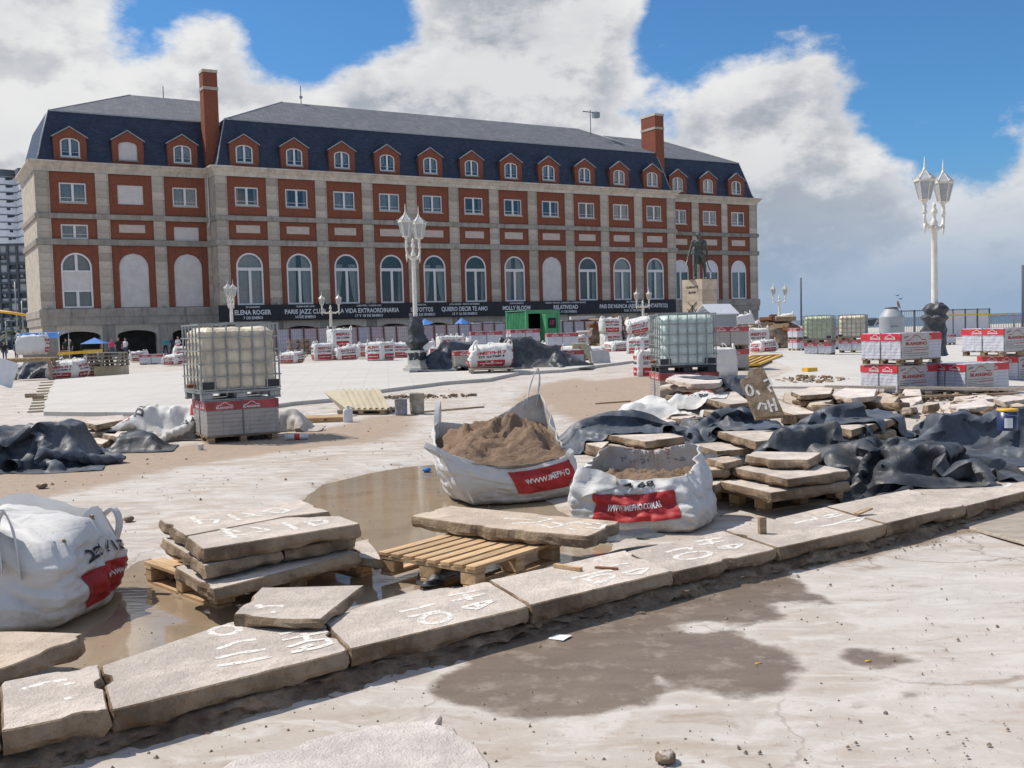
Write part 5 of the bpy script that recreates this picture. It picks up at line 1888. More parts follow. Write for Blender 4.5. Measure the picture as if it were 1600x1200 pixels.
def V_plane(px, py, P, n):
 v = view_dir(px, py)
 o = Vector((0, 0, CAM_H))
 return o + v * ((P - o).dot(n) / v.dot(n))
leaning_slab()
def foreground_bits():
 stone('concrete_chunk', 'rough pinkish white concrete block at the bottom edge of the picture', 'concrete block', [(300, 1205), (420, 1170), (560, 1138), (680, 1110), (722, 1145), (760, 1180), (780, 1260), (500, 1300)], 0.17, 0.18, 55, 'pale_rubble', rough=2.2)
 stone('board', 'thin grey board lying past the kerb at the right frame edge', 'board', [(1470, 811), (1600, 778), (1680, 770), (1680, 880), (1600, 846)], 0.035, 0.03, 56, 'greywood', rough=0.15)
 m = MB()
 p = G(873, 997, 0.012)
 m.add([(p.x - .06, p.y, .012), (p.x + .02, p.y - .05, .014), (p.x + .07, p.y + .02, .02), (p.x - .01, p.y + .05, .016)], [(0, 1, 2, 3)])
 tag(m.build('paper_scrap', M['print_white']), 'white paper scrap on the wet patch', 'paper scrap')
 # pebbles
 rr = random.Random(3)
 for k, (x, y, s, lab) in enumerate(((1040, 1192, 0.045, 'grey pebble near the bottom edge'), (66, 663 + 100, 0.06, 'flat stone in the sand strip by the dark sheet'), (201, 815, 0.05, 'small stone on the pale screed behind the near bag'), (1001, 841, 0.05, 'stone at the foot of the open sand bag'), (1217, 893, 0.02, 'tiny pinkish stone by the kerb'))):
  p = G(x, y, 0)
  mb = MB()
  rows = []
  for j in range(6):
   a = -math.pi / 2 + math.pi * j / 5
   rows.append([(p.x + s * math.cos(a) * math.cos(t) * (1 + .25 * float(fbm(t, a, k, 5))), p.y + s * math.cos(a) * math.sin(t), max(0, s * 0.5 + s * 0.55 * math.sin(a) * (1 + .2 * float(vnoise(t, a, k, 6))))) for t in [2 * math.pi * i / 9 for i in range(9)]])
  mb.grid(rows, 0, True, closed_u=True)
  tag(mb.build('pebble', M['slab']), lab, 'stone')
 # grit: countless crumbs along the kerb foot and on the screed
 mb = MB()
 F = [G(x, y + 40, 0) for x, y in KERB_FRONT]
 def crumb(p, s):
  h = s * rr.uniform(0.5, 1.0)
  a = rr.uniform(0, 6)
  v = [(p[0] + s * math.cos(a + t) * rr.uniform(.7, 1.2), p[1] + s * math.sin(a + t) * rr.uniform(.7, 1.2), p[2] - 0.002) for t in (0, 1.6, 3.1, 4.6)]
  mb.add(v + [(p[0] + rr.uniform(-.3, .3) * s, p[1] + rr.uniform(-.3, .3) * s, p[2] + h)], [(0, 1, 4), (1, 2, 4), (2, 3, 4), (3, 0, 4)])
 for k in range(900):
  s = rr.random() * (len(F) - 1)
  i = min(int(s), len(F) - 2)
  p = F[i].lerp(F[i + 1], s - i)
  e = rr.gauss(0, 0.10)
  crumb((p.x + rr.gauss(0, .05), p.y - abs(e) + 0.03, 0.012), rr.uniform(0.004, 0.013))
 for k in range(2600):
  y = 3.4 + 9 * rr.random() ** 1.5
  x = rr.uniform(-0.62, 0.60) * y
  crumb((x, y, 0.006), 0.0022 + 0.010 * rr.random() ** 4)
 for k in range(260):
  y = rr.uniform(10, 24)
  x = rr.uniform(-0.5, 0.5) * y
  crumb((x, y, 0.004 + float(elev(x, y))), rr.uniform(0.008, 0.028))
 o = mb.build('gravel_crumbs', M['rubble'])
 o['kind'] = 'stuff'
 tag(o, 'loose crumbs of stone scattered over the screed and the kerb foot', 'gravel')
 # rubble heaps
 for (cx, cy, rx, ry, h, n, lab, zz) in ((1265, 596, 0.9, 0.9, 0.16, 160, 'grey rubble heap beside the yellow block', 0), (1430, 625, 1.6, 0.35, 0.14, 150, 'pale rubble strewn along the long plank', 0), (640, 622, 1.6, 0.3, 0.06, 110, 'low line of rubble under the edge of the new paving', 0)):
  p = GE(cx, cy)
  mb2 = MB()
  for k in range(n):
   a, r_ = rr.uniform(0, 6.28), math.sqrt(rr.random())
   x, y = p.x + rx * r_ * math.cos(a), p.y + ry * r_ * math.sin(a)
   s = rr.uniform(0.02, 0.07)
   M_ = Matrix.Translation((x, y, p.z + h * (1 - r_) * rr.random() + s * 0.3)) @ Matrix.Rotation(rr.uniform(0, 3), 4, 'Z') @ Matrix.Rotation(rr.uniform(-.6, .6), 4, 'X')
   mb2.box(None, (s * rr.uniform(.8, 2), s * rr.uniform(.6, 1.4), s), 0, 0, M_)
  o = mb2.build('rubble_heap', M['slab'])
  o['kind'] = 'stuff'
  tag(o, lab, 'rubble')
 # litter
 m = MB()
 p = G(667, 737, -0.02)
 m.lathe([(0.03, 0), (0.035, 0.02), (0.05, 0.022), (0.05, 0.045), (0.02, 0.06)], 10, (p.x, p.y, -0.03))
 tag(m.build('bottle_cap', M['canvas_blue']), 'bright blue plastic cap floating in the puddle', 'bottle cap')
 for (x, y, lab) in ((1180, 1040, 'cigarette butt lying in the wet patch'), (1352, 1036, 'orange butt in the small damp patch')):
  m = MB()
  p = G(x, y, 0)
  m.tube([(p.x, p.y, 0.008), (p.x + 0.032, p.y + 0.008, 0.008)], 0.0042, 6)
  tag(m.build('cigarette_butt', M['yellow']), lab, 'litter')
 m = MB()
 p = G(470, 1078, 0.03)
 m.box((p.x, p.y, 0.035), (0.14, 0.03, 0.012), 0.2)
 tag(m.build('plastic_scrap', M['canvas_blue']), 'blue plastic scrap in the dirt under the kerb', 'litter')
foreground_bits()
# ------------------------------------------------------------------ big bags
class BagShape:
 def __init__(self, w=1.1, d=1.1, h=0.9, corner=None, seed=0, lean=(0, 0), sag=0.0, bulge=0.06, top_out=None, wr=1.0, rnd_bot=0.35, rnd_top=0.30):
  self.w, self.d, self.h, self.seed, self.lean, self.sag, self.bulge, self.wr = w, d, h, seed, lean, sag, bulge, wr
  self.c = corner or [h, h, h, h]           # front-left, front-right, back-right, back-left
  self.out = top_out or [(0, 0)] * 4
  self.rb, self.rt = rnd_bot, rnd_top
 def arr(self, u, v):
  u, v = np.broadcast_arrays(np.asarray(u, float) % 1.0, np.asarray(v, float))
  t = u * 4
  k = np.floor(t).astype(int) % 4
  f = t - np.floor(t)
  C = np.array([(-1, -1), (1, -1), (1, 1), (-1, 1)], float)
  a, b = C[k], C[(k + 1) % 4]
  sq = a + (b - a) * f[..., None]
  ci = sq / np.linalg.norm(sq, axis=-1, keepdims=True)
  r = self.rb + (self.rt - self.rb) * v
  bl = 1 + self.bulge * np.sin(np.pi * np.clip(v, 0, 1)) ** 0.8 - 0.10 * (1 - np.clip(v * 7, 0, 1)) ** 2
  p = (sq * (1 - r)[..., None] + ci * (r * 1.06)[..., None]) * bl[..., None]
  hc = np.array(self.c)
  fs = f * f * (3 - 2 * f)
  hh = hc[k] * (1 - fs) + hc[(k + 1) % 4] * fs - self.sag * (np.sin(np.pi * f) ** 2)
  oc = np.array(self.out, float)
  of = oc[k] * (1 - fs)[..., None] + oc[(k + 1) % 4] * fs[..., None]
  x = p[..., 0] * self.w / 2 + (of[..., 0] + self.lean[0]) * v ** 1.5
  y = p[..., 1] * self.d / 2 + (of[..., 1] + self.lean[1]) * v ** 1.5
  z = v * hh
  ang = np.arctan2(sq[..., 1], sq[..., 0])
  n = self.wr * (0.030 * fbm(np.cos(ang) * 2.2, np.sin(ang) * 2.2, v * 3.2, self.seed) + 0.016 * fbm(np.cos(ang) * 5, np.sin(ang) * 5, v * 9 , self.seed + 5, 3))
  n = n - self.wr * 0.030 * np.clip(1 - 5 * np.abs(fbm(np.cos(ang) * 2.6 + v * 1.8, np.sin(ang) * 2.6 - v * 1.2, v * 1.3, self.seed + 40, 2)), 0, 1) * np.clip(v * 2.0, 0.25, 1)
  n = n - self.wr * 0.018 * np.clip(1 - 4.5 * np.abs(fbm(np.cos(ang) * 4.0, np.sin(ang) * 4.0, v * 4.5, self.seed + 50, 2)), 0, 1)
  # vertical gathers under the corners
  cor = np.minimum(f, 1 - f)
  n = n - self.wr * 0.016 * np.exp(-(cor / 0.06) ** 2) * np.clip(v * 1.4 - 0.4, 0, 1)
  n = n + self.wr * 0.012 * np.sin(ang * 23 + self.seed) * np.clip(v * 2 - 1.1, 0, 1)
  nn = p / (np.linalg.norm(p, axis=-1, keepdims=True) + 1e-9)
  x = x + nn[..., 0] * n
  y = y + nn[..., 1] * n
  return np.stack([x, y, z], -1), nn
 def at(self, u, v, off=0.0):
  P, n = self.arr(np.array([u]), np.array([v]))
  return Vector((P[0, 0] + n[0, 0] * off, P[0, 1] + n[0, 1] * off, P[0, 2]))
 def rows(self, v0, v1, nv, nu=72, off=0.0, scale=1.0):
  vs = np.linspace(v0, v1, nv)
  us = np.arange(nu) / nu
  U, V = np.meshgrid(us, vs)
  P, n = self.arr(U, V)
  P = P.copy()
  P[..., :2] += n * off
  return P
def bag_body(mb, S_, open_top=False, fold=0.05, nu=72, inner_to=0.5, thick=0.012, nv=22):
 rows = [r.tolist() for r in S_.rows(0.0, 1.0, nv, nu)]
 bot = [(p[0] * 0.6, p[1] * 0.6, 0.0) for p in rows[0]]
 rows.insert(0, bot)
 rows.insert(0, [(p[0] * 0.02, p[1] * 0.02, 0.0) for p in bot])
 if open_top:
  inn = S_.rows(1.0, inner_to, 9, nu, off=-thick)
  rows2 = [r.tolist() for r in inn]
  mb.grid(rows, 0, True, closed_u=True)
  mb.grid([rows[-1]] + rows2, 1, True, closed_u=True)
 else:
  top = np.array(rows[-1])
  cen = top.mean(0)
  ang = np.linspace(0, 2 * np.pi, nu, endpoint=False)
  for (sc, dz) in ((0.93, 0.030), (0.80, 0.045), (0.62, 0.05), (0.42, 0.045), (0.24, 0.05), (0.12, 0.09), (0.02, 0.10)):
   q = cen + (top - cen) * sc
   q[:, 2] = cen[2] * (1 - sc ** 3) + top[:, 2] * sc ** 3 + dz + fold * fbm(np.cos(ang) * 3 * sc, np.sin(ang) * 3 * sc, sc * 4, S_.seed + 11) + 0.012 * np.sin(ang * 11 + S_.seed) * (1 - sc)
   rows.append(q.tolist())
  mb.grid(rows, 0, True, closed_u=True)
def bag_patch(mb, S_, u0, u1, v0, v1, off, mat=0, nu=14, nv=7, skew=0.0):
 off, nu, nv = off + 0.004, nu * 2, nv * 2
 rows = []
 for v in np.linspace(v0, v1, nv):
  us = np.linspace(u0, u1, nu)
  P, n = S_.arr(us, np.full(nu, v) + skew * (us - u0))
  P = P.copy()
  P[:, :2] += n * off
  rows.append(P.tolist())
 mb.grid(rows, mat, True)
def bag_text(mb, S_, body, uc, vc, hv, wu, off, mat=0, slope=0.0):
 v2, f = text2d(body, 0.03)
 if not len(v2):
  return
 w = v2[:, 0].max() - v2[:, 0].min()
 u = uc + v2[:, 0] / w * wu
 v = vc + v2[:, 1] * hv + slope * (v2[:, 0] / w)
 P, n = S_.arr(u, v)
 P = P.copy()
 P[:, :2] += n * (off + 0.007)
 mb.add(P.tolist(), f, mat)
def loop_strap(parent, a, b, h, tilt=(0, 0), w=0.05, name='lifting_loop', mat='bag', th=0.009):
 """flat webbing loop standing on two points of the rim"""
 a, b = Vector(a), Vector(b)
 mid = (a + b) / 2
 side = (b - a)
 L_ = max(side.length, 0.05)
 side.normalize()
 up = Vector((tilt[0], tilt[1], 1)).normalized()
 nrm = side.cross(up).normalized()
 pts = []
 for k in range(13):
  t = math.pi * k / 12
  e = 1.0 - 0.45 * math.sin(t) ** 3
  pts.append(mid + side * (-math.cos(t) * L_ / 2 * e) + up * (h * math.sin(t) ** 0.75))
 pts = [a - up * 0.12] + pts + [b - up * 0.12]
 m = MB()
 cen = mid + up * h * 0.4
 rows = []
 for p in pts:
  rd = (p - cen)
  rd = (rd - nrm * rd.dot(nrm)).normalized() * th
  rows.append([tuple(p - nrm * w / 2 - rd), tuple(p + nrm * w / 2 - rd), tuple(p + nrm * w / 2 + rd), tuple(p - nrm * w / 2 + rd)])
 m.grid(rows, 0, False, closed_u=True)
 return m.build(name, M[mat], parent)
def std_print(parent, S_, faces=(0, 1, 2, 3), big=True):
 for k in faces:
  uc = (k + 0.5) / 4
  m = MB()
  bag_patch(m, S_, uc - 0.080, uc + 0.080, 0.10, 0.40, 0.005)
  m.build('red_panel', M['red'], parent)
  m = MB()
  bag_text(m, S_, 'IMEPHO', uc, 0.70, 0.15, 0.165, 0.006)
  m.build('red_lettering', M['red'], parent)
  m = MB()
  bag_text(m, S_, '223 4176894', uc, 0.53, 0.105, 0.155, 0.006)
  m.build('black_lettering', M['black_print'], parent)
  m = MB()
  bag_text(m, S_, 'WWW.IMEPHO.COM.AR', uc, 0.22, 0.06, 0.125, 0.010)
  m.build('white_lettering', M['print_white'], parent)
def heap(mb, S_, v, h, seed, mat=0, lump=0.05, n=40, bias=(0, 0)):
 """loose fill inside an open bag"""
 us = np.arange(72) / 72
 P, _ = S_.arr(us, np.full(72, v))
 cen = P.mean(0)
 rows = []
 for s in np.linspace(0.975, 0.02, 34):
  q = cen + (P - cen) * s
  q = q.copy()
  base = (P[:, 2] * 0.55 + cen[2] * 0.45) * s + cen[2] * (1 - s)
  q[:, 2] = base + h * (1 - s * s) * (1 + bias[0] * (q[:, 0] - cen[0]) + bias[1] * (q[:, 1] - cen[1])) + (1 - s ** 8) * (lump * 2.0 * fbm(q[:, 0] * 6, q[:, 1] * 6, 0, seed, 5) + lump * 1.3 * np.abs(fbm(q[:, 0] * 14, q[:, 1] * 14, 3, seed + 2, 4)))
  rows.append(q.tolist())
 mb.grid(rows, mat, True, closed_u=True)
# the kinds of closed bag met all over the plaza
BAGK = []
def make_bag_kinds():
 specs = [dict(w=1.12, d=1.08, h=0.86, seed=1, bulge=0.05, lean=(0.02, 0)), dict(w=1.16, d=1.1, h=0.78, seed=2, bulge=0.10, lean=(-0.05, 0.02), corner=[0.80, 0.72, 0.78, 0.82]),
    dict(w=1.08, d=1.1, h=0.95, seed=3, bulge=0.04, lean=(0.04, 0.0)), dict(w=1.2, d=1.15, h=0.62, seed=4, bulge=0.14, lean=(0.06, -0.03), corner=[0.55, 0.62, 0.7, 0.66], wr=1.6)]
 for i, sp in enumerate(specs):
  S_ = BagShape(**sp)
  o = thing('big_bag', 'x', 'bag')
  m = MB()
  bag_body(m, S_, nu=56)
  m.build('bag_body', [M['bag'], M['bag_in']], o)
  std_print(o, S_, (0, 1, 3))
  rr = random.Random(i)
  for k in range(4):
   a, b = S_.at(k / 4 - 0.03, 0.99), S_.at(k / 4 + 0.03, 0.99)
   loop_strap(o, a, b, rr.uniform(0.15, 0.26), (rr.uniform(-.5, .5), rr.uniform(-.5, .5)), 0.045)
  BAGK.append(o)
make_bag_kinds()
def big_bag(kind, label, x0, x1, yb, turn=0, dz=0.0, group='filled bulk bags standing on the plaza', rx=0.0, ry=0.0, extra=0.0, depth=None, full=None):
 """x0..x1 the width and yb the foot of the bag in the photograph"""
 p = GE((x0 + x1) / 2, yb) if depth is None else at_depth((x0 + x1) / 2, yb, depth)
 s = (x1 - x0) * p.y / FPX / 1.22
 s = min(max(s, 0.72), 1.25)
 o = copy_tree(BAGK[kind])
 o['label'] = label
 o['group'] = group
 nrm = 0.55 * s
 zz = p.z if depth is None else p.z
 o.location = (p.x * (1 + nrm / p.y), p.y + nrm, zz + dz)
 o.rotation_euler = (rx, ry, turn * math.pi / 2 + extra)
 o.scale = (s, s, s)
 return o
PV = 0.09
big_bag(0, 'grey-fronted bulk bag at the start of the row beside the timber pile', 487, 523, 567, 0, PV, extra=0.35)
big_bag(3, 'slumped bulk bag second in the row beside the timber pile', 521, 557, 566, 3, PV, extra=0.5)
big_bag(2, 'upright bulk bag raised behind the slumped one under the small lamp', 513, 550, 556, 1, 0.42, extra=0.5)
big_bag(1, 'bulk bag half hidden behind the tallest grey one, red print showing', 546, 566, 560, 0, PV, extra=0.2)
big_bag(0, 'bulk bag directly left of the broad grey one', 560, 582, 561, 0, PV, extra=0.2)
big_bag(0, 'broad grey-fronted bulk bag in the middle of the row', 575, 614, 567, 1, PV, extra=-0.5)
big_bag(1, 'bulk bag with a clear red print just left of the wrapped lamp', 611, 645, 562, 0, PV, extra=0.15)
big_bag(3, 'bulk bag riding on top of the row, above the broad grey one', 556, 592, 548, 3, 0.42, extra=0.4)
big_bag(1, 'second bulk bag on top of the row, nearer the wrapped lamp', 590, 619, 547, 3, 0.42, extra=0.5)
big_bag(0, 'grey bulk bag just behind the wrapped lamp foot', 652, 683, 560, 2, PV, extra=0.1)
big_bag(2, 'bulk bag between the wrapped lamp and the draped pallets', 682, 716, 556, 1, PV, extra=0.3)
p12 = GE(767, 588)
pallet('low pallet under the bulk bag in front of the dark drape', (p12.x, p12.y + 0.5, p12.z + PV), 0.1, 1.2, 1.0, 0.12, 7, 'greywood')
big_bag(3, 'slumped bulk bag with phone number in front of the dark drape', 733, 798, 587, 0, PV + 0.12, extra=0.06)
big_bag(1, 'bulk bag beside the folded card behind the dark drape', 886, 917, 567, 0, 0.0, extra=0.8)
big_bag(3, 'small slumped red-printed bag at the foot of the leaning sheets', 913, 935, 563, 0, 0.0, extra=0.1)
big_bag(0, 'lower bag of the stacked pair beside the leaning sheets', 938, 973, 546, 1, 0.0, extra=0.2)
big_bag(1, 'upper bag of the stacked pair beside the leaning sheets', 937, 972, 546, 1, 0.86, extra=0.1)
big_bag(0, 'lower printed bag of the pair left of the milky tank', 972, 1013, 545, 0, 0.0, extra=0.25)
big_bag(3, 'upper tilted bag of the pair left of the milky tank', 979, 1017, 545, 0, 0.88, rx=0.1, ry=-0.15)
big_bag(1, 'printed bag squeezed between the pair and the milky tank', 1008, 1040, 543, 0, 0.0, extra=0.1)
big_bag(2, 'narrow upright bag at the left corner of the milky tank', 1001, 1029, 588, 0, -0.05, extra=0.05)
big_bag(2, 'grey bag standing at the right corner of the milky tank', 1112, 1136, 590, 2, 0.0, extra=0.1)
big_bag(0, 'printed bag at the front of the cluster beyond the grey hut', 1156, 1201, 546, 0, 0.0, extra=0.12)
big_bag(2, 'tilted bag on top of the cluster beyond the grey hut', 1144, 1187, 541, 2, 0.80, rx=0.05, ry=0.18)
big_bag(1, 'bag behind the tilted top bag of the cluster', 1172, 1196, 537, 1, 0.85, extra=0.5)
big_bag(1, 'dark-sided bag next to the front bag of the cluster', 1196, 1228, 539, 0, 0.0, extra=0.5)
big_bag(0, 'printed bag at the right end of the cluster', 1224, 1258, 536, 0, 0.0, extra=0.3)
big_bag(2, 'printed bag lying tilted on the right end of the cluster', 1208, 1248, 534, 0, 0.80, rx=0.0, ry=-0.18)
big_bag(3, 'small white bag lying past the black-wrapped lamp', 1478, 1498, 525, 2, 0.0, extra=0.4)
big_bag(3, 'wide slumped printed bag beside the far left timber trestle', 80, 130, 592, 0, 0.0, extra=0.0)
big_bag(3, 'crumpled pinkish bag next to the slatted pallets at far left', 126, 158, 588, 3, 0.0, extra=0.6)
big_bag(1, 'white bag on the trestle at far left', 30, 74, 572, 2, 0.62, extra=0.2)
big_bag(3, 'slumped bag behind the cream tank at left', 272, 296, 560, 1, 0.2, extra=0.4)
for i, (x0, x1, yb, lab) in enumerate(((672, 700, 563, 'bag squeezed between lamp foot and the front drape'), (812, 842, 556, 'bag poking up behind the dark sloping drape'), (842, 868, 560, 'low bag at the shoulder of the sloping drape'), (948, 976, 552, 'front bag at the foot of the stacked pair'), (986, 1008, 556, 'small bag left of the narrow upright one'), (1180, 1206, 552, 'low bag before the cluster beyond the hut'), (440, 470, 570, 'pale bag lying before the pallet pile'), (1236, 1262, 541, 'low bag at the foot of the far greenish tank'), (205, 232, 566, 'low bag on the far edge of the left paving'), (262, 284, 572, 'pinkish bag on a pallet left of the cream tank'))):
 big_bag((3, 0, 1, 3, 2, 3, 3, 1, 3, 3)[i], lab, x0, x1, yb, (0, 1, 3)[i % 3], 0.05, extra=0.5 * math.sin(i * 2.7))
for i, (x0, x1, yb, k, dz) in enumerate(((700, 728, 549, 0, .1), (728, 752, 547, 1, .1), (846, 872, 548, 2, 0), (866, 894, 552, 3, 0), (896, 926, 546, 0, 0), (918, 944, 541, 2, 0), (1028, 1056, 540, 0, .1), (1128, 1152, 548, 3, 0.5))):
 big_bag(k, 'pale bag %s, %s' % (['half hidden', 'upright', 'slumped', 'low', 'plain', 'narrow', 'back row', 'tilted'][i], ['left of the kiosk', 'just left of the kiosk wall', 'right of the kiosk wall', 'among the loads right of the kiosk', 'behind the buff sheets', 'next to the stacked pair', 'behind the milky tank', 'on the load behind the milky tank'][i]), x0, x1, yb, i % 4, dz, extra=0.3 * i)
for o in BAGK:
 kill(o)
# --- the three near bags
def near_bags():
 # full of sand, centre
 a, b = G(730, 790, 0.0), G(900, 776, 0.0)
 rz = basis(a, b)
 n = Vector((-math.sin(rz), math.cos(rz), 0))
 c = (a + b) / 2 + n * 0.50
 S_ = BagShape(1.08, 1.0, 0.6, corner=[0.50, 0.42, 0.93, 0.70], seed=12, sag=0.13, bulge=0.12, top_out=[(-0.24, -0.02), (-0.02, -0.06), (0.06, 0.1), (-0.06, 0.12)], wr=0.9, rnd_bot=0.4, rnd_top=0.12)
 o = thing('big_bag', 'open bulk bag heaped with brown sand beside the puddle', 'bag', (c.x, c.y, -0.02), rz)
 m = MB(); bag_body(m, S_, True, nu=150, inner_to=0.42, nv=44); m.build('bag_body', [M['bag'], M['bag_in']], o)
 m = MB(); heap(m, S_, 0.80, 0.17, 5, lump=0.075, bias=(0.0, 0.1)); m.build('sand_fill', M['sand'], o)
 m = MB(); bag_patch(m, S_, 0.118, 0.235, 0.30, 0.92, 0.006, nu=20, nv=10); m.build('red_panel', M['red'], o)
 m = MB(); bag_text(m, S_, 'WWW.IMEPHO', 0.180, 0.60, 0.13, 0.085, 0.011, slope=0.05); m.build('white_lettering', M['print_white'], o)
 m = MB(); bag_text(m, S_, '223', 0.315, 0.62, 0.2, 0.08, 0.006); m.build('faded_lettering', M['fade_black'], o)
 for (u, h, t, w) in ((0.0, 0.20, (-1.6, -0.1), 0.05), (0.52, 0.30, (0.25, 0.1), 0.06), (0.75, 0.22, (0.1, 0.15), 0.05)):
  loop_strap(o, S_.at(u - 0.014, 0.99), S_.at(u + 0.014, 0.99), h, t, w)
 loop_strap(o, S_.at(0.236, 0.99), S_.at(0.264, 0.99), 0.07, (0.2, -0.8), 0.05)
 # rolled-down bag, in front
 a, b = G(880, 828, 0.0), G(1091, 838, 0.0)
 rz = basis(a, b)
 n = Vector((-math.sin(rz), math.cos(rz), 0))
 c = (a + b) / 2 + n * 0.47
 S_ = BagShape(1.10, 0.92, 0.5, corner=[0.47, 0.42, 0.60, 0.57], seed=23, sag=0.05, bulge=0.05, top_out=[(0.08, 0.06), (-0.12, 0.10), (-0.14, -0.04), (0.10, -0.05)], wr=1.1, rnd_bot=0.42, rnd_top=0.25)
 o = thing('big_bag', 'half empty bulk bag with red web address panel, its rim folded open', 'bag', (c.x, c.y, 0.0), rz)
 m = MB(); bag_body(m, S_, True, nu=150, inner_to=0.35, nv=44); m.build('bag_body', [M['bag'], M['bag_in']], o)
 m = MB(); heap(m, S_, 0.62, 0.05, 15, lump=0.05, bias=(1.5, 0.6)); m.build('sand_fill', M['sand'], o)
 m = MB(); bag_patch(m, S_, 0.055, 0.222, 0.15, 0.66, 0.007, nu=24, nv=10, skew=0.9); m.build('red_panel', M['red'], o)
 m = MB(); bag_text(m, S_, 'WWW.IMEPHO.COM.AR', 0.138, 0.45, 0.11, 0.105, 0.013, slope=0.12); m.build('white_lettering', M['print_white'], o)
 m = MB(); bag_text(m, S_, '4 68', 0.150, 0.88, 0.09, 0.07, 0.006, slope=0.04); m.build('black_lettering', M['black_print'], o)
 # print showing through the far wall, seen from inside
 Si = BagShape(**{**dict(w=1.10, d=0.92, h=0.5, corner=[0.47, 0.42, 0.60, 0.57], seed=23, sag=0.05, bulge=0.05, top_out=[(0.08, 0.06), (-0.12, 0.10), (-0.14, -0.04), (0.10, -0.05)], wr=1.1, rnd_bot=0.42, rnd_top=0.25)})
 m = MB(); bag_text(m, Si, '223 4176894', 0.625, 0.78, 0.13, 0.17, -0.018); m.build('faded_lettering', M['fade_black'], o)
 m = MB(); bag_text(m, Si, 'IMEPHO', 0.625, 0.93, 0.08, 0.16, -0.018); m.build('faded_lettering', M['fade_print'], o)
 # folded flap lying over the front-left rim
 rows = []
 for j in range(9):
  t = j / 8
  row = []
  for i in range(11):
   s = i / 10
   u = -0.015 + 0.115 * s
   q = S_.at(u, 1.0 - 0.62 * t * (1 - 0.75 * s), 0.016 + 0.012 * math.sin(7 * s + 3 * t))
   if j == 0:
    q.z += 0.02
   row.append(tuple(q))
  rows.append(row)
 m = MB(); m.grid(rows, 0, True); m.build('folded_flap', M['bag'], o)
 # rubble bag cut by the left frame edge
 F, R_ = G(98, 982, 0.0), G(200, 905, 0.0)
 ry_ = (R_ - F)
 rz = math.atan2(ry_.y, ry_.x) - math.pi / 2
 side = max(0.95, min(1.2, ry_.length))
 xd = Vector((math.cos(rz), math.sin(rz), 0))
 yd = Vector((-math.sin(rz), math.cos(rz), 0))
 W = 1.35
 c = F - xd * W / 2 * 0.93 + yd * side / 2 * 0.93
 S_ = BagShape(W, side, 0.6, corner=[0.70, 0.40, 0.36, 0.52], seed=34, sag=-0.08, bulge=0.06, top_out=[(0.05, 0.05), (-0.02, 0.02), (0.02, -0.08), (0, -0.05)], wr=1.3, rnd_bot=0.45, rnd_top=0.2)
 o = thing('big_bag', 'big white bulk bag of rubble cut off by the left frame edge', 'bag', (c.x, c.y, -0.03), rz)
 m = MB(); bag_body(m, S_, False, fold=0.11, nu=150, nv=48); m.build('bag_body', [M['bag'], M['bag_in']], o)
 rr = random.Random(8)
 for k in range(12):
  q = S_.at(0.27 + 0.12 * rr.random(), 0.97)
  c_ = (q.x * 0.84 + rr.uniform(-.10, .05), q.y * 0.7 + rr.uniform(-.15, .15), q.z + 0.05 + rr.uniform(0, .03))
  r_ = rr.uniform(0.025, 0.055)
  m = MB(); m.grid([[(c_[0] + r_ * math.cos(e) * math.cos(t) * rr.uniform(.75, 1.2), c_[1] + r_ * math.cos(e) * math.sin(t) * rr.uniform(.75, 1.2), c_[2] + r_ * .8 * math.sin(e)) for t in [1.05 * i for i in range(6)]] for e in (-1.5, -.6, .2, .9, 1.5)], 0, False, closed_u=True)
  m.build('rubble_lump', M['slab_tan'], o)
 m = MB(); bag_patch(m, S_, 0.315, 0.47, 0.16, 0.60, 0.006, nu=18, nv=10, skew=0.2); m.build('red_panel', M['red'], o)
 m = MB(); bag_text(m, S_, '223 4176', 0.395, 0.74, 0.15, 0.125, 0.007, slope=0.06); m.build('black_lettering', M['black_print'], o)
 m = MB(); bag_text(m, S_, 'WWW.IMEPHO', 0.42, 0.40, 0.07, 0.09, 0.011); m.build('white_lettering', M['print_white'], o)
 # flap of the far side thrown up, with red letters
 rows = []
 for j in range(10):
  t = j / 9
  row = []
  for i in range(15):
   s = i / 14
   q = S_.at(0.36 + 0.30 * s, 0.97)
   lift = math.sin(math.pi * s) ** 0.6 * (0.22 * t + 0.03 * math.sin(9 * s) * t)
   q = q + Vector((-0.10 * t, 0, 0)) + Vector((0, 0, lift))
   row.append(tuple(q))
  rows.append(row)
 m = MB(); m.grid(rows, 0, True); m.build('raised_flap', M['bag'], o)
 loop_strap(o, S_.at(0.185, 0.98), S_.at(0.205, 0.98), 0.24, (-0.2, 0.3), 0.08)
 loop_strap(o, S_.at(0.485, 0.98), S_.at(0.53, 0.98), 0.19, (0.35, 0.0), 0.055)
 loop_strap(o, S_.at(0.77, 0.98), S_.at(0.80, 0.98), 0.2, (0.2, 0.1), 0.05)
near_bags()
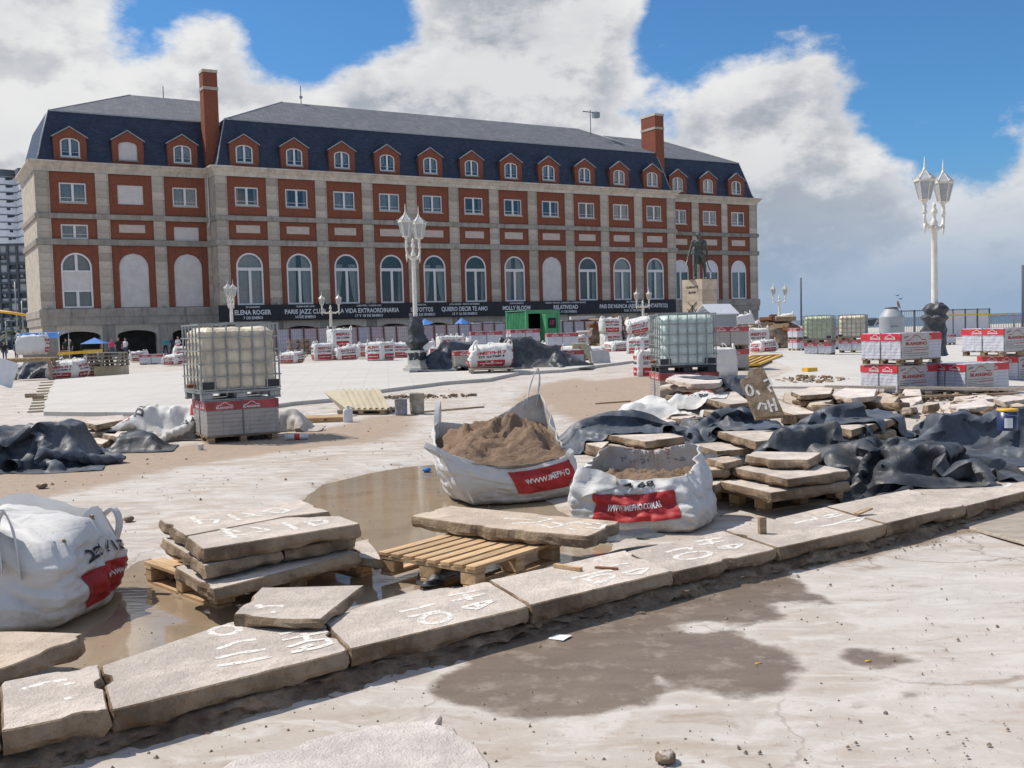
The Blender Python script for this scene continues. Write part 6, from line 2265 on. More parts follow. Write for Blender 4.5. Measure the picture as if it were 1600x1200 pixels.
# ------------------------------------------------------------------ intermediate bulk containers
def ibc(label, c, rz, mat, cap=True, size=(1.2, 1.0), z0=0.0, sag=0.0, base='grey'):
 L_, W = size
 o = thing('liquid_container', label, 'tank', (c[0], c[1], c[2]), rz)
 PH, CH = 0.14, 1.02
 bm = {'grey': 'steel', 'black': 'blackplastic', 'wood': 'oldwood'}[base]
 m = MB()
 m.bx(-L_ / 2, L_ / 2, -W / 2, W / 2, PH - 0.035, PH)
 m.bx(-L_ / 2, L_ / 2, -W / 2, -W / 2 + 0.09, 0, 0.02)
 m.bx(-L_ / 2, L_ / 2, W / 2 - 0.09, W / 2, 0, 0.02)
 m.build('pallet_deck', M[bm], o)
 for x in (-L_ / 2 + 0.09, 0, L_ / 2 - 0.09):
  for y in (-W / 2 + 0.06, 0, W / 2 - 0.06):
   put('pallet_foot', boxmesh('pallet_foot', 0.17, 0.12, PH - 0.058, bm), o, (x, y, 0.02 + (PH - 0.056) / 2))
 # bottle, swelling between the bars
 nx, nz = 40, 34
 e = 0.045
 rows = []
 for j in range(nz + 1):
  z = PH + 0.02 + (CH - 0.06) * j / nz
  row = []
  per = 4 * nx
  for i in range(per):
   t = 4 * i / per
   k = int(t)
   f = t - k
   A = [(-1, -1), (1, -1), (1, 1), (-1, 1)]
   a, b = A[k], A[(k + 1) % 4]
   sx, sy = a[0] + (b[0] - a[0]) * f, a[1] + (b[1] - a[1]) * f
   n_ = 6
   r = (abs(sx) ** n_ + abs(sy) ** n_) ** (-1 / n_)
   bul = 0.022 * abs(math.sin(math.pi * f * 5)) ** 0.5 * abs(math.sin(math.pi * (j / nz) * 5)) ** 0.5
   wob = 0.008 * math.sin(i * 1.7 + j * 0.6)
   hx, hy = L_ / 2 - e + bul + wob * .4, W / 2 - e + bul + wob * .4
   tz = z
   if j > nz - 3:
    hx -= 0.02 * (j - nz + 3)
    hy -= 0.02 * (j - nz + 3)
    tz -= sag * (0.3 + 0.7 * abs(math.sin(f * 7.1 + k)))
   row.append((sx * r * hx, sy * r * hy, tz))
  rows.append(row)
 m = MB()
 m.grid(rows, 0, True, closed_u=True)
 n = len(rows[0])
 m.f.append(tuple(range(nz * n, (nz + 1) * n)))
 m.m.append(0)
 m.s.append(False)
 m.build('bottle', M[mat], o)
 # cage of tubes
 for (ax, cnt) in (('x', 7), ('y', 6)):
  for s in (-1, 1):
   for k in range(cnt):
    t = -1 + 2 * k / (cnt - 1)
    x, y = (t * (L_ / 2 - 0.012), s * (W / 2 - 0.008)) if ax == 'x' else (s * (L_ / 2 - 0.008), t * (W / 2 - 0.012))
    if ax == 'y' and abs(t) > 0.99:
     continue
    put('cage_upright', boxmesh('cage_upright', 0.022, 0.022, CH - 0.02, 'steel'), o, (x, y, PH + CH / 2))
 for k in range(6):
  z = PH + 0.02 + (CH - 0.04) * k / 5
  m = MB()
  h = 0.018
  g = 0.012 if k not in (0, 5) else 0.0
  xo, yo = L_ / 2 + g, W / 2 + g
  for p, q in (((-xo, -yo), (xo, -yo)), ((xo, -yo), (xo, yo)), ((xo, yo), (-xo, yo)), ((-xo, yo), (-xo, -yo))):
   m.bar((p[0], p[1], z), (q[0], q[1], z), h, h)
  m.build('cage_ring', M['steel'], o)
 if cap:
  m = MB(); m.lathe([(0.09, 0), (0.09, 0.05), (0.075, 0.06), (0.0, 0.06)], 16, (0, 0, PH + CH - 0.045)); m.build('filler_cap', M['blackplastic'], o)
  m = MB(); m.bar((-L_ / 2 + 0.05, -0.16, PH + CH), (L_ / 2 - 0.05, -0.16, PH + CH), 0.03, 0.02); m.build('top_rail', M['steel'], o)
  m = MB(); m.bar((-L_ / 2 + 0.05, 0.16, PH + CH), (L_ / 2 - 0.05, 0.16, PH + CH), 0.03, 0.02); m.build('top_rail', M['steel'], o)
 m = MB(); m.tube([(-L_ / 2 + 0.06, -0.05, PH + 0.08), (-L_ / 2 - 0.10, -0.05, PH + 0.08)], 0.03, 8); m.tube([(-L_ / 2 - 0.06, -0.16, PH + 0.10), (-L_ / 2 - 0.06, 0.06, PH + 0.10)], 0.012, 6); m.build('outlet_valve', M['rust'], o)
 for s in (-1, 1):
  m = MB(); m.bx(s * (L_ / 2 - 0.12) - 0.11, s * (L_ / 2 - 0.12) + 0.11, -W / 2 + 0.003, -W / 2 + 0.03, PH + 0.012, PH + 0.14); m.build('corner_guard', M['blackplastic'], o)
 return o
# ------------------------------------------------------------------ film-wrapped pallets of blocks
def block_pallet(label, c, rz, L_=1.15, W=1.0, h=0.56, wrap='wrap', sides='fl', tape=True, wood='oldwood', logo=True, dirty=False, group='film-wrapped pallets of paving blocks', tape_w=0.13):
 o = thing('wrapped_block_pallet', label, 'pallet load', c, rz, group)
 PH = 0.11
 for k in range(6):
  y = -W / 2 + 0.06 + (W - 0.12) * k / 5
  put('slat', boxmesh('slat', L_ + 0.04, 0.10, 0.02, wood), o, (0, y, PH - 0.01))
 for x in (-L_ / 2 + 0.06, 0, L_ / 2 - 0.06):
  for y in (-W / 2 + 0.07, 0, W / 2 - 0.07):
   put('block', boxmesh('block', 0.10, 0.12, PH - 0.042, wood), o, (x, y, 0.021 + (PH - 0.042) / 2))
 for x in (-L_ / 2 + 0.06, 0, L_ / 2 - 0.06):
  put('bottom_board', boxmesh('bottom_board', 0.10, W, 0.018, wood), o, (x, 0, 0.010))
 # load: slightly uneven wrapped box
 nu = 48
 rows = []
 hs = [0.0, 0.01, h * 0.3, h * 0.6, h - 0.015, h]
 sd = int(abs(c[0]) * 100) % 97
 for j, z in enumerate(hs):
  row = []
  for i in range(nu):
   t = 4 * i / nu
   k = int(t)
   f = t - k
   A = [(-1, -1), (1, -1), (1, 1), (-1, 1)]
   a, b = A[k], A[(k + 1) % 4]
   sx, sy = a[0] + (b[0] - a[0]) * f, a[1] + (b[1] - a[1]) * f
   ins = 0.012 if j in (0, 5) else 0.0
   w_ = 0.006 * math.sin(i * 2.3 + j * 1.9 + sd)
   row.append((sx * (L_ / 2 - ins + w_), sy * (W / 2 - ins + w_), PH + z))
  rows.append(row)
 m = MB(); m.grid(rows, 0, False, closed_u=True)
 m.f.append(tuple(5 * nu + i for i in range(nu))); m.m.append(0); m.s.append(False)
 m.build('wrapped_load', M[wrap], o)
 if tape:
  m = MB()
  zz0, zz1 = PH + h - tape_w - 0.01, PH + h - 0.008
  e = 0.010
  m.grid([[(x * (L_ / 2 + e), y * (W / 2 + e), z) for x, y in ((-1, -1), (1, -1), (1, 1), (-1, 1))] for z in (zz0, zz1)], 0, False, closed_u=True)
  m.build('red_band', M['red_tape' if logo else 'red_dusty'], o)
  for (nx_, ny_, half) in ((0, -1, L_ / 2), (-1, 0, W / 2), (1, 0, W / 2)):
   for cx_ in (-0.5, 0.25):
    m = MB()
    def on(x, z):
     q = cx_ * half + x
     return (q, -W / 2 - 0.014, z) if ny_ else (nx_ * (L_ / 2 + 0.014), q * (-nx_ if nx_ < 0 else 1), z)
    add_text(m, 'BLANGINO', lambda x, q: on(x, zz0 + 0.02 + q), width=0.26, height=0.032, bold=0.03)
    arc = [on(-0.12 + 0.24 * t, zz0 + 0.062 + 0.045 * math.sin(math.pi * min(1, max(0, (t - .2) / .6)))) for t in [i / 12 for i in range(13)]]
    rows = [[p, (p[0], p[1], p[2] + 0.011)] for p in arc]
    m.grid(rows, 0, False)
    m.build('band_lettering', M['print_white'], o)
 if logo:
  # printed card on the front (-y) side
  x0, x1 = -L_ / 2 + 0.02, -L_ / 2 + 0.74
  z0_, z1_ = PH + 0.03, PH + h - 0.012
  y = -W / 2 - 0.016
  m = MB(); m.bx(x0, x1, y, y + 0.006, z0_, z1_); m.build('printed_card', M['carton'], o)
  card = lambda u, v: (x0 + (x1 - x0) * u, y - 0.003, z0_ + (z1_ - z0_) * v)
  m = MB()
  H_ = z1_ - z0_
  add_text(m, 'BLANGINO', lambda a, q: (x0 + (x1 - x0) * 0.53 + a, y - 0.003, z0_ + H_ * 0.52 + q), width=(x1 - x0) * 0.78, height=H_ * 0.125, bold=0.04)
  pr = []
  for i in range(25):
   t = i / 24
   pr.append((0.16 + 0.72 * t, 0.71 + 0.20 * math.sin(math.pi * min(1, max(0, (t - .22) / .56))) ** 0.8))
  m.grid([[card(u, v), card(u, v + 0.032)] for u, v in pr], 0, False)
  m.build('red_logo', M['red'], o)
  m = MB()
  for (u0, u1, v) in ((0.04, 0.97, 0.40), (0.04, 0.42, 0.31), (0.04, 0.36, 0.24), (0.04, 0.97, 0.17), (0.1, 0.95, 0.08)):
   m.add([card(u0, v), card(u1, v), card(u1, v + 0.022), card(u0, v + 0.022)], [(0, 1, 2, 3)])
  m.add([card(0.06, 0.80), card(0.24, 0.86), card(0.26, 0.92), (card(0.08, 0.86))], [(0, 1, 2, 3)])
  m.build('grey_print_lines', M['card_line'], o)
  m = MB()
  m.add([card(0.44, 0.295), card(0.97, 0.315), card(0.97, 0.345), card(0.44, 0.325)], [(0, 1, 2, 3)])
  m.build('red_print_line', M['red'], o)
 m = MB()
 m.bx(-0.008, 0.008, -W / 2 - 0.012, W / 2 + 0.012, PH, PH + h + 0.004)
 m.build('strap', M['card_line'], o)
 m = MB()
 m.bx(-L_ / 2 - 0.012, L_ / 2 + 0.012, -0.008, 0.008, PH, PH + h + 0.006)
 m.build('strap', M['card_line'], o)
 return o
def loads():
 # left: dusty load with the cream tank on it
 a, b = G(322, 694, 0.0), G(452, 686, 0.0)
 rz = basis(a, b) + 0.16
 n = Vector((-math.sin(rz), math.cos(rz), 0))
 c = (a + b) / 2 + n * 0.5
 block_pallet('dusty red-taped load of blocks under the cream tank', (c.x - 0.06, c.y, 0.0), rz, 1.08, 1.0, 0.53, 'wrap_grey', logo=False, wood='oldwood')
 ibc('cream liquid tank in a wire cage standing on a dusty block load', (c.x - 0.10, c.y + 0.03, 0.645), rz + 0.06, 'ibc_cream', size=(1.22, 1.0), sag=0.05, base='grey')
 # centre right: milky tank
 D = 19.8
 c = at_depth(1074, 560, D)
 block_pallet('red-taped block load under the milky tank, slabs thrown on it', (c.x, D + 0.5, 0.02), 0.06, 1.15, 1.0, 0.52, 'wrap_grey', logo=False)
 ibc('milky green liquid tank in a wire cage behind the slab heap', (c.x + 0.0, D + 0.5, 0.64), 0.03, 'ibc_clear', size=(1.12, 1.0), base='black')
 # far pair
 for (x, lab1, lab2, mt, r) in ((1281, 'far greenish tank in a cage, nearer the flagpole', 'block load under the far greenish tank', 'ibc_green', -0.5), (1333, 'far cream-green tank in a cage, nearer the grey cistern', 'block load under the far cream-green tank', 'ibc_cream', -0.45)):
  D = 44.0 if x < 1300 else 47.0
  c = at_depth(x, 550, D)
  block_pallet(lab2, (c.x, D, 0.045), r, 1.1, 1.0, 0.45, 'wrap', logo=False)
  ibc(lab1, (c.x, D, 0.61), r, mt, base='wood')
 # right front: two-high, then more behind
 def stack(px_corner, py, D, rz, labs, dx=0.0):
  c = at_depth(px_corner, py, D)
  z = 0.045
  for k, lab in enumerate(labs):
   block_pallet(lab, (c.x + dx * k, c.y, z), rz + 0.02 * k, 1.16, 1.05, 0.56)
   z += 0.68
 # corner nearest to us lies left of the middle of each load: turned so that two sides show
 def by_corner(px, py, D, rz, L_, W, z, lab, h=0.56):
  """place a load by its nearest (front-left) vertical edge"""
  p = at_depth(px, py, D)
  off = Matrix.Rotation(rz, 3, 'Z') @ Vector((L_ / 2, W / 2, 0))
  block_pallet(lab, (p.x + off.x, p.y + off.y, z), rz, L_, W, h)
 by_corner(1402, 612, 19.4, 0.42, 1.02, 0.95, 0.045, 'lower block load of the two-high pile behind the plank', 0.52)
 by_corner(1407, 560, 19.3, 0.46, 1.08, 0.98, 0.685, 'upper block load of the two-high pile behind the plank', 0.50)
 by_corner(1508, 610, 19.3, 0.42, 1.15, 0.95, 0.045, 'single block load between the two-high piles', 0.52)
 by_corner(1590, 610, 22.2, 0.42, 1.2, 1.05, 0.045, 'lower block load of the pile at the right frame edge', 0.52)
 by_corner(1568, 560, 21.9, 0.42, 1.2, 1.10, 0.685, 'upper block load of the pile at the right frame edge', 0.50)
 # stack right of the milky tank
 D = 28.0
 c = at_depth(1133, 560, D)
 for k, lab in enumerate(('lower block load standing behind the milky tank', 'upper block load standing behind the milky tank')):
  block_pallet(lab, (c.x, D, 0.25 + 0.62 * k), 0.1, 1.0, 1.0, 0.50, 'wrap_grey', logo=False)
 # behind the draped pallets in the middle
 for (x, y, D, z, r, lab, mt) in ((738, 560, 31, 0.40, 0.15, 'red-banded load under the front drape', 'wrap_grey'), (700, 560, 36.5, 0.40, 0.0, 'red-banded load rising behind the front drape, by the lamp', 'wrap'),
          (760, 560, 38, 0.95, 0.1, 'upper red-banded load behind the drapes, below the kiosk', 'wrap'), (760, 560, 38, 0.36, 0.1, 'lower red-banded load behind the drapes, below the kiosk', 'wrap'),
          (818, 560, 40, 0.98, 0.2, 'red-banded load directly in front of the green kiosk', 'wrap'), (818, 560, 40, 0.36, 0.2, 'load under the red-banded one before the green kiosk', 'wrap'),
          (878, 560, 39, 0.80, 0.05, 'red-banded load right of the green kiosk', 'wrap'), (878, 560, 39, 0.30, 0.05, 'load under the red-banded one right of the kiosk', 'wrap'),
          (880, 565, 32.5, 0.30, 0.1, 'low load with pale wrap at the right end of the drape', 'wrap'),
          (1255, 560, 52, 0.62, 0.2, 'upper red-banded load behind the far tank', 'wrap'), (1255, 560, 52, 0.04, 0.2, 'lower red-banded load behind the far tank', 'wrap'),
          (1308, 560, 53, 0.62, 0.2, 'upper red-banded load between the two far tanks', 'wrap'), (1308, 560, 53, 0.04, 0.2, 'lower red-banded load between the two far tanks', 'wrap'),
          (1425, 540, 50, 0.04, 0.1, 'red-banded load behind the grey cistern', 'wrap'), (1470, 540, 55, 0.04, 0.1, 'red-banded load behind the black-wrapped lamp', 'wrap'),
          (240, 560, 52, 0.25, 0.1, 'lone wrapped load on the far side of the left paving', 'wrap')):
  c = at_depth(x, y, D)
  block_pallet(lab, (c.x, c.y, z), r, 1.15, 1.0, 0.46, mt, logo=False)
loads()
# ------------------------------------------------------------------ plastic sheets: settled by a small cloth solver
def drape(center, Lx, Ly, rz, nx, ny, extra=(), comp=(0.85, 0.85), seed=0, steps=80, amp=0.10, lift=0.15, use_stones=True, bend=0.12, freq=3.0, crease=0.016, cell=0.085):
 """extra supports: (cx, cy, hx, hy, rz, ztop, slope). Returns settled points [ny,nx,3]"""
 cx, cy = center[0], center[1]
 R_ = max(Lx, Ly) * 0.75 + 0.5
 st = [s for s in STONES if abs(s[2].x - cx) < R_ and abs(s[2].y - cy) < R_] if use_stones else []
 def supp(X, Y):
  H = elev(X, Y) + 0.004
  for poly, zt, _c in st:
   d = sdf_poly(X, Y, poly)
   H = np.maximum(H, np.where(d > -0.10, zt + np.minimum(d + 0.01, 0) * 7, -1))
  for (ex, ey, hx, hy, er, zt, sl) in extra:
   c_, s_ = math.cos(er), math.sin(er)
   u, v = (X - ex) * c_ + (Y - ey) * s_, -(X - ex) * s_ + (Y - ey) * c_
   d = np.minimum(hx - np.abs(u), hy - np.abs(v))
   lum = 0.14 * fbm(X * 2.2 + seed, Y * 2.2, 0, seed + 5, 2)
   H = np.maximum(H, zt + lum + np.minimum(d, 0) * sl)
  return H
 nx, ny = max(12, int(Lx / cell)), max(10, int(Ly / cell))
 s, t = np.meshgrid(np.linspace(-0.5, 0.5, nx), np.linspace(-0.5, 0.5, ny))
 c_, s_ = math.cos(rz), math.sin(rz)
 u, v = s * Lx * comp[0], t * Ly * comp[1]
 u = u + 0.05 * fbm(s * 6, t * 6, 1.5, seed)
 X, Y = cx + u * c_ - v * s_, cy + u * s_ + v * c_
 P = np.stack([X, Y, supp(X, Y) + lift + amp * fbm(s * Lx * freq, t * Ly * freq, 0, seed + 1)], -1)
 prev = P.copy()
 hx, hy = Lx / (nx - 1), Ly / (ny - 1)
 dg = math.hypot(hx, hy)
 def con(A, B, rest, k_str, k_cmp):
  d = B - A
  L_ = np.sqrt((d * d).sum(-1, keepdims=True)) + 1e-9
  e = (L_ - rest) / L_
  k = np.where(e > 0, k_str, k_cmp) * 0.5
  q = d * e * k
  A += q
  B -= q
 for it in range(steps):
  vel = (P - prev) * 0.93
  prev = P.copy()
  P = P + vel
  P[..., 2] -= 0.0028
  for _ in range(3):
   for o in (0, 1):
    a = P[:, o:-1:2]; b = P[:, o + 1::2]; n = min(a.shape[1], b.shape[1]); con(a[:, :n], b[:, :n], hx, 1.0, 0.8)
    a = P[o:-1:2]; b = P[o + 1::2]; n = min(a.shape[0], b.shape[0]); con(a[:n], b[:n], hy, 1.0, 0.8)
    a = P[o:-1:2, :-1]; b = P[o + 1::2, 1:]; n = min(a.shape[0], b.shape[0]); con(a[:n], b[:n], dg, 0.5, 0.25)
    a = P[o:-1:2, 1:]; b = P[o + 1::2, :-1]; n = min(a.shape[0], b.shape[0]); con(a[:n], b[:n], dg, 0.5, 0.25)
   for o in (0, 1, 2, 3):
    a = P[:, o:-2:4]; b = P[:, o + 2::4]; n = min(a.shape[1], b.shape[1]); con(a[:, :n], b[:, :n], 2 * hx, bend, bend)
    a = P[o:-2:4]; b = P[o + 2::4]; n = min(a.shape[0], b.shape[0]); con(a[:n], b[:n], 2 * hy, bend, bend)
  H = supp(P[..., 0], P[..., 1])
  hit = P[..., 2] < H + 0.006
  P[..., 2] = np.where(hit, H + 0.006, P[..., 2])
  prev[..., :2] = np.where(hit[..., None], P[..., :2] * 0.7 + prev[..., :2] * 0.3, prev[..., :2])
  prev[..., 2] = np.where(hit, P[..., 2], prev[..., 2])
 # refine the coarse folds, then tighten their ridges as stiff film does
 for _ in range(2):
  for ax in (0, 1):
   A = np.moveaxis(P, ax, 0)
   n = A.shape[0]
   E = np.empty((2 * n - 1,) + A.shape[1:])
   E[::2] = A
   pad = np.concatenate([A[:1], A, A[-1:]])
   E[1::2] = (A[:-1] + A[1:]) * 0.5625 - (pad[:-3] + pad[3:]) * 0.0625
   P = np.moveaxis(E, 0, ax)
 B = P.copy()
 for _ in range(5):
  for ax in (0, 1):
   A = np.moveaxis(B, ax, 0)
   A[1:-1] = 0.5 * A[1:-1] + 0.25 * (A[:-2] + A[2:])
 d = P - B
 m = np.linalg.norm(d, axis=-1, keepdims=True) + 1e-9
 P = P + d / m * np.minimum(m * 1.1, 0.03)
 s, t = np.meshgrid(np.linspace(-0.5, 0.5, P.shape[1]), np.linspace(-0.5, 0.5, P.shape[0]))
 # sharp creases on top of the settled folds
 du = np.gradient(P, axis=1)
 dv = np.gradient(P, axis=0)
 nr = np.cross(du, dv)
 nr /= np.linalg.norm(nr, axis=-1, keepdims=True) + 1e-9
 nr = np.where(nr[..., 2:3] < 0, -nr, nr)
 a, b = s * Lx, t * Ly
 wu, wv = a + 0.35 * fbm(a * 1.5, b * 1.5, 0, seed + 31), b + 0.35 * fbm(a * 1.5, b * 1.5, 4, seed + 32)
 rg = np.clip(1 - 4.0 * np.abs(vnoise(wu * 2.6 + wv * 1.2, wv * 1.4 - wu * 0.5, 0, seed + 33)), 0, 1) * 0.9 + np.clip(1 - 4.0 * np.abs(vnoise(wu * 1.3, wv * 4.0, 2, seed + 34)), 0, 1) * 0.7 + np.clip(1 - 4.0 * np.abs(vnoise(wu * 5.5, wv * 1.5 + wu, 5, seed + 35)), 0, 1) * 0.5
 P = P + nr * (crease * rg)[..., None]
 H = supp(P[..., 0], P[..., 1])
 P[..., 2] = np.maximum(P[..., 2], np.minimum(H, P[..., 2] + 0.08) + 0.005)
 return P
def sheet(name, label, cat, P, mat, group=None):
 base = P.reshape(-1, 3).mean(0)
 base[2] = P[..., 2].min()
 mb = MB()
 mb.grid((P - base).tolist(), 0, True)
 o = mb.build(name, M[mat] if isinstance(mat, str) else mat)
 o.data.set_sharp_from_angle(angle=math.radians(30))
 o.location = tuple(base)
 return tag(o, label, cat, group)
def on_sheet(P, base, u, v, off=0.006):
 ny, nx = P.shape[:2]
 x, y = np.clip(u, 0, 0.999) * (nx - 1), np.clip(v, 0, 0.999) * (ny - 1)
 i, j = np.floor(x).astype(int), np.floor(y).astype(int)
 fx, fy = (x - i)[..., None], (y - j)[..., None]
 p = P[j, i] * (1 - fx) * (1 - fy) + P[j, i + 1] * fx * (1 - fy) + P[j + 1, i] * (1 - fx) * fy + P[j + 1, i + 1] * fx * fy
 n = np.cross(P[j, i + 1] - P[j, i], P[j + 1, i] - P[j, i])
 n = n / (np.linalg.norm(n, axis=-1, keepdims=True) + 1e-9)
 n = np.where(n[..., 2:3] < 0, -n, n)
 return p + n * off - base
def sheets():
 # strip over the low slabs at the back
 c = G(1110, 656, 0.3)
 P = drape(c, 4.9, 2.3, 0.04, 96, 40, comp=(0.80, 0.55), seed=3, amp=0.26, lift=0.10, freq=2.6)
 sheet('plastic_sheet', 'rumpled blue-black plastic strip over the slabs behind the sand bags', 'plastic sheet', P, 'tarp_blue')
 c = G(1335, 640, 0.35)
 P = drape(c, 2.1, 1.4, 0.12, 60, 36, comp=(0.74, 0.62), seed=5, amp=0.22, lift=0.10, freq=3.0)
 sheet('plastic_sheet', 'small rumpled plastic piece on the slabs poking out at the back', 'plastic sheet', P, 'tarp_blue')
 # twisted black piece running over the old pallet stack
 c = G(1215, 690, 0.45)
 P = drape(c, 3.6, 1.7, -0.10, 90, 36, extra=((c.x + 0.35, c.y + 0.25, 0.30, 0.10, 0.0, 0.56, 6.0), (c.x + 0.95, c.y + 0.15, 0.25, 0.1, 0.0, 0.38, 6.0)), comp=(0.76, 0.46), seed=9, amp=0.30, lift=0.08, freq=2.2)
 sheet('plastic_sheet', 'twisted black plastic sheet lying over the slab stack on the old pallet', 'plastic sheet', P, 'tarp')
 # crumpled heap on the kerb
 c = G(1425, 742, 0.15)
 P = drape(c, 2.5, 2.2, 0.4, 84, 74, extra=((c.x, c.y + 0.1, 0.30, 0.22, 0.3, 0.30, 0.8), (c.x - 0.45, c.y + 0.45, 0.3, 0.2, 0.3, 0.42, 0.9)), comp=(0.56, 0.56), seed=14, amp=0.30, lift=0.10, freq=2.4, steps=90)
 sheet('plastic_sheet', 'big crumpled black plastic heap spilling onto the kerb', 'plastic sheet', P, 'tarp')
 # smooth drape with the paint can
 c = G(1560, 680, 0.2)
 P = drape(c, 3.0, 2.4, 0.25, 80, 64, extra=((c.x + 0.55, c.y + 0.55, 0.35, 0.25, 0.25, 0.42, 5.0), (c.x - 0.35, c.y + 0.55, 0.2, 0.15, 0.2, 0.36, 5.0), (c.x + 0.1, c.y + 0.9, 0.6, 0.1, 0.2, 0.30, 5.0)), comp=(0.84, 0.80), seed=19, amp=0.26, lift=0.10, freq=1.6)
 sheet('plastic_sheet', 'grey-black plastic drape at the right edge with a paint can on it', 'plastic sheet', P, 'tarp_blue')
 # blue-black piece on the back heap
 c = G(1135, 604, 0.45)
 P = drape(c, 1.5, 1.3, 0.2, 50, 44, extra=((c.x + 0.1, c.y, 0.3, 0.25, 0, 0.62, 1.5),), comp=(0.74, 0.74), seed=23, amp=0.16, lift=0.08)
 sheet('plastic_sheet', 'blue-black plastic bundle beside the leaning slab', 'plastic sheet', P, 'tarp_blue')
 # left edge bundle
 c = G(45, 705, 0.2)
 P = drape(c, 2.7, 2.4, 0.1, 84, 74, extra=((c.x - 0.25, c.y + 0.2, 0.30, 0.25, 0.1, 0.50, 6.0), (c.x + 0.38, c.y + 0.15, 0.22, 0.25, 0.0, 0.50, 6.0)), comp=(0.62, 0.58), seed=31, amp=0.24, lift=0.12, freq=2.2, steps=90)
 sheet('plastic_sheet', 'dark blue-grey plastic bundle covering a pile at the left edge', 'plastic sheet', P, 'tarp_blue')
 # middle drapes over the block loads
 p = GE(733, 583)
 z = p.z + PV
 P = drape((p.x - 0.05, p.y + 1.2), 4.0, 3.4, 0.1, 70, 60, extra=((p.x - 0.4, p.y + 1.7, 0.5, 0.5, 0.1, z + 0.72, 6.0), (p.x + 0.6, p.y + 1.9, 0.4, 0.4, 0.1, z + 0.62, 6.0)), comp=(0.76, 0.76), cell=0.13, seed=41, amp=0.22, lift=0.12, use_stones=False, freq=1.6)
 P[..., 2] += PV
 sheet('plastic_sheet', 'grey plastic drape over block loads beside the wrapped lamp', 'plastic sheet', P, 'tarp_blue')
 p = GE(835, 580)
 z = p.z + PV
 P = drape((p.x, p.y + 1.3), 4.2, 3.2, -0.12, 70, 56, extra=((p.x - 0.5, p.y + 1.6, 0.5, 0.6, 0, z + 0.85, 5.0), (p.x + 0.5, p.y + 1.2, 0.25, 0.3, 0, z + 0.55, 5.0)), comp=(0.80, 0.80), cell=0.13, seed=47, amp=0.16, lift=0.12, use_stones=False, freq=1.5)
 P[..., 2] += 0.05
 sheet('plastic_sheet', 'dark plastic drape sloping to the ground below the green kiosk', 'plastic sheet', P, 'tarp')
 p = GE(52, 592)
 P = drape((p.x, p.y + 0.8), 2.6, 2.2, 0, 50, 44, extra=((p.x, p.y + 0.9, 0.5, 0.4, 0, p.z + 0.62, 2.5),), comp=(0.7, 0.7), cell=0.11, seed=53, amp=0.2, lift=0.1, use_stones=False)
 sheet('plastic_sheet', 'shiny grey plastic bundle under the far left trestle', 'plastic sheet', P, 'tarp_blue')
 p = GE(1362, 520)
 P = drape((p.x, p.y + 0.5), 3.4, 2.6, 0, 46, 40, extra=((p.x, p.y + 0.6, 0.8, 0.6, 0, 1.55, 3.0),), comp=(0.8, 0.8), cell=0.13, seed=57, amp=0.2, lift=0.1, use_stones=False)
 sheet('plastic_sheet', 'dark plastic over a load beside the grey cistern', 'plastic sheet', P, 'tarp_blue')
 p = G(700, 900, 0.03)
 P = drape((p.x, p.y), 0.5, 0.4, 0.2, 30, 26, extra=((p.x, p.y, 0.05, 0.05, 0, 0.10, 1.2),), comp=(0.55, 0.55), cell=0.03, seed=61, amp=0.1, lift=0.05, use_stones=False)
 sheet('plastic_sheet', 'small scrap of black plastic caught under the pine pallet', 'plastic sheet', P, 'tarp')
 p = G(962, 852, 0.05)
 P = drape((p.x, p.y), 0.6, 0.35, 0.3, 30, 20, comp=(0.7, 0.7), cell=0.04, seed=67, amp=0.08, lift=0.12, use_stones=False)
 P[..., 2] += 0.10
 sheet('plastic_sheet', 'strip of black plastic between the pallet and the open sand bag', 'plastic sheet', P, 'tarp')
 # collapsed bags
 p = G(252, 690, 0.0)
 P = drape((p.x, p.y + 0.35), 2.0, 1.7, 0.15, 72, 62, extra=((p.x + 0.25, p.y + 0.45, 0.2, 0.15, 0.1, 0.44, 5.0), (p.x - 0.33, p.y + 0.45, 0.12, 0.12, 0.1, 0.50, 5.0)), comp=(0.60, 0.56), seed=71, amp=0.26, lift=0.12, use_stones=False, freq=2.0, steps=90)
 o = sheet('collapsed_bag', 'torn collapsed bulk bag lying beside the cream tank load', 'bag', P, 'bag')
 base = np.array(o.location)
 for (txt, u0, v0, w, h, mt, rot) in (('IMEPHO', 0.22, 0.62, 0.22, 0.12, 'red', 1.2), ('223 4176894', 0.72, 0.30, 0.30, 0.07, 'black_print', 0.2), ('223 41', 0.32, 0.60, 0.2, 0.07, 'black_print', 1.2)):
  v2, f = text2d(txt, 0.03)
  ww = v2[:, 0].max() - v2[:, 0].min()
  a, b = v2[:, 0] / ww * w, v2[:, 1] * h
  m = MB(); m.add(on_sheet(P, base, u0 + a * math.cos(rot) - b * math.sin(rot), v0 + a * math.sin(rot) + b * math.cos(rot), 0.008).tolist(), f); m.build('lettering', M[mt], o)
 us, vs = np.meshgrid(np.linspace(0.66, 0.96, 16), np.linspace(0.40, 0.60, 10))
 m = MB(); m.grid(on_sheet(P, base, us, vs, 0.008).tolist(), 0, True); m.build('red_panel', M['red'], o)
 p = G(205, 706, 0.0)
 P = drape((p.x, p.y + 0.2), 1.2, 0.9, 0.1, 44, 34, extra=((p.x, p.y + 0.25, 0.25, 0.12, 0, 0.18, 1.2),), comp=(0.7, 0.66), seed=73, amp=0.14, lift=0.06, use_stones=False)
 sheet('plastic_sheet', 'black plastic crushed under the torn bulk bag', 'plastic sheet', P, 'tarp')
 # white bag collapsed in the heap
 p = G(1020, 650, 0.15)
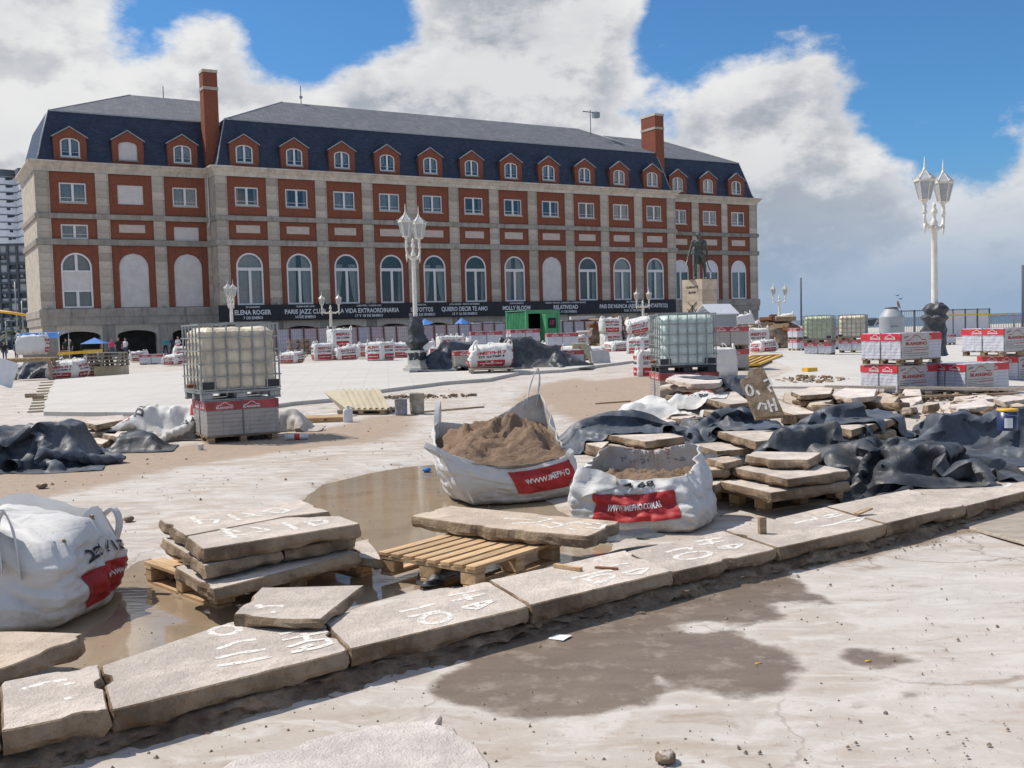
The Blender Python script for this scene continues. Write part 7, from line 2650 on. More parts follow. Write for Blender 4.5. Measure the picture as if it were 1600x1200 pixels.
 P = drape((p.x, p.y), 1.5, 1.3, 0.2, 56, 48, extra=((p.x - 0.1, p.y, 0.3, 0.25, 0, 0.36, 1.2),), comp=(0.66, 0.66), seed=77, amp=0.2, lift=0.1, freq=2.2)
 sheet('collapsed_bag', 'empty white bulk bag bunched at the left of the slab heap', 'bag', P, 'bag')
 p = G(1085, 632, 0.3)
 P = drape((p.x, p.y), 1.1, 0.95, -0.25, 46, 40, extra=((p.x, p.y, 0.30, 0.18, -0.2, 0.46, 1.0),), comp=(0.82, 0.82), seed=79, amp=0.12, lift=0.08)
 o = sheet('collapsed_bag', 'flattened bulk bag with red and black print on the slab heap', 'bag', P, 'bag')
 base = np.array(o.location)
 for (txt, u0, v0, w, h, mt, rot) in (('IMEPHO', 0.52, 0.52, 0.62, 0.15, 'red', -0.25), ('223 41768', 0.45, 0.30, 0.55, 0.11, 'black_print', -0.25)):
  v2, f = text2d(txt, 0.03)
  ww = v2[:, 0].max() - v2[:, 0].min()
  a, b = v2[:, 0] / ww * w, v2[:, 1] * h
  m = MB(); m.add(on_sheet(P, base, u0 + a * math.cos(rot) - b * math.sin(rot), v0 + a * math.sin(rot) + b * math.cos(rot), 0.008).tolist(), f); m.build('lettering', M[mt], o)
 # rubbish right of the cream tank load
 p = G(447, 676, 0.0)
 P = drape((p.x + 0.05, p.y + 0.3), 1.2, 0.9, 0.1, 46, 36, extra=((p.x, p.y + 0.35, 0.16, 0.12, 0, 0.34, 1.6),), comp=(0.62, 0.62), seed=83, amp=0.18, lift=0.08, use_stones=False)
 o = sheet('collapsed_bag', 'crumpled empty bag right of the cream tank load', 'bag', P, 'bag_in')
 p = G(520, 655, 0.0)
 P = drape((p.x, p.y), 0.9, 0.5, 0.1, 36, 22, comp=(0.7, 0.7), seed=85, amp=0.1, lift=0.08, use_stones=False)
 sheet('plastic_wrap', 'scrap of clear film beside the white jug', 'plastic film', P, 'clear')
sheets()
# ------------------------------------------------------------------ lamps
def lantern(parent, c, s):
 """six-sided glazed lantern, wider at the top"""
 x, y, z = c
 m = MB()
 m.lathe([(0.13 * s, 0), (0.14 * s, 0.03 * s)], 6, c, 0, False)
 m.lathe([(0.235 * s, 0.46 * s), (0.26 * s, 0.48 * s), (0.26 * s, 0.515 * s), (0.235 * s, 0.53 * s)], 6, c, 0, False)
 for k in range(6):
  a = 2 * math.pi * k / 6
  p = (x + 0.135 * s * math.cos(a), y + 0.135 * s * math.sin(a), z + 0.03 * s)
  q = (x + 0.24 * s * math.cos(a), y + 0.24 * s * math.sin(a), z + 0.47 * s)
  m.bar(p, q, 0.022 * s, 0.022 * s)
  q2 = (x + 0.26 * s * math.cos(a), y + 0.26 * s * math.sin(a), z + 0.52 * s)
  m.bar(q2, (x + 0.06 * s * math.cos(a), y + 0.06 * s * math.sin(a), z + 0.72 * s), 0.022 * s, 0.022 * s)
  m.bar(q2, (x + 0.285 * s * math.cos(a), y + 0.285 * s * math.sin(a), z + 0.575 * s), 0.018 * s, 0.018 * s)
 L_ = m.build('lantern', M['lamp_white'], parent)
 for k in range(6):
  a, b = 2 * math.pi * k / 6, 2 * math.pi * (k + 1) / 6
  r0, r1 = 0.128 * s, 0.232 * s
  g = MB()
  g.add([(x + r0 * math.cos(a), y + r0 * math.sin(a), z + 0.03 * s), (x + r0 * math.cos(b), y + r0 * math.sin(b), z + 0.03 * s), (x + r1 * math.cos(b), y + r1 * math.sin(b), z + 0.47 * s), (x + r1 * math.cos(a), y + r1 * math.sin(a), z + 0.47 * s)], [(0, 1, 2, 3)])
  g.build('pane', M['lamp_glass'], L_)
 r = MB()
 r.lathe([(0.25 * s, 0.525 * s), (0.15 * s, 0.64 * s), (0.06 * s, 0.72 * s)], 6, c, 0, False)
 r.build('lantern_roof', M['lamp_glass'], L_)
 r = MB()
 r.lathe([(0.05 * s, 0.71 * s), (0.055 * s, 0.76 * s), (0.03 * s, 0.79 * s), (0.022 * s, 0.84 * s), (0.004 * s, 1.08 * s)], 8, c)
 r.build('finial', M['lamp_white'], L_)
def street_lamp(label, loc, H, s, rz=0.0, spread=0.26, base=True, r=0.12, wrap=None):
 o = thing('street_lamp', label, 'street lamp', loc, rz, 'cream twin-lantern street lamps')
 zl = H - 1.08 * s            # foot of the lanterns
 zn = zl - 0.62 * s           # where the arms spring
 m = MB()
 if base:
  bw = 0.34 * s
  m.bx(-bw, bw, -bw, bw, 0, 0.09 * s)
  m.bx(-bw * .82, bw * .82, -bw * .82, bw * .82, 0.09 * s, 0.17 * s)
  m.bx(-bw * .66, bw * .66, -bw * .66, bw * .66, 0.17 * s, 0.58 * s)
  m.bx(-bw * .80, bw * .80, -bw * .80, bw * .80, 0.58 * s, 0.66 * s)
  m.build('lamp_base', M['lamp_white'], o)
  zb = 0.66 * s
 else:
  m.lathe([(r * 2.0, 0), (r * 2.0, 0.25 * s), (r * 1.4, 0.32 * s), (r * 1.35, 0.6 * s), (r * 1.05, 0.66 * s)], 12)
  m.build('lamp_base', M['lamp_white'], o)
  zb = 0.66 * s
 m = MB()
 m.lathe([(r * 1.25, zb), (r * 1.3, zb + 0.08), (r, zb + 0.16), (r * 0.86, zn - 0.5 * s), (r * 0.80, zn - 0.14 * s), (r * 1.25, zn - 0.10 * s), (r * 1.35, zn - 0.02 * s), (r * 1.0, zn)], 20)
 m.build('pole', M['lamp_white'], o)
 m = MB()
 m.lathe([(r * .8, zn - 0.02), (r * 1.1, zn + 0.1 * s), (r * .55, zn + 0.16 * s), (r * .5, zn + 0.28 * s), (r * .95, zn + 0.34 * s), (r * .75, zn + 0.42 * s), (r * .35, zn + 0.46 * s), (r * .62, zn + 0.52 * s), (r * .1, zn + 0.6 * s)], 12)
 m.build('centre_finial', M['lamp_white'], o)
 for q in (-1, 1):
  m = MB()
  x = q * spread * s / 0.6
  m.tube([(q * r * .5, 0, zn + 0.02 * s), (x * 0.55, 0, zn - 0.04 * s), (x * 0.95, 0, zn + 0.06 * s), (x * 1.04, 0, zn + 0.22 * s), (x, 0, zn + 0.32 * s)], [r * .5, r * .55, r * .5, r * .42, r * .36], 10)
  m.lathe([(r * .5, zn + 0.28 * s), (r * .72, zn + 0.34 * s), (r * .42, zn + 0.40 * s), (r * .62, zn + 0.48 * s), (r * .42, zn + 0.54 * s), (r * .75, zn + 0.60 * s), (r * 1.0, zl)], 12, (x, 0, 0))
  m.lathe([(r * .08, zn - 0.20 * s), (r * .3, zn - 0.10 * s), (r * .45, zn + 0.05 * s)], 8, (x, 0, 0))
  m.build('arm', M['lamp_white'], o)
  lantern(o, (x, 0, zl), s)
 return o
def plastic_wrap_round(label, loc, prof, seed, mat='tarp', rz=0):
 """plastic bunched round a pole: profile of (radius, height)"""
 rows = []
 n = 40
 pz = np.linspace(prof[0][1], prof[-1][1], 34)
 pr = np.interp(pz, [p[1] for p in prof], [p[0] for p in prof])
 ang = np.linspace(0, 2 * np.pi, n, endpoint=False)
 for z, r in zip(pz, pr):
  k = r * (1 + 0.42 * fbm(np.cos(ang) * 2.2, np.sin(ang) * 2.2, z * 3.4, seed) + 0.20 * np.abs(fbm(np.cos(ang) * 5, np.sin(ang) * 5, z * 6 , seed + 3)))
  rows.append(np.stack([k * np.cos(ang), k * np.sin(ang), np.full(n, z) + 0.06 * fbm(np.cos(ang) * 3, np.sin(ang) * 3, z * 3, seed + 8)], -1).tolist())
 m = MB()
 m.grid(rows, 0, True, closed_u=True)
 o = m.build('pole_wrapping', M[mat])
 o.location = loc
 return tag(o, label, 'plastic sheet')
def lamps():
 p = GE(652, 583)
 z = p.z + PV
 top = at_depth(645, 320, p.y).z
 s = (top - z) / 6.1
 street_lamp('tall twin lamp with black plastic round its pole, on the left paving', (p.x, p.y, z), top - z, s * 1.12, 1.15, 0.26, True, 0.088 * s)
 zz = lambda y: at_depth(652, y, p.y).z - z
 plastic_wrap_round('black plastic tied round the pole of the tall left lamp', (p.x, p.y, z), [(0.30 * s, zz(562)), (0.36 * s, zz(552)), (0.22 * s, zz(545)), (0.40 * s, zz(535)), (0.24 * s, zz(522)), (0.28 * s, zz(512)), (0.19 * s, zz(494))], 4)
 D = 29.0
 p = at_depth(1461, 560, D)
 z = 0.03
 top = at_depth(1457, 247, D).z
 street_lamp('tall twin lamp against the sky at the right', (p.x, p.y, z), top - z, 1.12, 0.7, 0.28, False, 0.098)
 plastic_wrap_round('glossy black plastic bunched round the foot of the right lamp', (p.x, p.y, z), [(0.34, 0.45), (0.30, 0.75), (0.30, 1.15), (0.28, 1.42), (0.38, 1.52), (0.27, 1.62), (0.34, 1.76), (0.26, 1.88), (0.15, 1.93)], 9, 'tarp')
 for (x, yt, D, lab, rz, sp) in ((362, 436, 66.0, 'small twin lamp rising behind the cream tank', 1.45, 0.26), (517, 455, 82.0, 'small twin lamp before the jazz club banner', 0.5, 0.42), (1005, 449, 90.0, 'small twin lamp before the last banner', 0.5, 0.40), (1218, 441, 88.0, 'small twin lamp against the sky beside the flagpole', 0.5, 0.40)):
  q = at_depth(x, 500, D)
  top = at_depth(x, yt, D).z
  street_lamp(lab, (q.x, q.y, 0), top, 1.0, rz, sp, False, 0.12)
lamps()
# ------------------------------------------------------------------ figures
def remesh_figure(caps, voxel, name):
 """one continuous skin grown round capsule limbs"""
 mb = MB()
 for (a, ra, b, rb) in caps:
  a, b = Vector(a), Vector(b)
  d = b - a
  L_ = max(d.length, 1e-4)
  d = d / L_
  pts, rs = [], []
  for t in (-0.98, -0.75, -0.4, 0):
   pts.append(a + d * ra * t); rs.append(ra * math.sqrt(max(0.02, 1 - t * t)))
  for t in (0, 0.4, 0.75, 0.98):
   pts.append(b + d * rb * t); rs.append(rb * math.sqrt(max(0.02, 1 - t * t)))
  mb.tube(pts, rs, 12)
 ob = put(name, mb.mesh(name, M['skin']))
 md = ob.modifiers.new('r', 'REMESH')
 md.mode = 'VOXEL'
 md.voxel_size = voxel
 sm = ob.modifiers.new('s', 'SMOOTH')
 sm.factor = 0.5
 sm.iterations = 3
 dg = bpy.context.evaluated_depsgraph_get()
 me = bpy.data.meshes.new_from_object(ob.evaluated_get(dg))
 bpy.data.objects.remove(ob)
 me.name = name
 me.polygons.foreach_set('use_smooth', [True] * len(me.polygons))
 return me
def person_caps(pose='stand'):
 c = []
 sp = 0.10
 lk, rk = (0.0, 0.03), (0.0, -0.02)
 if pose == 'walk':
  lk, rk = (0.10, 0.26), (-0.08, -0.24)
 for sx, (ky, fy) in ((1, lk), (-1, rk)):
  c += [((sx * sp, 0, 0.92), 0.095, (sx * sp, -ky, 0.50), 0.062), ((sx * sp, -ky, 0.50), 0.06, (sx * sp, -fy, 0.09), 0.042), ((sx * sp, -fy + 0.03, 0.045), 0.042, (sx * sp * 1.15, -fy - 0.15, 0.035), 0.034)]
 c += [((-0.09, 0, 0.95), 0.11, (0.09, 0, 0.95), 0.11), ((-0.07, 0, 1.12), 0.115, (0.07, 0, 1.12), 0.115), ((-0.11, 0, 1.32), 0.115, (0.11, 0, 1.32), 0.115), ((0, 0, 1.42), 0.06, (0, 0, 1.53), 0.05),
   ((0, 0.01, 1.62), 0.095, (0, -0.01, 1.66), 0.088), ((0, -0.09, 1.615), 0.018, (0, -0.10, 1.61), 0.014)]
 for sx in (1, -1):
  fold = pose == 'sit' or (pose == 'arms' and sx > 0)
  e, h = ((sx * 0.27, 0.02, 1.12), (sx * 0.25, -0.04, 0.86)) if not fold else ((sx * 0.27, 0.0, 1.12), (sx * 0.12, -0.24, 1.18))
  c += [((sx * 0.20, 0, 1.38), 0.062, e, 0.045), (e, 0.044, h, 0.032), (h, 0.036, (h[0], h[1] - 0.02, h[2] - 0.09), 0.022)]
 return c
PMESH = {}
def person(label, x, y, pose, shirt, legs, hair='hair', face=0.0, z=None, D=None, h=1.0):
 if pose not in PMESH:
  PMESH[pose] = remesh_figure(person_caps(pose), 0.022, 'person')
 me = PMESH[pose].copy()
 me.materials.clear()
 for k in ('skin', shirt, legs, hair, 'dark_cloth'):
  me.materials.append(M[k])
 idx = []
 for p in me.polygons:
  q = p.center
  if q.z < 0.10:
   i = 4
  elif q.z < 0.98 and abs(q.x) < 0.215:
   i = 2
  elif q.z < 1.47 and not (abs(q.x) > 0.215 and q.z < 1.16):
   i = 1
  elif q.z > 1.68 or (q.z > 1.55 and q.y > 0.02):
   i = 3
  else:
   i = 0
  idx.append(i)
 me.polygons.foreach_set('material_index', idx)
 p = GE(x, y) if D is None else at_depth(x, y, D)
 o = put('person', me, None, (p.x, p.y, p.z if D is None else (z or 0.0)), (0, 0, face))
 o.scale = (h, h, h)
 return tag(o, label, 'person')
def people():
 person('person in a pink top standing by the hotel arch', 176, 560, 'stand', 'pink_cloth', 'denim', face=0.6)
 person('person in black clothes standing beside the pink top', 186, 560, 'stand', 'dark_cloth', 'dark_cloth', face=0.3, h=1.04)
 person('person in a pale top standing right of the one in black', 197, 560, 'arms', 'white_cloth', 'denim', face=-0.5)
 person('person in black with pale cap under the small canopy', 159, 557, 'arms', 'dark_cloth', 'dark_cloth', 'white_cloth', face=-0.8)
 person('person in dark clothes in front of the first hotel arch', 104, 560, 'arms', 'dark_cloth', 'dark_cloth', face=0.2, h=1.05)
 person('person with grey hair beside the stall counter', 111, 561, 'stand', 'dark_cloth', 'denim', 'white_cloth', face=-0.4)
 person('person in teal by the second pillar', 259, 556, 'walk', 'teal_cloth', 'dark_cloth', face=0.9)
 person('person in navy walking behind the cream tank', 270, 555, 'walk', 'denim', 'dark_cloth', face=1.2)
 person('person with red and white top half hidden by the cream tank', 279, 556, 'arms', 'white_cloth', 'pink_cloth', face=1.0)
 person('person in olive under the blue stall canopy', 49, 562, 'arms', 'olive_cloth', 'dark_cloth', face=0.0)
 person('person in dark clothes behind the stall at the far left', 88, 558, 'stand', 'dark_cloth', 'dark_cloth', face=0.5)
 person('person at the left frame edge in a dark jacket', 8, 566, 'arms', 'dark_cloth', 'denim', face=0.4)
 person('person between the frame edge and the stall', 26, 562, 'stand', 'denim', 'dark_cloth', face=-0.3)
people()
def statue():
 D = 88.0
 c = at_depth(1094, 500, D)
 top = at_depth(1094, 437, D).z
 k = D / FPX
 rz = 0.75
 o = thing('statue_pedestal', 'pale stone pedestal with dark inscription under the bronze figure', 'pedestal', (c.x, c.y, 0), rz)
 w = 1.05
 m = MB(); m.bx(-w - .5, w + .5, -w - .5, w + .5, 0, 0.7); m.build('plinth', M['granite'], o)
 n = 5
 for j in range(n):
  z0, z1 = 0.7 + (top - 0.7) * j / n, 0.7 + (top - 0.7) * (j + 1) / n
  m = MB(); m.bx(-w, w, -w, w, z0 + 0.012, z1); m.build('stone_course', M['granite'], o)
 m = MB()
 for (t, z, h, ww) in (('ALMIRANTE', top - 0.75, 0.2, 1.25), ('BROWN', top - 1.2, 0.2, 0.75)):
  add_text(m, t, lambda x, q: (-w - 0.012, -x, z + q), width=ww, height=h, bold=0.03)
 m.build('inscription', M['black_print'], o)
 m = MB()
 cz = top - 2.35
 for a, b in (((-0.45, 0.45), (0.45, -0.45)), ((0.45, 0.45), (-0.45, -0.45)), ((0, 0.2), (0, -0.5)), ((-0.5, -0.15), (-0.25, -0.5)), ((0.5, -0.15), (0.25, -0.5)), ((-0.25, -0.5), (0.25, -0.5))):
  m.bar((-w - 0.02, -a[0], cz + a[1]), (-w - 0.02, -b[0], cz + b[1]), 0.03, 0.09, up=(1, 0, 0))
 m.build('crossed_emblem', M['black_print'], o)
 m = MB(); m.bx(-w - .03, -w - .02, -w, w, 0.7, top - 3.0); m.build('protective_board', M['wood'], o)
 # figure: legs apart, right arm out with a drawn sabre, epaulettes, coat
 H = (at_depth(1094, 364, D).z - top)
 s = H / 1.86
 caps = []
 A = lambda *p: tuple(v * s for v in p)
 def cap(a, ra, b, rb):
  caps.append((A(*a), ra * s, A(*b), rb * s))
 cap((0.11, 0, 0.98), 0.105, (0.22, -0.02, 0.54), 0.072); cap((0.22, -0.02, 0.54), 0.074, (0.24, 0.03, 0.10), 0.056); cap((0.24, 0.03, 0.05), 0.055, (0.27, -0.14, 0.04), 0.045)
 cap((-0.11, 0, 0.98), 0.105, (-0.20, -0.14, 0.56), 0.074); cap((-0.20, -0.14, 0.56), 0.076, (-0.17, -0.06, 0.10), 0.056); cap((-0.17, -0.06, 0.05), 0.055, (-0.24, -0.22, 0.04), 0.045)
 cap((-0.10, 0, 1.00), 0.125, (0.10, 0, 1.00), 0.125); cap((-0.08, 0, 1.18), 0.12, (0.08, 0, 1.18), 0.12); cap((-0.12, -0.01, 1.42), 0.135, (0.12, -0.01, 1.42), 0.135)
 cap((-0.25, 0, 1.50), 0.075, (-0.19, 0, 1.52), 0.07); cap((0.25, 0, 1.50), 0.075, (0.19, 0, 1.52), 0.07)
 cap((0, 0, 1.54), 0.068, (0, 0, 1.64), 0.06); cap((0, 0.01, 1.72), 0.098, (0, -0.015, 1.76), 0.09); cap((0, -0.10, 1.715), 0.022, (0, -0.115, 1.70), 0.018); cap((-0.03, 0.02, 1.80), 0.085, (0.03, 0.02, 1.80), 0.085)
 cap((-0.26, 0, 1.46), 0.068, (-0.36, -0.02, 1.18), 0.054); cap((-0.36, -0.02, 1.18), 0.052, (-0.47, -0.10, 0.92), 0.04); cap((-0.47, -0.10, 0.92), 0.045, (-0.49, -0.13, 0.84), 0.04)
 cap((0.26, 0, 1.46), 0.068, (0.34, 0.03, 1.18), 0.054); cap((0.34, 0.03, 1.18), 0.052, (0.32, -0.06, 0.95), 0.042); cap((0.32, -0.06, 0.95), 0.046, (0.31, -0.09, 0.88), 0.04)
 cap((0.05, 0.10, 0.95), 0.09, (0.08, 0.13, 0.62), 0.05); cap((-0.03, 0.10, 0.95), 0.08, (0.02, 0.14, 0.66), 0.05)
 me = remesh_figure(caps, 0.02 * s, 'statue')
 me.materials.clear(); me.materials.append(M['bronze'])
 st = thing('bronze_statue', 'dark bronze statue of an officer holding a drawn sabre, on a pedestal', 'statue', (c.x, c.y, top), 0.12)
 put('figure', me, st)
 m = MB(); m.bx(-0.5 * s, 0.5 * s, -0.42 * s, 0.42 * s, 0, 0.02 * s); m.build('base_plate', M['bronze'], st)
 m = MB(); m.tube([A(-0.47, -0.12, 0.90), A(-0.60, -0.20, 0.62), A(-0.80, -0.30, 0.24)], [0.02 * s, 0.016 * s, 0.007 * s], 6); m.tube([A(-0.43, -0.13, 0.86), A(-0.53, -0.11, 0.87)], 0.018 * s, 6); m.build('sabre', M['steel'], st)
 m = MB(); m.tube([A(0.31, -0.02, 0.86), A(0.36, 0.02, 0.62), A(0.44, 0.06, 0.42), A(0.54, 0.10, 0.30)], [0.02 * s, 0.022 * s, 0.02 * s, 0.012 * s], 6); m.build('scabbard', M['bronze'], st)
statue()
# ------------------------------------------------------------------ site furniture, stalls, vehicles
def site_fence():
 a, b = at_depth(432, 540, 74.0), at_depth(1060, 520, 88.0)
 a.z = b.z = 0
 rz = basis(a, b)
 L_ = (b - a).length
 n = 34
 w = L_ / n
 o = thing('site_fence', 'long site fence of sheeted panels in front of the hotel', 'fence', a, rz)
 h = 2.05
 post = MB(); post.bx(-0.05, 0.05, -0.05, 0.05, 0, h + 0.06); post = post.mesh('fence_post', M['fence_post'])
 rail = MB(); rail.bx(0.05, w - 0.05, -0.02, 0.02, h - 0.05, h); rail.bx(0.05, w - 0.05, -0.02, 0.02, 0.1, 0.15); rail = rail.mesh('panel_rail', M['fence_post'])
 shm = {}
 for mt in ('sheet_lav', 'sheet_grey', 'sheet_blue'):
  m = MB()
  rows = [[(0.06 + (w - 0.12) * i / 8, 0.012 + 0.03 * math.sin(i * 1.3 + j * 0.9), 0.15 + (h - 0.20) * j / 5) for i in range(9)] for j in range(6)]
  m.grid(rows, 0, True)
  shm[mt] = m.mesh('panel_sheet', M[mt])
 for k in range(n + 1):
  put('fence_post', post, o, (k * w, 0, 0))
  if k < n:
   put('panel_rail', rail, o, (k * w, 0, 0))
   mt = ('sheet_blue', 'sheet_lav', 'sheet_blue', 'sheet_grey', 'sheet_lav', 'sheet_blue', 'sheet_grey', 'sheet_grey', 'sheet_lav')[(k * 5 + k // 3) % 9]
   put('panel_sheet', shm[mt], o, (k * w, 0, 0))
site_fence()
def kiosk():
 D = 54.0
 c = at_depth(823, 520, D)
 top = at_depth(823, 486, D).z
 o = thing('site_kiosk', 'green corrugated metal kiosk with an open dark doorway', 'kiosk', (c.x, c.y, 0.25), 0.62)
 H = top - 0.25
 W, Dp = 2.15, 1.75
 # corrugated left side
 m = MB()
 rows = [[], []]
 n = 48
 for i in range(n + 1):
  y = Dp * i / n
  x = 0.04 * (1 if (i // 2) % 2 else -1)
  rows[0].append((x, y, 0.05)); rows[1].append((x, y, H - 0.06))
 m.grid(rows, 0, False); m.build('corrugated_side', M['green'], o)
 m = MB(); m.bx(-0.06, 0.10, -0.04, 0.06, 0, H); m.bx(-0.06, 0.10, Dp - 0.06, Dp + 0.04, 0, H); m.bx(W - 0.1, W + 0.06, -0.04, 0.06, 0, H)
 m.bx(0.1, W - 0.1, -0.04, 0.06, H - 0.14, H); m.bx(0.1, W - 0.1, -0.04, 0.06, 0, 0.12); m.build('corner_frame', M['green'], o)
 m = MB(); m.bx(0.95, W - 0.1, 0.0, 0.05, 0.12, H - 0.14); m.build('front_panel', M['green'], o)
 for z in (0.5, 0.75, 1.0):
  m = MB(); m.bx(1.05, W - 0.2, -0.02, 0.0, z, z + 0.03); m.build('panel_rib', M['green'], o)
 m = MB(); m.bx(1.45, 1.95, -0.03, -0.005, 1.30, 1.85); m.build('sign', M['dark_cloth'], o)
 m = MB(); add_text(m, '17', lambda x, q: (1.70 + x, -0.034, 1.48 + q), height=0.22, bold=0.02); m.build('sign_lettering', M['pink_cloth'], o)
 m = MB(); M_ = Matrix.Translation((0.95, -0.04, 0.12)) @ Matrix.Rotation(-1.9, 4, 'Z'); m.box(None, (0.8, 0.04, H - 0.3), 0, 0, M_ @ Matrix.Translation((0.4, 0, (H - 0.3) / 2))); m.build('door', M['green'], o)
 m = MB(); m.bx(0.02, W, Dp - 0.02, Dp + 0.02, 0, H - 0.05); m.bx(W - 0.02, W + 0.02, 0.06, Dp, 0, H - 0.05); m.bx(0.02, W, 0.06, Dp, 0.0, 0.03); m.build('inner_wall', M['dark_cloth'], o)
 m = MB(); m.bx(-0.08, W + 0.08, -0.06, Dp + 0.06, H, H + 0.05); m.build('roof', M['green'], o)
kiosk()
def hut():
 D = 58.0
 c = at_depth(1113, 520, D)
 ridge = at_depth(1100, 475, D).z
 z0 = 0.28
 o = thing('guard_hut', 'small pale hut with pitched roof beside the statue pedestal', 'hut', (c.x, c.y, z0), 0.62)
 H, E = ridge - z0, at_depth(1100, 488, D).z - z0
 W, L_ = 1.15, 2.0
 # gable end faces left-front (-x), long side faces right-front
 m = MB()
 m.add([(0, 0, 0), (0, W, 0), (0, W, E), (0, W / 2, H - 0.06), (0, 0, E)], [(0, 1, 2, 3, 4)])
 m.build('gable_wall', M['hutwhite'], o)
 m = MB()
 for k in range(8):
  m.bx(0.0 + L_ * k / 8 + 0.008, L_ * (k + 1) / 8, -0.01, 0.03, 0, E)
 m.build('side_boards', M['greypaint'], o)
 for z in (0.7, 1.3):
  m = MB(); m.bx(0.05, L_, -0.03, -0.012, z, z + 0.05); m.build('side_batten', M['greypaint'], o)
 m = MB(); m.bx(0.01, L_, W - 0.03, W, 0, E); m.bx(L_ - 0.03, L_, 0.03, W - 0.03, 0, E); m.build('back_wall', M['greypaint'], o)
 for s in (0, 1):
  m = MB()
  y0 = -0.14 if s == 0 else W + 0.14
  ze = E - 0.10
  m.add([(-0.16, y0, ze), (L_ + 0.12, y0, ze), (L_ + 0.12, W / 2, H), (-0.16, W / 2, H), (-0.16, y0, ze - 0.06), (L_ + 0.12, y0, ze - 0.06), (L_ + 0.12, W / 2, H - 0.06), (-0.16, W / 2, H - 0.06)],
    [(0, 1, 2, 3), (7, 6, 5, 4), (0, 4, 5, 1), (1, 5, 6, 2), (3, 2, 6, 7), (0, 3, 7, 4)])
  m.build('roof_pitch', M['hutwhite'], o)
 m = MB()
 for (y0, y1) in ((0.25, 0.32), (W - 0.32, W - 0.25)):
  m.bx(-0.03, -0.005, y0, y1, 0.1, E - 0.2)
 for k in range(9):
  a = math.pi * k / 8
  a2 = math.pi * (k + 1) / 8
  if k < 8:
   m.bar((-0.02, W / 2 + 0.33 * math.cos(a), E - 0.2 + 0.3 * math.sin(a)), (-0.02, W / 2 + 0.33 * math.cos(a2), E - 0.2 + 0.3 * math.sin(a2)), 0.05, 0.03, up=(1, 0, 0))
 m.build('arched_trim', M['greypaint'], o)
hut()
def van(label, px, D, rz, stripe):
 c = at_depth(px, 510, D)
 o = thing('parked_van', label, 'van', (c.x, c.y, 0), rz, 'vans parked behind the site fence')
 prof = [(-2.5, 0.35), (-2.5, 1.05), (-2.35, 1.15), (-1.55, 1.32), (-0.75, 2.12), (-0.55, 2.2), (2.35, 2.2), (2.5, 2.05), (2.5, 0.35)]
 m = MB(); m.prism(prof, -0.95, 0.95); m.build('body', M['van'], o)
 m = MB(); m.prism([(-1.42, 1.36), (-0.74, 2.06), (-0.70, 2.06), (-0.70, 1.36)], -0.962, 0.962); m.build('front_window', M['far_glass'], o)
 m = MB(); m.prism([(-1.60, 1.31), (-0.80, 2.10), (-0.83, 2.12), (-1.63, 1.33)], -0.8, 0.8); m.build('windscreen', M['far_glass'], o)
 for x in (-0.55, 0.75):
  m = MB(); m.bx(x, x + 1.15, -0.965, 0.965, 1.36, 2.0); m.build('side_window', M['far_glass'], o)
 m = MB(); m.bx(-2.3, 2.3, -0.957, 0.957, 0.85, 1.12) if not stripe else m.bx(0.2, 2.3, -0.970, 0.970, 0.7, 2.15); m.build('stripe', M['van_blue'], o)
 for x in (-1.6, 1.55):
  for s in (-1, 1):
   w_ = MB(); w_.tube([(x, s * 0.72, 0.34), (x, s * 0.97, 0.34)], 0.34, 18); t = w_.build('wheel', M['tyre'], o)
   w_ = MB(); w_.tube([(x, s * 0.965, 0.34), (x, s * 0.985, 0.34)], 0.19, 14); w_.build('rim', M['steel'], t)
 for s in (-1, 1):
  m = MB(); m.bx(-2.53, -2.49, s * 0.65 - 0.16, s * 0.65 + 0.16, 0.82, 1.0); m.build('headlight', M['lamp_glass'], o)
van('white and blue van seen over the fence left of the green kiosk', 740, 92.0, 0.55, True)
van('white van seen over the fence right of the green kiosk', 862, 95.0, 3.7, False)
def parasols():
 for (px, D, lab, tilt) in ((722, 84, 'blue folded beach parasol beside the van', 0.2), (664, 84, 'blue tilted beach parasol behind the wrapped lamp', 0.9)):
  c = at_depth(px, 520, D)
  o = thing('beach_parasol', lab, 'parasol', (c.x, c.y, 0), 0)
  m = MB(); m.tube([(0, 0, 0), (0, 0, 2.55)], 0.025, 6); m.build('pole', M['white'], o)
  m = MB()
  n = 8
  vs = [(0, 0, 2.6)] + [(0.75 * math.cos(2 * math.pi * k / n), 0.75 * math.sin(2 * math.pi * k / n), 2.0 + 0.25 * tilt * math.cos(2 * math.pi * k / n)) for k in range(n)]
  m.add(vs, [(0, k + 1, (k + 1) % n + 1) for k in range(n)])
  m.build('canopy', M['canvas_blue'], o)
parasols()
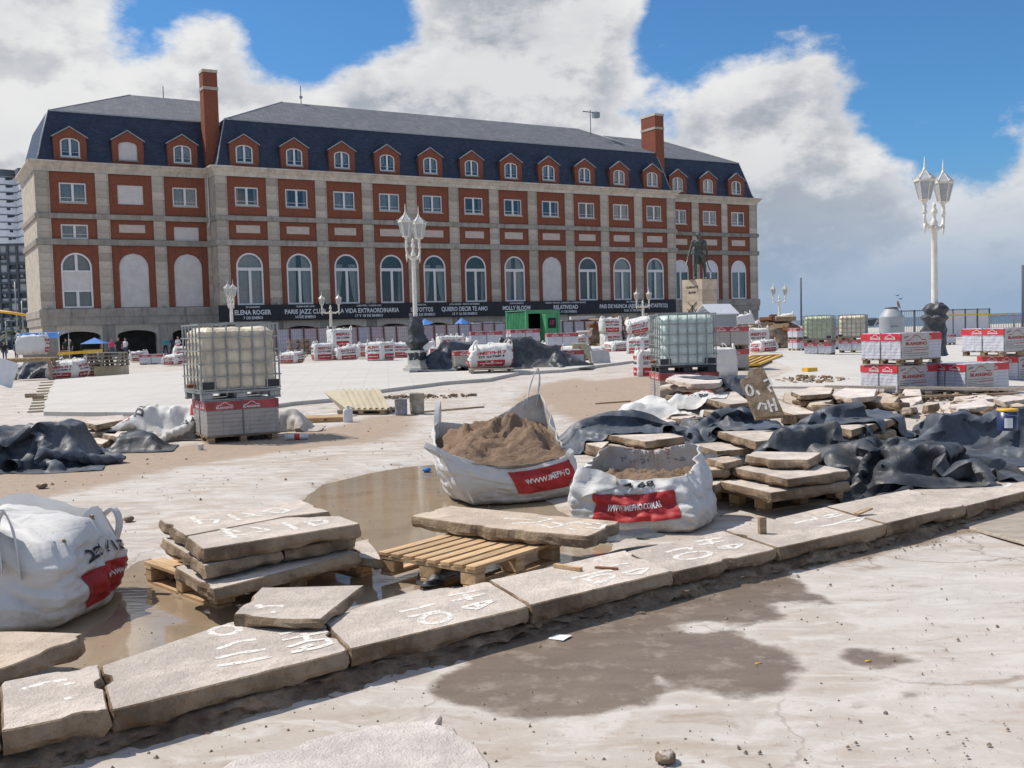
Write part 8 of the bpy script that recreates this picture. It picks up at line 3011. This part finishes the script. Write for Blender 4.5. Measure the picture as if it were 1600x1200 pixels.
def stalls():
 # blue canopy stall
 D = 78.0
 a, b = at_depth(33, 522, D), at_depth(101, 520, D)
 c = (a + b) / 2
 W = b.x - a.x
 o = thing('market_stall', 'stall with a flat bright blue canopy before the hotel corner', 'stall', (c.x, D, 0), 0.0)
 z = at_depth(66, 527, D).z
 m = MB()
 rows = [[(-W / 2 + W * i / 6, -1.0, z - 0.05 - 0.03 * (i % 2)) for i in range(7)], [(-W / 2 + W * i / 6, -0.8, z + 0.33) for i in range(7)], [(-W / 2 + W * i / 6, 1.0, z + 0.38) for i in range(7)]]
 m.grid(rows, 0, False); m.build('canopy', M['canvas_blue'], o)
 for x in (-W / 2 + 0.1, W / 2 - 0.1):
  for y in (-0.85, 0.9):
   m = MB(); m.tube([(x, y, 0), (x, y, z + 0.33)], 0.03, 6); m.build('post', M['white'], o)
 m = MB(); m.bx(-W / 2 + 0.2, W / 2 - 0.2, -0.5, 0.1, 0.85, 0.9); m.build('counter', M['wood'], o)
 m = MB(); m.bx(-W / 2 + 0.25, W / 2 - 0.25, -0.45, 0.05, 0.0, 0.85); m.build('counter_front', M['greywood'], o)
 D = 84.0
 a, b = at_depth(130, 535, D), at_depth(166, 534, D)
 c = (a + b) / 2
 W = b.x - a.x
 z = at_depth(148, 537, D).z
 o = thing('market_stall', 'small stall with dark blue pointed canopy inside the hotel arch', 'stall', (c.x, D, 0), 0.1)
 m = MB()
 m.add([(-W / 2, -0.8, z), (W / 2, -0.8, z), (W / 2, 0.8, z), (-W / 2, 0.8, z), (0, 0, z + 0.5)], [(0, 1, 4), (1, 2, 4), (2, 3, 4), (3, 0, 4)]); m.build('canopy', M['canvas_blue'], o)
 for x in (-W / 2 + 0.08, W / 2 - 0.08):
  m = MB(); m.tube([(x, -0.7, 0), (x, -0.7, z)], 0.03, 6); m.build('post', M['dark_cloth'], o)
 m = MB(); m.bx(-W / 2 + .1, W / 2 - .1, -0.4, 0.2, 0.0, 0.9); m.build('counter', M['oldwood'], o)
 c = at_depth(86, 552, 80)
 o = thing('counter_table', 'brown wooden counter in front of the first hotel arch', 'table', (c.x, c.y, 0), 0.1)
 m = MB(); m.bx(-1.0, 1.0, -0.3, 0.3, 0.82, 0.88); m.build('table_top', M['wood'], o)
 m = MB(); m.bx(-0.95, 0.95, -0.25, 0.25, 0.0, 0.82); m.build('front', M['oldwood'], o)
stalls()
def left_far_bits():
 # trestle with timber at the far left
 p = GE(52, 594)
 o = thing('timber_trestle', 'rough timber trestle with a slatted top at the far left', 'trestle', (p.x, p.y, p.z), 0.05)
 for x in (-0.62, 0.62):
  for s in (-1, 1):
   m = MB(); m.bar((x * 1.25, s * 0.4, 0), (x, s * 0.15, 0.72), 0.09, 0.09); m.build('leg', M['oldwood'], o)
 for k in range(8):
  m = MB(); m.bx(-0.74 + 0.185 * k, -0.74 + 0.185 * k + 0.12, -0.5, 0.5, 0.73, 0.77); m.build('slat', M['wood'], o)
 m = MB(); m.bx(-0.75, 0.75, -0.45, -0.37, 0.64, 0.73); m.bx(-0.75, 0.75, 0.37, 0.45, 0.64, 0.73); m.build('bearer', M['oldwood'], o)
 # stack of pallets
 q = GE(160, 588)
 z = q.z + 0.35
 m = MB(); m.bx(-0.5, 0.5, -0.35, 0.35, -0.35, -0.002)
 bx_ = m.build('crate_base', M['fibre']); bx_.location = (q.x + 0.15, q.y + 0.5, z); tag(bx_, 'buff box under the stacked pallets at far left', 'box')
 for k, lab in enumerate(('lowest pallet of the four stacked at far left', 'second pallet of the four stacked at far left', 'third pallet of the four stacked at far left', 'topmost pallet of the four stacked at far left')):
  pallet(lab, (q.x, q.y + 0.5, z + 0.125 * k), 0.05 * k - 0.05, 1.25, 1.0, 0.12, 6, 'greywood')
 # leftover boards
 m = MB()
 o = thing('barrier_board', 'yellow barrier board on the far left bags', 'barrier', tuple(at_depth(90, 553, 46.0)), 0.0)
 a, b = at_depth(90, 553, 46.0), at_depth(160, 548, 46.0)
 m.bar((0, 0, 0), b - a, 0.03, 0.13); m.build('board', M['yellow'], o)
 for t in (0.1, 0.9):
  m = MB(); f = (b - a) * t; m.tube([(f.x, f.y, f.z), (f.x, f.y + 0.05, -a.z + 0.3)], 0.03, 6); m.build('leg', M['steel'], o)
 # battens on the ground left of the paving
 for k in range(11):
  y = 598 + 4.6 * k
  a, b = GE(62 - 2.0 * k + 1, y + 1.0), GE(86 - 1.8 * k, y - 0.5)
  m = MB(); m.bar(a + Vector((0, 0, 0.02)), b + Vector((0, 0, 0.02)), 0.07, 0.035)
  ob = m.build('batten', M['fibre'])
  tag(ob, 'pale batten, %s of the row counted from the trestle' % ['first', 'second', 'third', 'fourth', 'fifth', 'sixth', 'seventh', 'eighth', 'ninth', 'tenth', 'last'][k], 'batten', 'battens laid in a row beside the left paving')
 for (x, y, lab) in ((48, 621, 'dark brick lying by the battens, nearer the frame edge'), (60, 624, 'dark brick lying on the battens')):
  p = GE(x, y)
  m = MB(); m.box((0, 0, 0.05), (0.24, 0.11, 0.09), 0.1); ob = m.build('loose_brick', M['oldwood']); ob.location = p; tag(ob, lab, 'brick')
 # tilted board at the left frame edge
 p = GE(2, 606)
 m = MB(); m.box(None, (0.9, 0.03, 0.75), 0, 0, Matrix.Translation((0, 0, 0.48)) @ Matrix.Rotation(0.35, 4, 'Y')); ob = m.build('sign_board', M['hutwhite']); ob.location = p
 tag(ob, 'white tilted board cut off by the left frame edge', 'board')
 # traffic arm, street poles
 D = 120.0
 a = [at_depth(-20, 484, D), at_depth(20, 489, D), at_depth(50, 494, D), at_depth(58, 503, D), at_depth(60, 540, D)]
 base = Vector((a[-1].x, a[-1].y, 0))
 o = thing('traffic_signal', 'yellow traffic signal arm reaching over the street at far left', 'traffic light', base, 0)
 m = MB(); m.tube([q - base for q in a] + [(0, 0, 0)], 0.16, 8); m.build('arm', M['yellow'], o)
 m = MB(); m.bx(-0.25, 0.25, -0.3, 0.1, a[3].z - 3.2, a[3].z - 0.6); m.build('signal_head', M['dark_cloth'], o)
 for (px, yt, D, lab, arm) in ((37, 470, 130, 'grey street lamp pole with a short arm near the hotel corner', 1), (28, 440, 150, 'tall thin grey pole left of the street lamp', 0), (10, 502, 160, 'short street lamp at the far left', 1)):
  c = at_depth(px, 530, D)
  h = at_depth(px, yt, D).z
  o = thing('street_pole', lab, 'street pole', (c.x, D, 0), 0)
  m = MB(); m.tube([(0, 0, 0), (0, 0, h)], [0.14, 0.08], 8); m.build('pole', M['steel'], o)
  if arm:
   m = MB(); m.tube([(0, 0, h), (0.5, 0, h + 0.15), (0.9, 0, h + 0.1)], 0.05, 6); m.bx(0.8, 1.4, -0.12, 0.12, h + 0.02, h + 0.14); m.build('lamp_arm', M['steel'], o)
 # palms
 for i, (px, yb, D, h, lab) in enumerate(((26, 545, 140, 2.6, 'small palm in front of the grey apartment block'), (46, 545, 150, 3.4, 'taller palm next to the hotel corner'))):
  c = at_depth(px, yb, D)
  o = thing('palm_tree', lab, 'tree', (c.x, D, 0), 0)
  m = MB(); m.tube([(0, 0, 0), (0.05, 0, h * 0.5), (0, 0, h)], [0.24, 0.2, 0.18], 8); m.build('trunk', M['trunk'], o)
  rr = random.Random(i + 4)
  cr = MB()
  for k in range(30):
   az = rr.uniform(0, 6.28)
   up = rr.uniform(0.1, 1.3)
   Lf = rr.uniform(1.8, 2.6)
   pts = []
   for j in range(7):
    t = j / 6
    r = Lf * t * math.cos(up * (1 - 0.6 * t))
    zz = h + Lf * t * math.sin(up) - 1.3 * t * t * Lf * 0.5
    pts.append(Vector((r * math.cos(az), r * math.sin(az), zz)))
   sd = Vector((-math.sin(az), math.cos(az), 0))
   for j in range(6):
    for q in range(3):
     p0 = pts[j].lerp(pts[j + 1], q / 3)
     for s in (-1, 1):
      tip = p0 + sd * s * 0.45 * (1 - 0.5 * j / 6) + (pts[j + 1] - pts[j]) * 0.7 + Vector((0, 0, -0.16))
      cr.add([p0, p0 + (pts[j + 1] - pts[j]) * 0.22, tip], [(0, 1, 2)])
  cr.build('crown', M['leaf'], o)
left_far_bits()
def mid_bits():
 # pile of pallets behind the left paving
 p = GE(466, 557)
 for k in range(8):
  lab = ['lowest', 'second', 'third', 'fourth', 'fifth', 'sixth', 'seventh', 'topmost'][k]
  pallet('%s pallet of the leaning pile beside the bulk bags' % lab, (p.x + 0.05 * math.sin(k * 1.7), p.y + 0.4, p.z + PV + 0.118 * k), 0.3 + 0.09 * math.sin(k * 2.3), 1.2, 1.0, 0.115, 6, 'oldwood')
 q = GE(455, 563)
 for k in range(5):
  m = MB(); m.box((0, 0, 0.05 + 0.06 * k), (1.5, 0.25, 0.05), 0.1 * math.sin(k * 3))
  ob = m.build('timber_board', M['greywood']); ob.location = (q.x + 0.1 * math.sin(k * 2), q.y, q.z + PV)
  tag(ob, '%s grey board of the small heap below the pallet pile' % ['lowest', 'second', 'middle', 'fourth', 'topmost'][k], 'board', 'grey boards heaped below the pallet pile')
 # corrugated sheets leaning
 a, b = GE(545, 648), GE(607, 648)
 rz = basis(a, b)
 o = thing('corrugated_panel', 'buff corrugated panel propped slanting on a low pallet', 'panel', (a.x, a.y, a.z + 0.10), rz)
 w, L_ = (b - a).length * 1.05, 0.82
 rows = [[], []]
 n = 56
 for i in range(n + 1):
  x = w * i / n
  r = 0.022 * (1 if (i // 4) % 2 else -1)
  rows[0].append((x, r * 0.7, 0.0 + r)); rows[1].append((x - 0.42, 0.55 + r * .7, 0.34 + r))
 m = MB(); m.grid(rows, 0, False); m.build('corrugated_face', M['fibre'], o)
 m = MB(); m.add([(0, 0, -0.02), (-0.42, 0.55, 0.32), (-0.78, 0.6, 0.30), (-0.25, 0.25, -0.05)], [(0, 1, 2, 3)]); m.build('folded_side', M['fibre'], o)
 m = MB(); m.add([(-0.42, 0.56, 0.345), (w - 0.42, 0.56, 0.345), (w - 0.60, 0.95, 0.36), (-0.78, 0.62, 0.32)], [(0, 1, 2, 3)]); m.build('top_sheet', M['carton'], o)
 c = (a + b) / 2
 pallet('low pallet under the slanting corrugated panel', (c.x - 0.05, c.y + 0.28, c.z), rz, 0.95, 0.7, 0.10, 5, 'oldwood')
 # buckets and jug
 def bucket(label, x, y, r, h, mat, blue=False):
  p = GE(x, y)
  o = thing('bucket', label, 'bucket', (p.x, p.y + r, p.z), 0)
  m = MB(); m.lathe([(r * .92, 0), (r, h * .25), (r * .98, h * .6), (r * 1.02, h * .62), (r, h), (r * 1.04, h), (r * 1.04, h * 1.03), (r * .93, h * 1.03), (r * .9, h * .5), (r * .88, h * .45)], 20); m.build('shell', M[mat], o)
  m = MB(); m.lathe([(r * .9, h * .80), (0.0, h * .82)], 20); m.build('content', M['rust' if blue else 'bucket'], o)
  m = MB(); m.tube([(-r, 0, h * .9), (-r * .8, -r * .55, h * .72), (0, -r * 1.1, h * .62), (r * .8, -r * .55, h * .72), (r, 0, h * .9)], 0.006, 5); m.build('wire_handle', M['steel'], o)
  return o
 bucket('dusty blue-grey paint can before the paving edge', 626, 650, 0.115, 0.30, 'bucket_blue', True)
 bucket('cement-crusted tall bucket behind the blue-grey can', 651, 648, 0.135, 0.38, 'bucket')
 p = GE(543, 660)
 o = thing('plastic_jug', 'white plastic jug with handle beside the corrugated panel', 'jug', (p.x, p.y + 0.06, p.z), 0.2)
 m = MB()
 rows = []
 for (hw, hd, z) in ((0.075, 0.05, 0), (0.085, 0.058, 0.015), (0.085, 0.058, 0.19), (0.07, 0.05, 0.225), (0.03, 0.028, 0.245), (0.025, 0.025, 0.265)):
  rows.append([(hw * math.copysign(abs(math.cos(t)) ** .5, math.cos(t)), hd * math.copysign(abs(math.sin(t)) ** .5, math.sin(t)), z) for t in [2 * math.pi * k / 20 for k in range(20)]])
 m.grid(rows, 0, True, closed_u=True); m.build('body', M['hutwhite'], o)
 m = MB(); m.lathe([(0.028, 0.262), (0.028, 0.29), (0.0, 0.29)], 12); m.build('cap', M['hutwhite'], o)
 m = MB(); m.tube([(0.07, 0, 0.20), (0.085, 0, 0.25), (0.04, 0, 0.27), (0.02, 0, 0.255)], 0.012, 6); m.build('handle', M['hutwhite'], o)
 pq = GE(500, 660)
 pallet('low pallet with film on it between the tank load and the jug', (pq.x, pq.y + 0.25, pq.z), 0.1, 0.95, 0.6, 0.09, 5, 'wood')
 m = MB(); m.tube([(0, 0, 0.05), (0.34, 0.02, 0.05)], 0.045, 10); ob = m.build('plastic_bottle', M['clear']); ob.location = G(446, 688, 0); tag(ob, 'clear bottle with red label lying by the tank load', 'bottle')
 m = MB(); m.tube([(0.14, 0.008, 0.05), (0.22, 0.013, 0.05)], 0.047, 10); m.build('bottle_label', M['red_tape'], ob)
 p = G(314, 703, 0)
 m = MB(); m.lathe([(0.035, 0), (0.045, 0.08), (0.047, 0.085), (0.03, 0.08)], 12); ob = m.build('paper_cup', M['hutwhite']); ob.location = p; tag(ob, 'white cup on the sand by the tank load', 'cup')
 # planks
 for (x0, y0, x1, y1, w, h, z, lab, mt) in ((1290, 604, 1640, 609, 0.12, 0.05, 0.26, 'long grey plank lying in front of the block loads', 'greywood'), (660, 645, 756, 637, 0.05, 0.025, 0.02, 'thin stick on the screed beside the buckets', 'oldwood'),
            (930, 632, 985, 628, 0.05, 0.02, 0.02, 'short stick in the sandy hollow', 'oldwood'), (1395, 612, 1590, 606, 0.10, 0.04, 0.14, 'second plank under the long grey one', 'oldwood')):
  a, b = GE(x0, y0), GE(x1, y1)
  a.z += z; b.z += z
  if z > 0.2:
   a, b = G(x0, y0, z), G(x1, y1, z)
  elif z > 0.1:
   a, b = G(x0, y0 + 9, z), G(x1, y1 + 9, z)
  m = MB(); m.bar(a, b, w, h); tag(m.build('plank', M[mt]), lab, 'plank')
 for (x, lab) in ((1360, 'support stone under the left part of the long plank'), (1560, 'support stone under the right part of the long plank')):
  pass
 # yellow things
 p = GE(1265, 583)
 m = MB(); m.box((0, 0, 0.07), (0.34, 0.2, 0.13), 0.5); ob = m.build('yellow_block', M['yellow']); ob.location = p; tag(ob, 'bright yellow block lying on the pale paving', 'block')
 a = [GE(x, y) for x, y in ((1135, 577), (1175, 560), (1222, 558), (1185, 574))]
 c = sum(a, Vector()) / 4
 o = thing('yellow_grate', 'yellow site gate lying flat on the paving behind the milky tank', 'gate', c, 0)
 for i in range(4):
  m = MB(); m.bar(a[i] - c + Vector((0, 0, 0.08)), a[(i + 1) % 4] - c + Vector((0, 0, 0.08)), 0.07, 0.06); m.build('frame_bar', M['yellow'], o)
 m = MB(); m.add([tuple(q - c + Vector((0, 0, 0.065))) for q in a], [(0, 1, 2, 3)]); m.build('infill_sheet', M['yellow'], o)
 for t in (0.25, 0.5, 0.75):
  m = MB(); m.bar(a[0].lerp(a[3], t) - c + Vector((0, 0, 0.085)), a[1].lerp(a[2], t) - c + Vector((0, 0, 0.085)), 0.03, 0.03); m.build('cross_bar', M['oldwood'], o)
 # leaning sheets
 p = GE(925, 572)
 o = thing('leaning_sheets', 'buff sheets leaning together beside the stacked bags', 'panel', p, 0.2)
 for (x, y, w, h, tl, rz_) in ((-0.35, 0.3, 0.5, 0.75, 0.15, 0.2), (0.05, 0.35, 0.7, 0.72, -0.55, 0.9), (0.3, 0.0, 0.75, 0.5, -0.2, 0.4)):
  m = MB(); m.box(None, (w, 0.04, h), 0, 0, Matrix.Translation((x, y, h / 2)) @ Matrix.Rotation(rz_, 4, 'Z') @ Matrix.Rotation(tl, 4, 'X')); m.build('sheet', M['fibre' if y > .1 else 'carton'], o)
 # rubble on the stacked bags behind the tank
 # paint can on the drape
 D = 10.3
 p = at_depth(1574, 672, D)
 o = thing('paint_can', 'dark blue paint can with yellow rim on the grey plastic drape', 'paint can', (p.x, p.y, p.z), 0.3)
 r, h = 0.098, 0.215
 m = MB(); m.lathe([(r * .95, 0), (r * .97, 0.01), (r, h * .92)], 24); m.build('shell', M['bluecan'], o)
 m = MB(); m.lathe([(r * 1.01, h * .9), (r * 1.04, h * .92), (r * 1.04, h), (r * .9, h * 1.01), (0, h)], 24); m.build('yellow_rim', M['yellow'], o)
 m = MB()
 rows = [[(r * 1.0 * math.cos(t) * 1.004, r * math.sin(t) * 1.004, z) for t in np.linspace(-2.6, -1.8, 8)] for z in (0.03, h * .6)]
 m.grid(rows, 0, True); m.build('label', M['print_white'], o)
 m = MB(); m.tube([(-r, 0, h * .9), (-r * .7, -r * .8, h * .75), (0.02, -r * 1.15, h * .70), (r * .8, -r * .7, h * .78), (r, 0, h * .9)], 0.004, 5); m.build('wire_handle', M['steel'], o)
mid_bits()
def right_far_bits():
 D = 40.0
 c = at_depth(1393, 510, D)
 top = at_depth(1393, 480, D).z
 o = thing('water_cistern', 'round grey plastic cistern with domed top and a bird on it', 'tank', (c.x, D, 0.045), 0)
 H = top - 0.045
 r = 0.46
 m = MB(); m.lathe([(r, 0), (r * 1.02, H * .3), (r, H * .78), (r * 1.02, H * .80), (r * .98, H * .82), (r * .55, H * .96), (r * .5, H * .97)], 32); m.build('body', M['tank'], o)
 m = MB(); m.lathe([(r * .52, H * .965), (r * .52, H), (r * .3, H * 1.005), (0, H * 1.005)], 24); m.build('lid', M['tower_line'], o)
 m = MB(); add_text(m, 'ROTO', lambda x, q: (x * 1.0 - 0.05, -math.sqrt(max(0.01, (r * 1.03) ** 2 - (x - 0.05) ** 2)) - 0.006, H * .60 + q), height=0.07); m.build('lettering', M['card_line'], o)
 # bird
 b = at_depth(1404, 481, D - 0.2)
 o = thing('perched_bird', 'speckled brown bird perched on the grey cistern', 'bird', (b.x, b.y, top - 0.06), 0.6)
 me = remesh_figure([((0, 0, 0.14), 0.055, (-0.05, 0, 0.24), 0.04), ((-0.05, 0, 0.26), 0.034, (-0.06, 0, 0.28), 0.03), ((-0.09, 0, 0.275), 0.012, (-0.12, 0, 0.268), 0.006), ((0.02, 0, 0.12), 0.035, (0.14, 0, 0.0), 0.015), ((0, 0.02, 0.08), 0.012, (0, 0.02, 0.0), 0.01), ((0, -0.02, 0.08), 0.012, (0, -0.02, 0.0), 0.01)], 0.012, 'body')
 me.materials.clear(); me.materials.append(M['gull'])
 put('body', me, o)
 # barrier fence with sheets
 a, b_ = at_depth(1408, 510, 68.0), at_depth(1546, 505, 72.0)
 a.z = b_.z = 0
 rz = basis(a, b_)
 L_ = (b_ - a).length
 o = thing('site_fence', 'pale sheeted barrier panels before the sea at the right', 'fence', a, rz)
 n = 7
 w = L_ / n
 for k in range(n + 1):
  m = MB(); m.bx(k * w - 0.04, k * w + 0.04, -0.04, 0.04, 0, 2.05); m.build('fence_post', M['tower_line'], o)
  if k < n:
   m = MB(); m.bx(k * w + .04, (k + 1) * w - .04, -0.02, 0.02, 1.96, 2.02); m.build('panel_rail', M['tower_line'], o)
   if k >= 2:
    m = MB(); m.grid([[(k * w + 0.06 + (w - 0.12) * i / 8, 0.03 * math.sin(i * 1.9 + k), z) for i in range(9)] for z in (0.1, 1.0, 1.94)], 0, True); m.build('panel_sheet', M['hutwhite'], o)
   else:
    for j in range(6):
     m = MB(); x = k * w + w * (j + 0.5) / 6; m.bx(x - 0.012, x + 0.012, -0.012, 0.012, 0.1, 1.96); m.build('wire', M['steel'], o)
 # sea railing
 a, b_ = at_depth(1546, 510, 66.0), at_depth(1680, 505, 66.0)
 a.z = b_.z = 0
 rz = basis(a, b_)
 L_ = (b_ - a).length
 o = thing('sea_railing', 'grey railing with a yellow top bar at the sea edge', 'railing', a, rz)
 m = MB(); m.bar((-3, 0, 1.62), (L_, 0, 1.62), 0.06, 0.08); m.build('top_bar', M['yellow'], o)
 n = int(L_ / 0.16)
 bar = MB(); bar.bx(-0.015, 0.015, -0.015, 0.015, 0.1, 1.5); bar = bar.mesh('baluster', M['steel'])
 for k in range(n):
  put('baluster', bar, o, (k * 0.16, 0.1, 0))
 for z in (0.1, 1.5):
  m = MB(); m.bar((0, 0.1, z), (L_, 0.1, z), 0.04, 0.05); m.build('rail', M['steel'], o)
 for k in range(0, n, 10):
  m = MB(); m.bx(k * 0.16 - 0.04, k * 0.16 + 0.04, -0.02, 0.12, 0, 1.62); m.build('post', M['steel'], o)
 # poles
 for (px, yt, D, lab) in ((1252, 434, 75.0, 'thin dark pole standing between the lamp and the far tanks'), (1598, 414, 60.0, 'thin grey pole at the right frame edge')):
  c = at_depth(px, 500, D)
  h = at_depth(px, yt, D).z
  m = MB(); m.tube([(0, 0, 0), (0, 0, h)], 0.07, 8); m.tube([(0, 0, 0), (0, 0, 0.15)], 0.16, 8)
  ob = m.build('flag_pole', M['tower_line']); ob.location = (c.x, D, 0); tag(ob, lab, 'pole')
 # rubble behind the bag cluster: brown sacks and broken boards
 for (px, py, D, n, lab) in ((1215, 520, 60.0, 26, 'heap of brown boards behind the bag cluster'), (965, 525, 58.0, 26, 'heap of brown broken boards behind the stacked bags')):
  c = at_depth(px, py, D)
  z0 = float(elev(c.x, c.y))
  o = thing('board_heap', lab, 'board heap', (c.x, D, z0), 0)
  rr = random.Random(int(px))
  for k in range(n):
   m = MB()
   mt = rr.choice(('wood', 'oldwood', 'rust', 'carton'))
   M_ = Matrix.Translation((rr.uniform(-2.0, 2.0), rr.uniform(-.5, .8), rr.uniform(0.1, 1.9 - 0.0))) @ Matrix.Rotation(rr.uniform(0, 3), 4, 'Z') @ Matrix.Rotation(rr.uniform(-.5, .5), 4, 'X')
   m.box(None, (rr.uniform(.6, 1.5), rr.uniform(.15, .6), rr.uniform(.03, .25)), 0, 0, M_)
   m.build('board', M[mt], o)
  m = MB()
  rows = []
  for j in range(7):
   a = math.pi / 2 * j / 6
   rows.append([(2.2 * math.cos(a) * math.cos(t) * (1 + .2 * float(vnoise(t * 2, a * 2, 1, 3))), 0.7 * math.cos(a) * math.sin(t) + 0.2, 1.5 * math.sin(a) * (1 + .2 * float(vnoise(t * 3, a * 3, 4, 3)))) for t in [2 * math.pi * i / 18 for i in range(18)]])
  m.grid(rows, 0, False, closed_u=True); m.build('rubble_core', M['rubble'], o)
 # birds in flight
 for (px, py, lab) in ((1402, 462, 'upper of two tiny birds flying over the cistern'), (1407, 467, 'lower of two tiny birds flying over the cistern')):
  c = at_depth(px, py, 70.0)
  m = MB(); m.add([(-0.22, 0, 0.10), (-0.05, 0.05, 0.0), (0, -0.12, 0.02), (0.05, 0.05, 0.0), (0.22, 0, 0.10), (0, 0.14, 0.02), (0, 0, -0.05)], [(0, 1, 6), (1, 2, 6), (2, 3, 6), (3, 4, 6), (1, 5, 6), (5, 3, 6), (0, 1, 5), (3, 4, 5), (1, 2, 5), (2, 3, 5)])
  ob = m.build('flying_bird', M['dark_cloth']); ob.location = c; tag(ob, lab, 'bird')
right_far_bits()
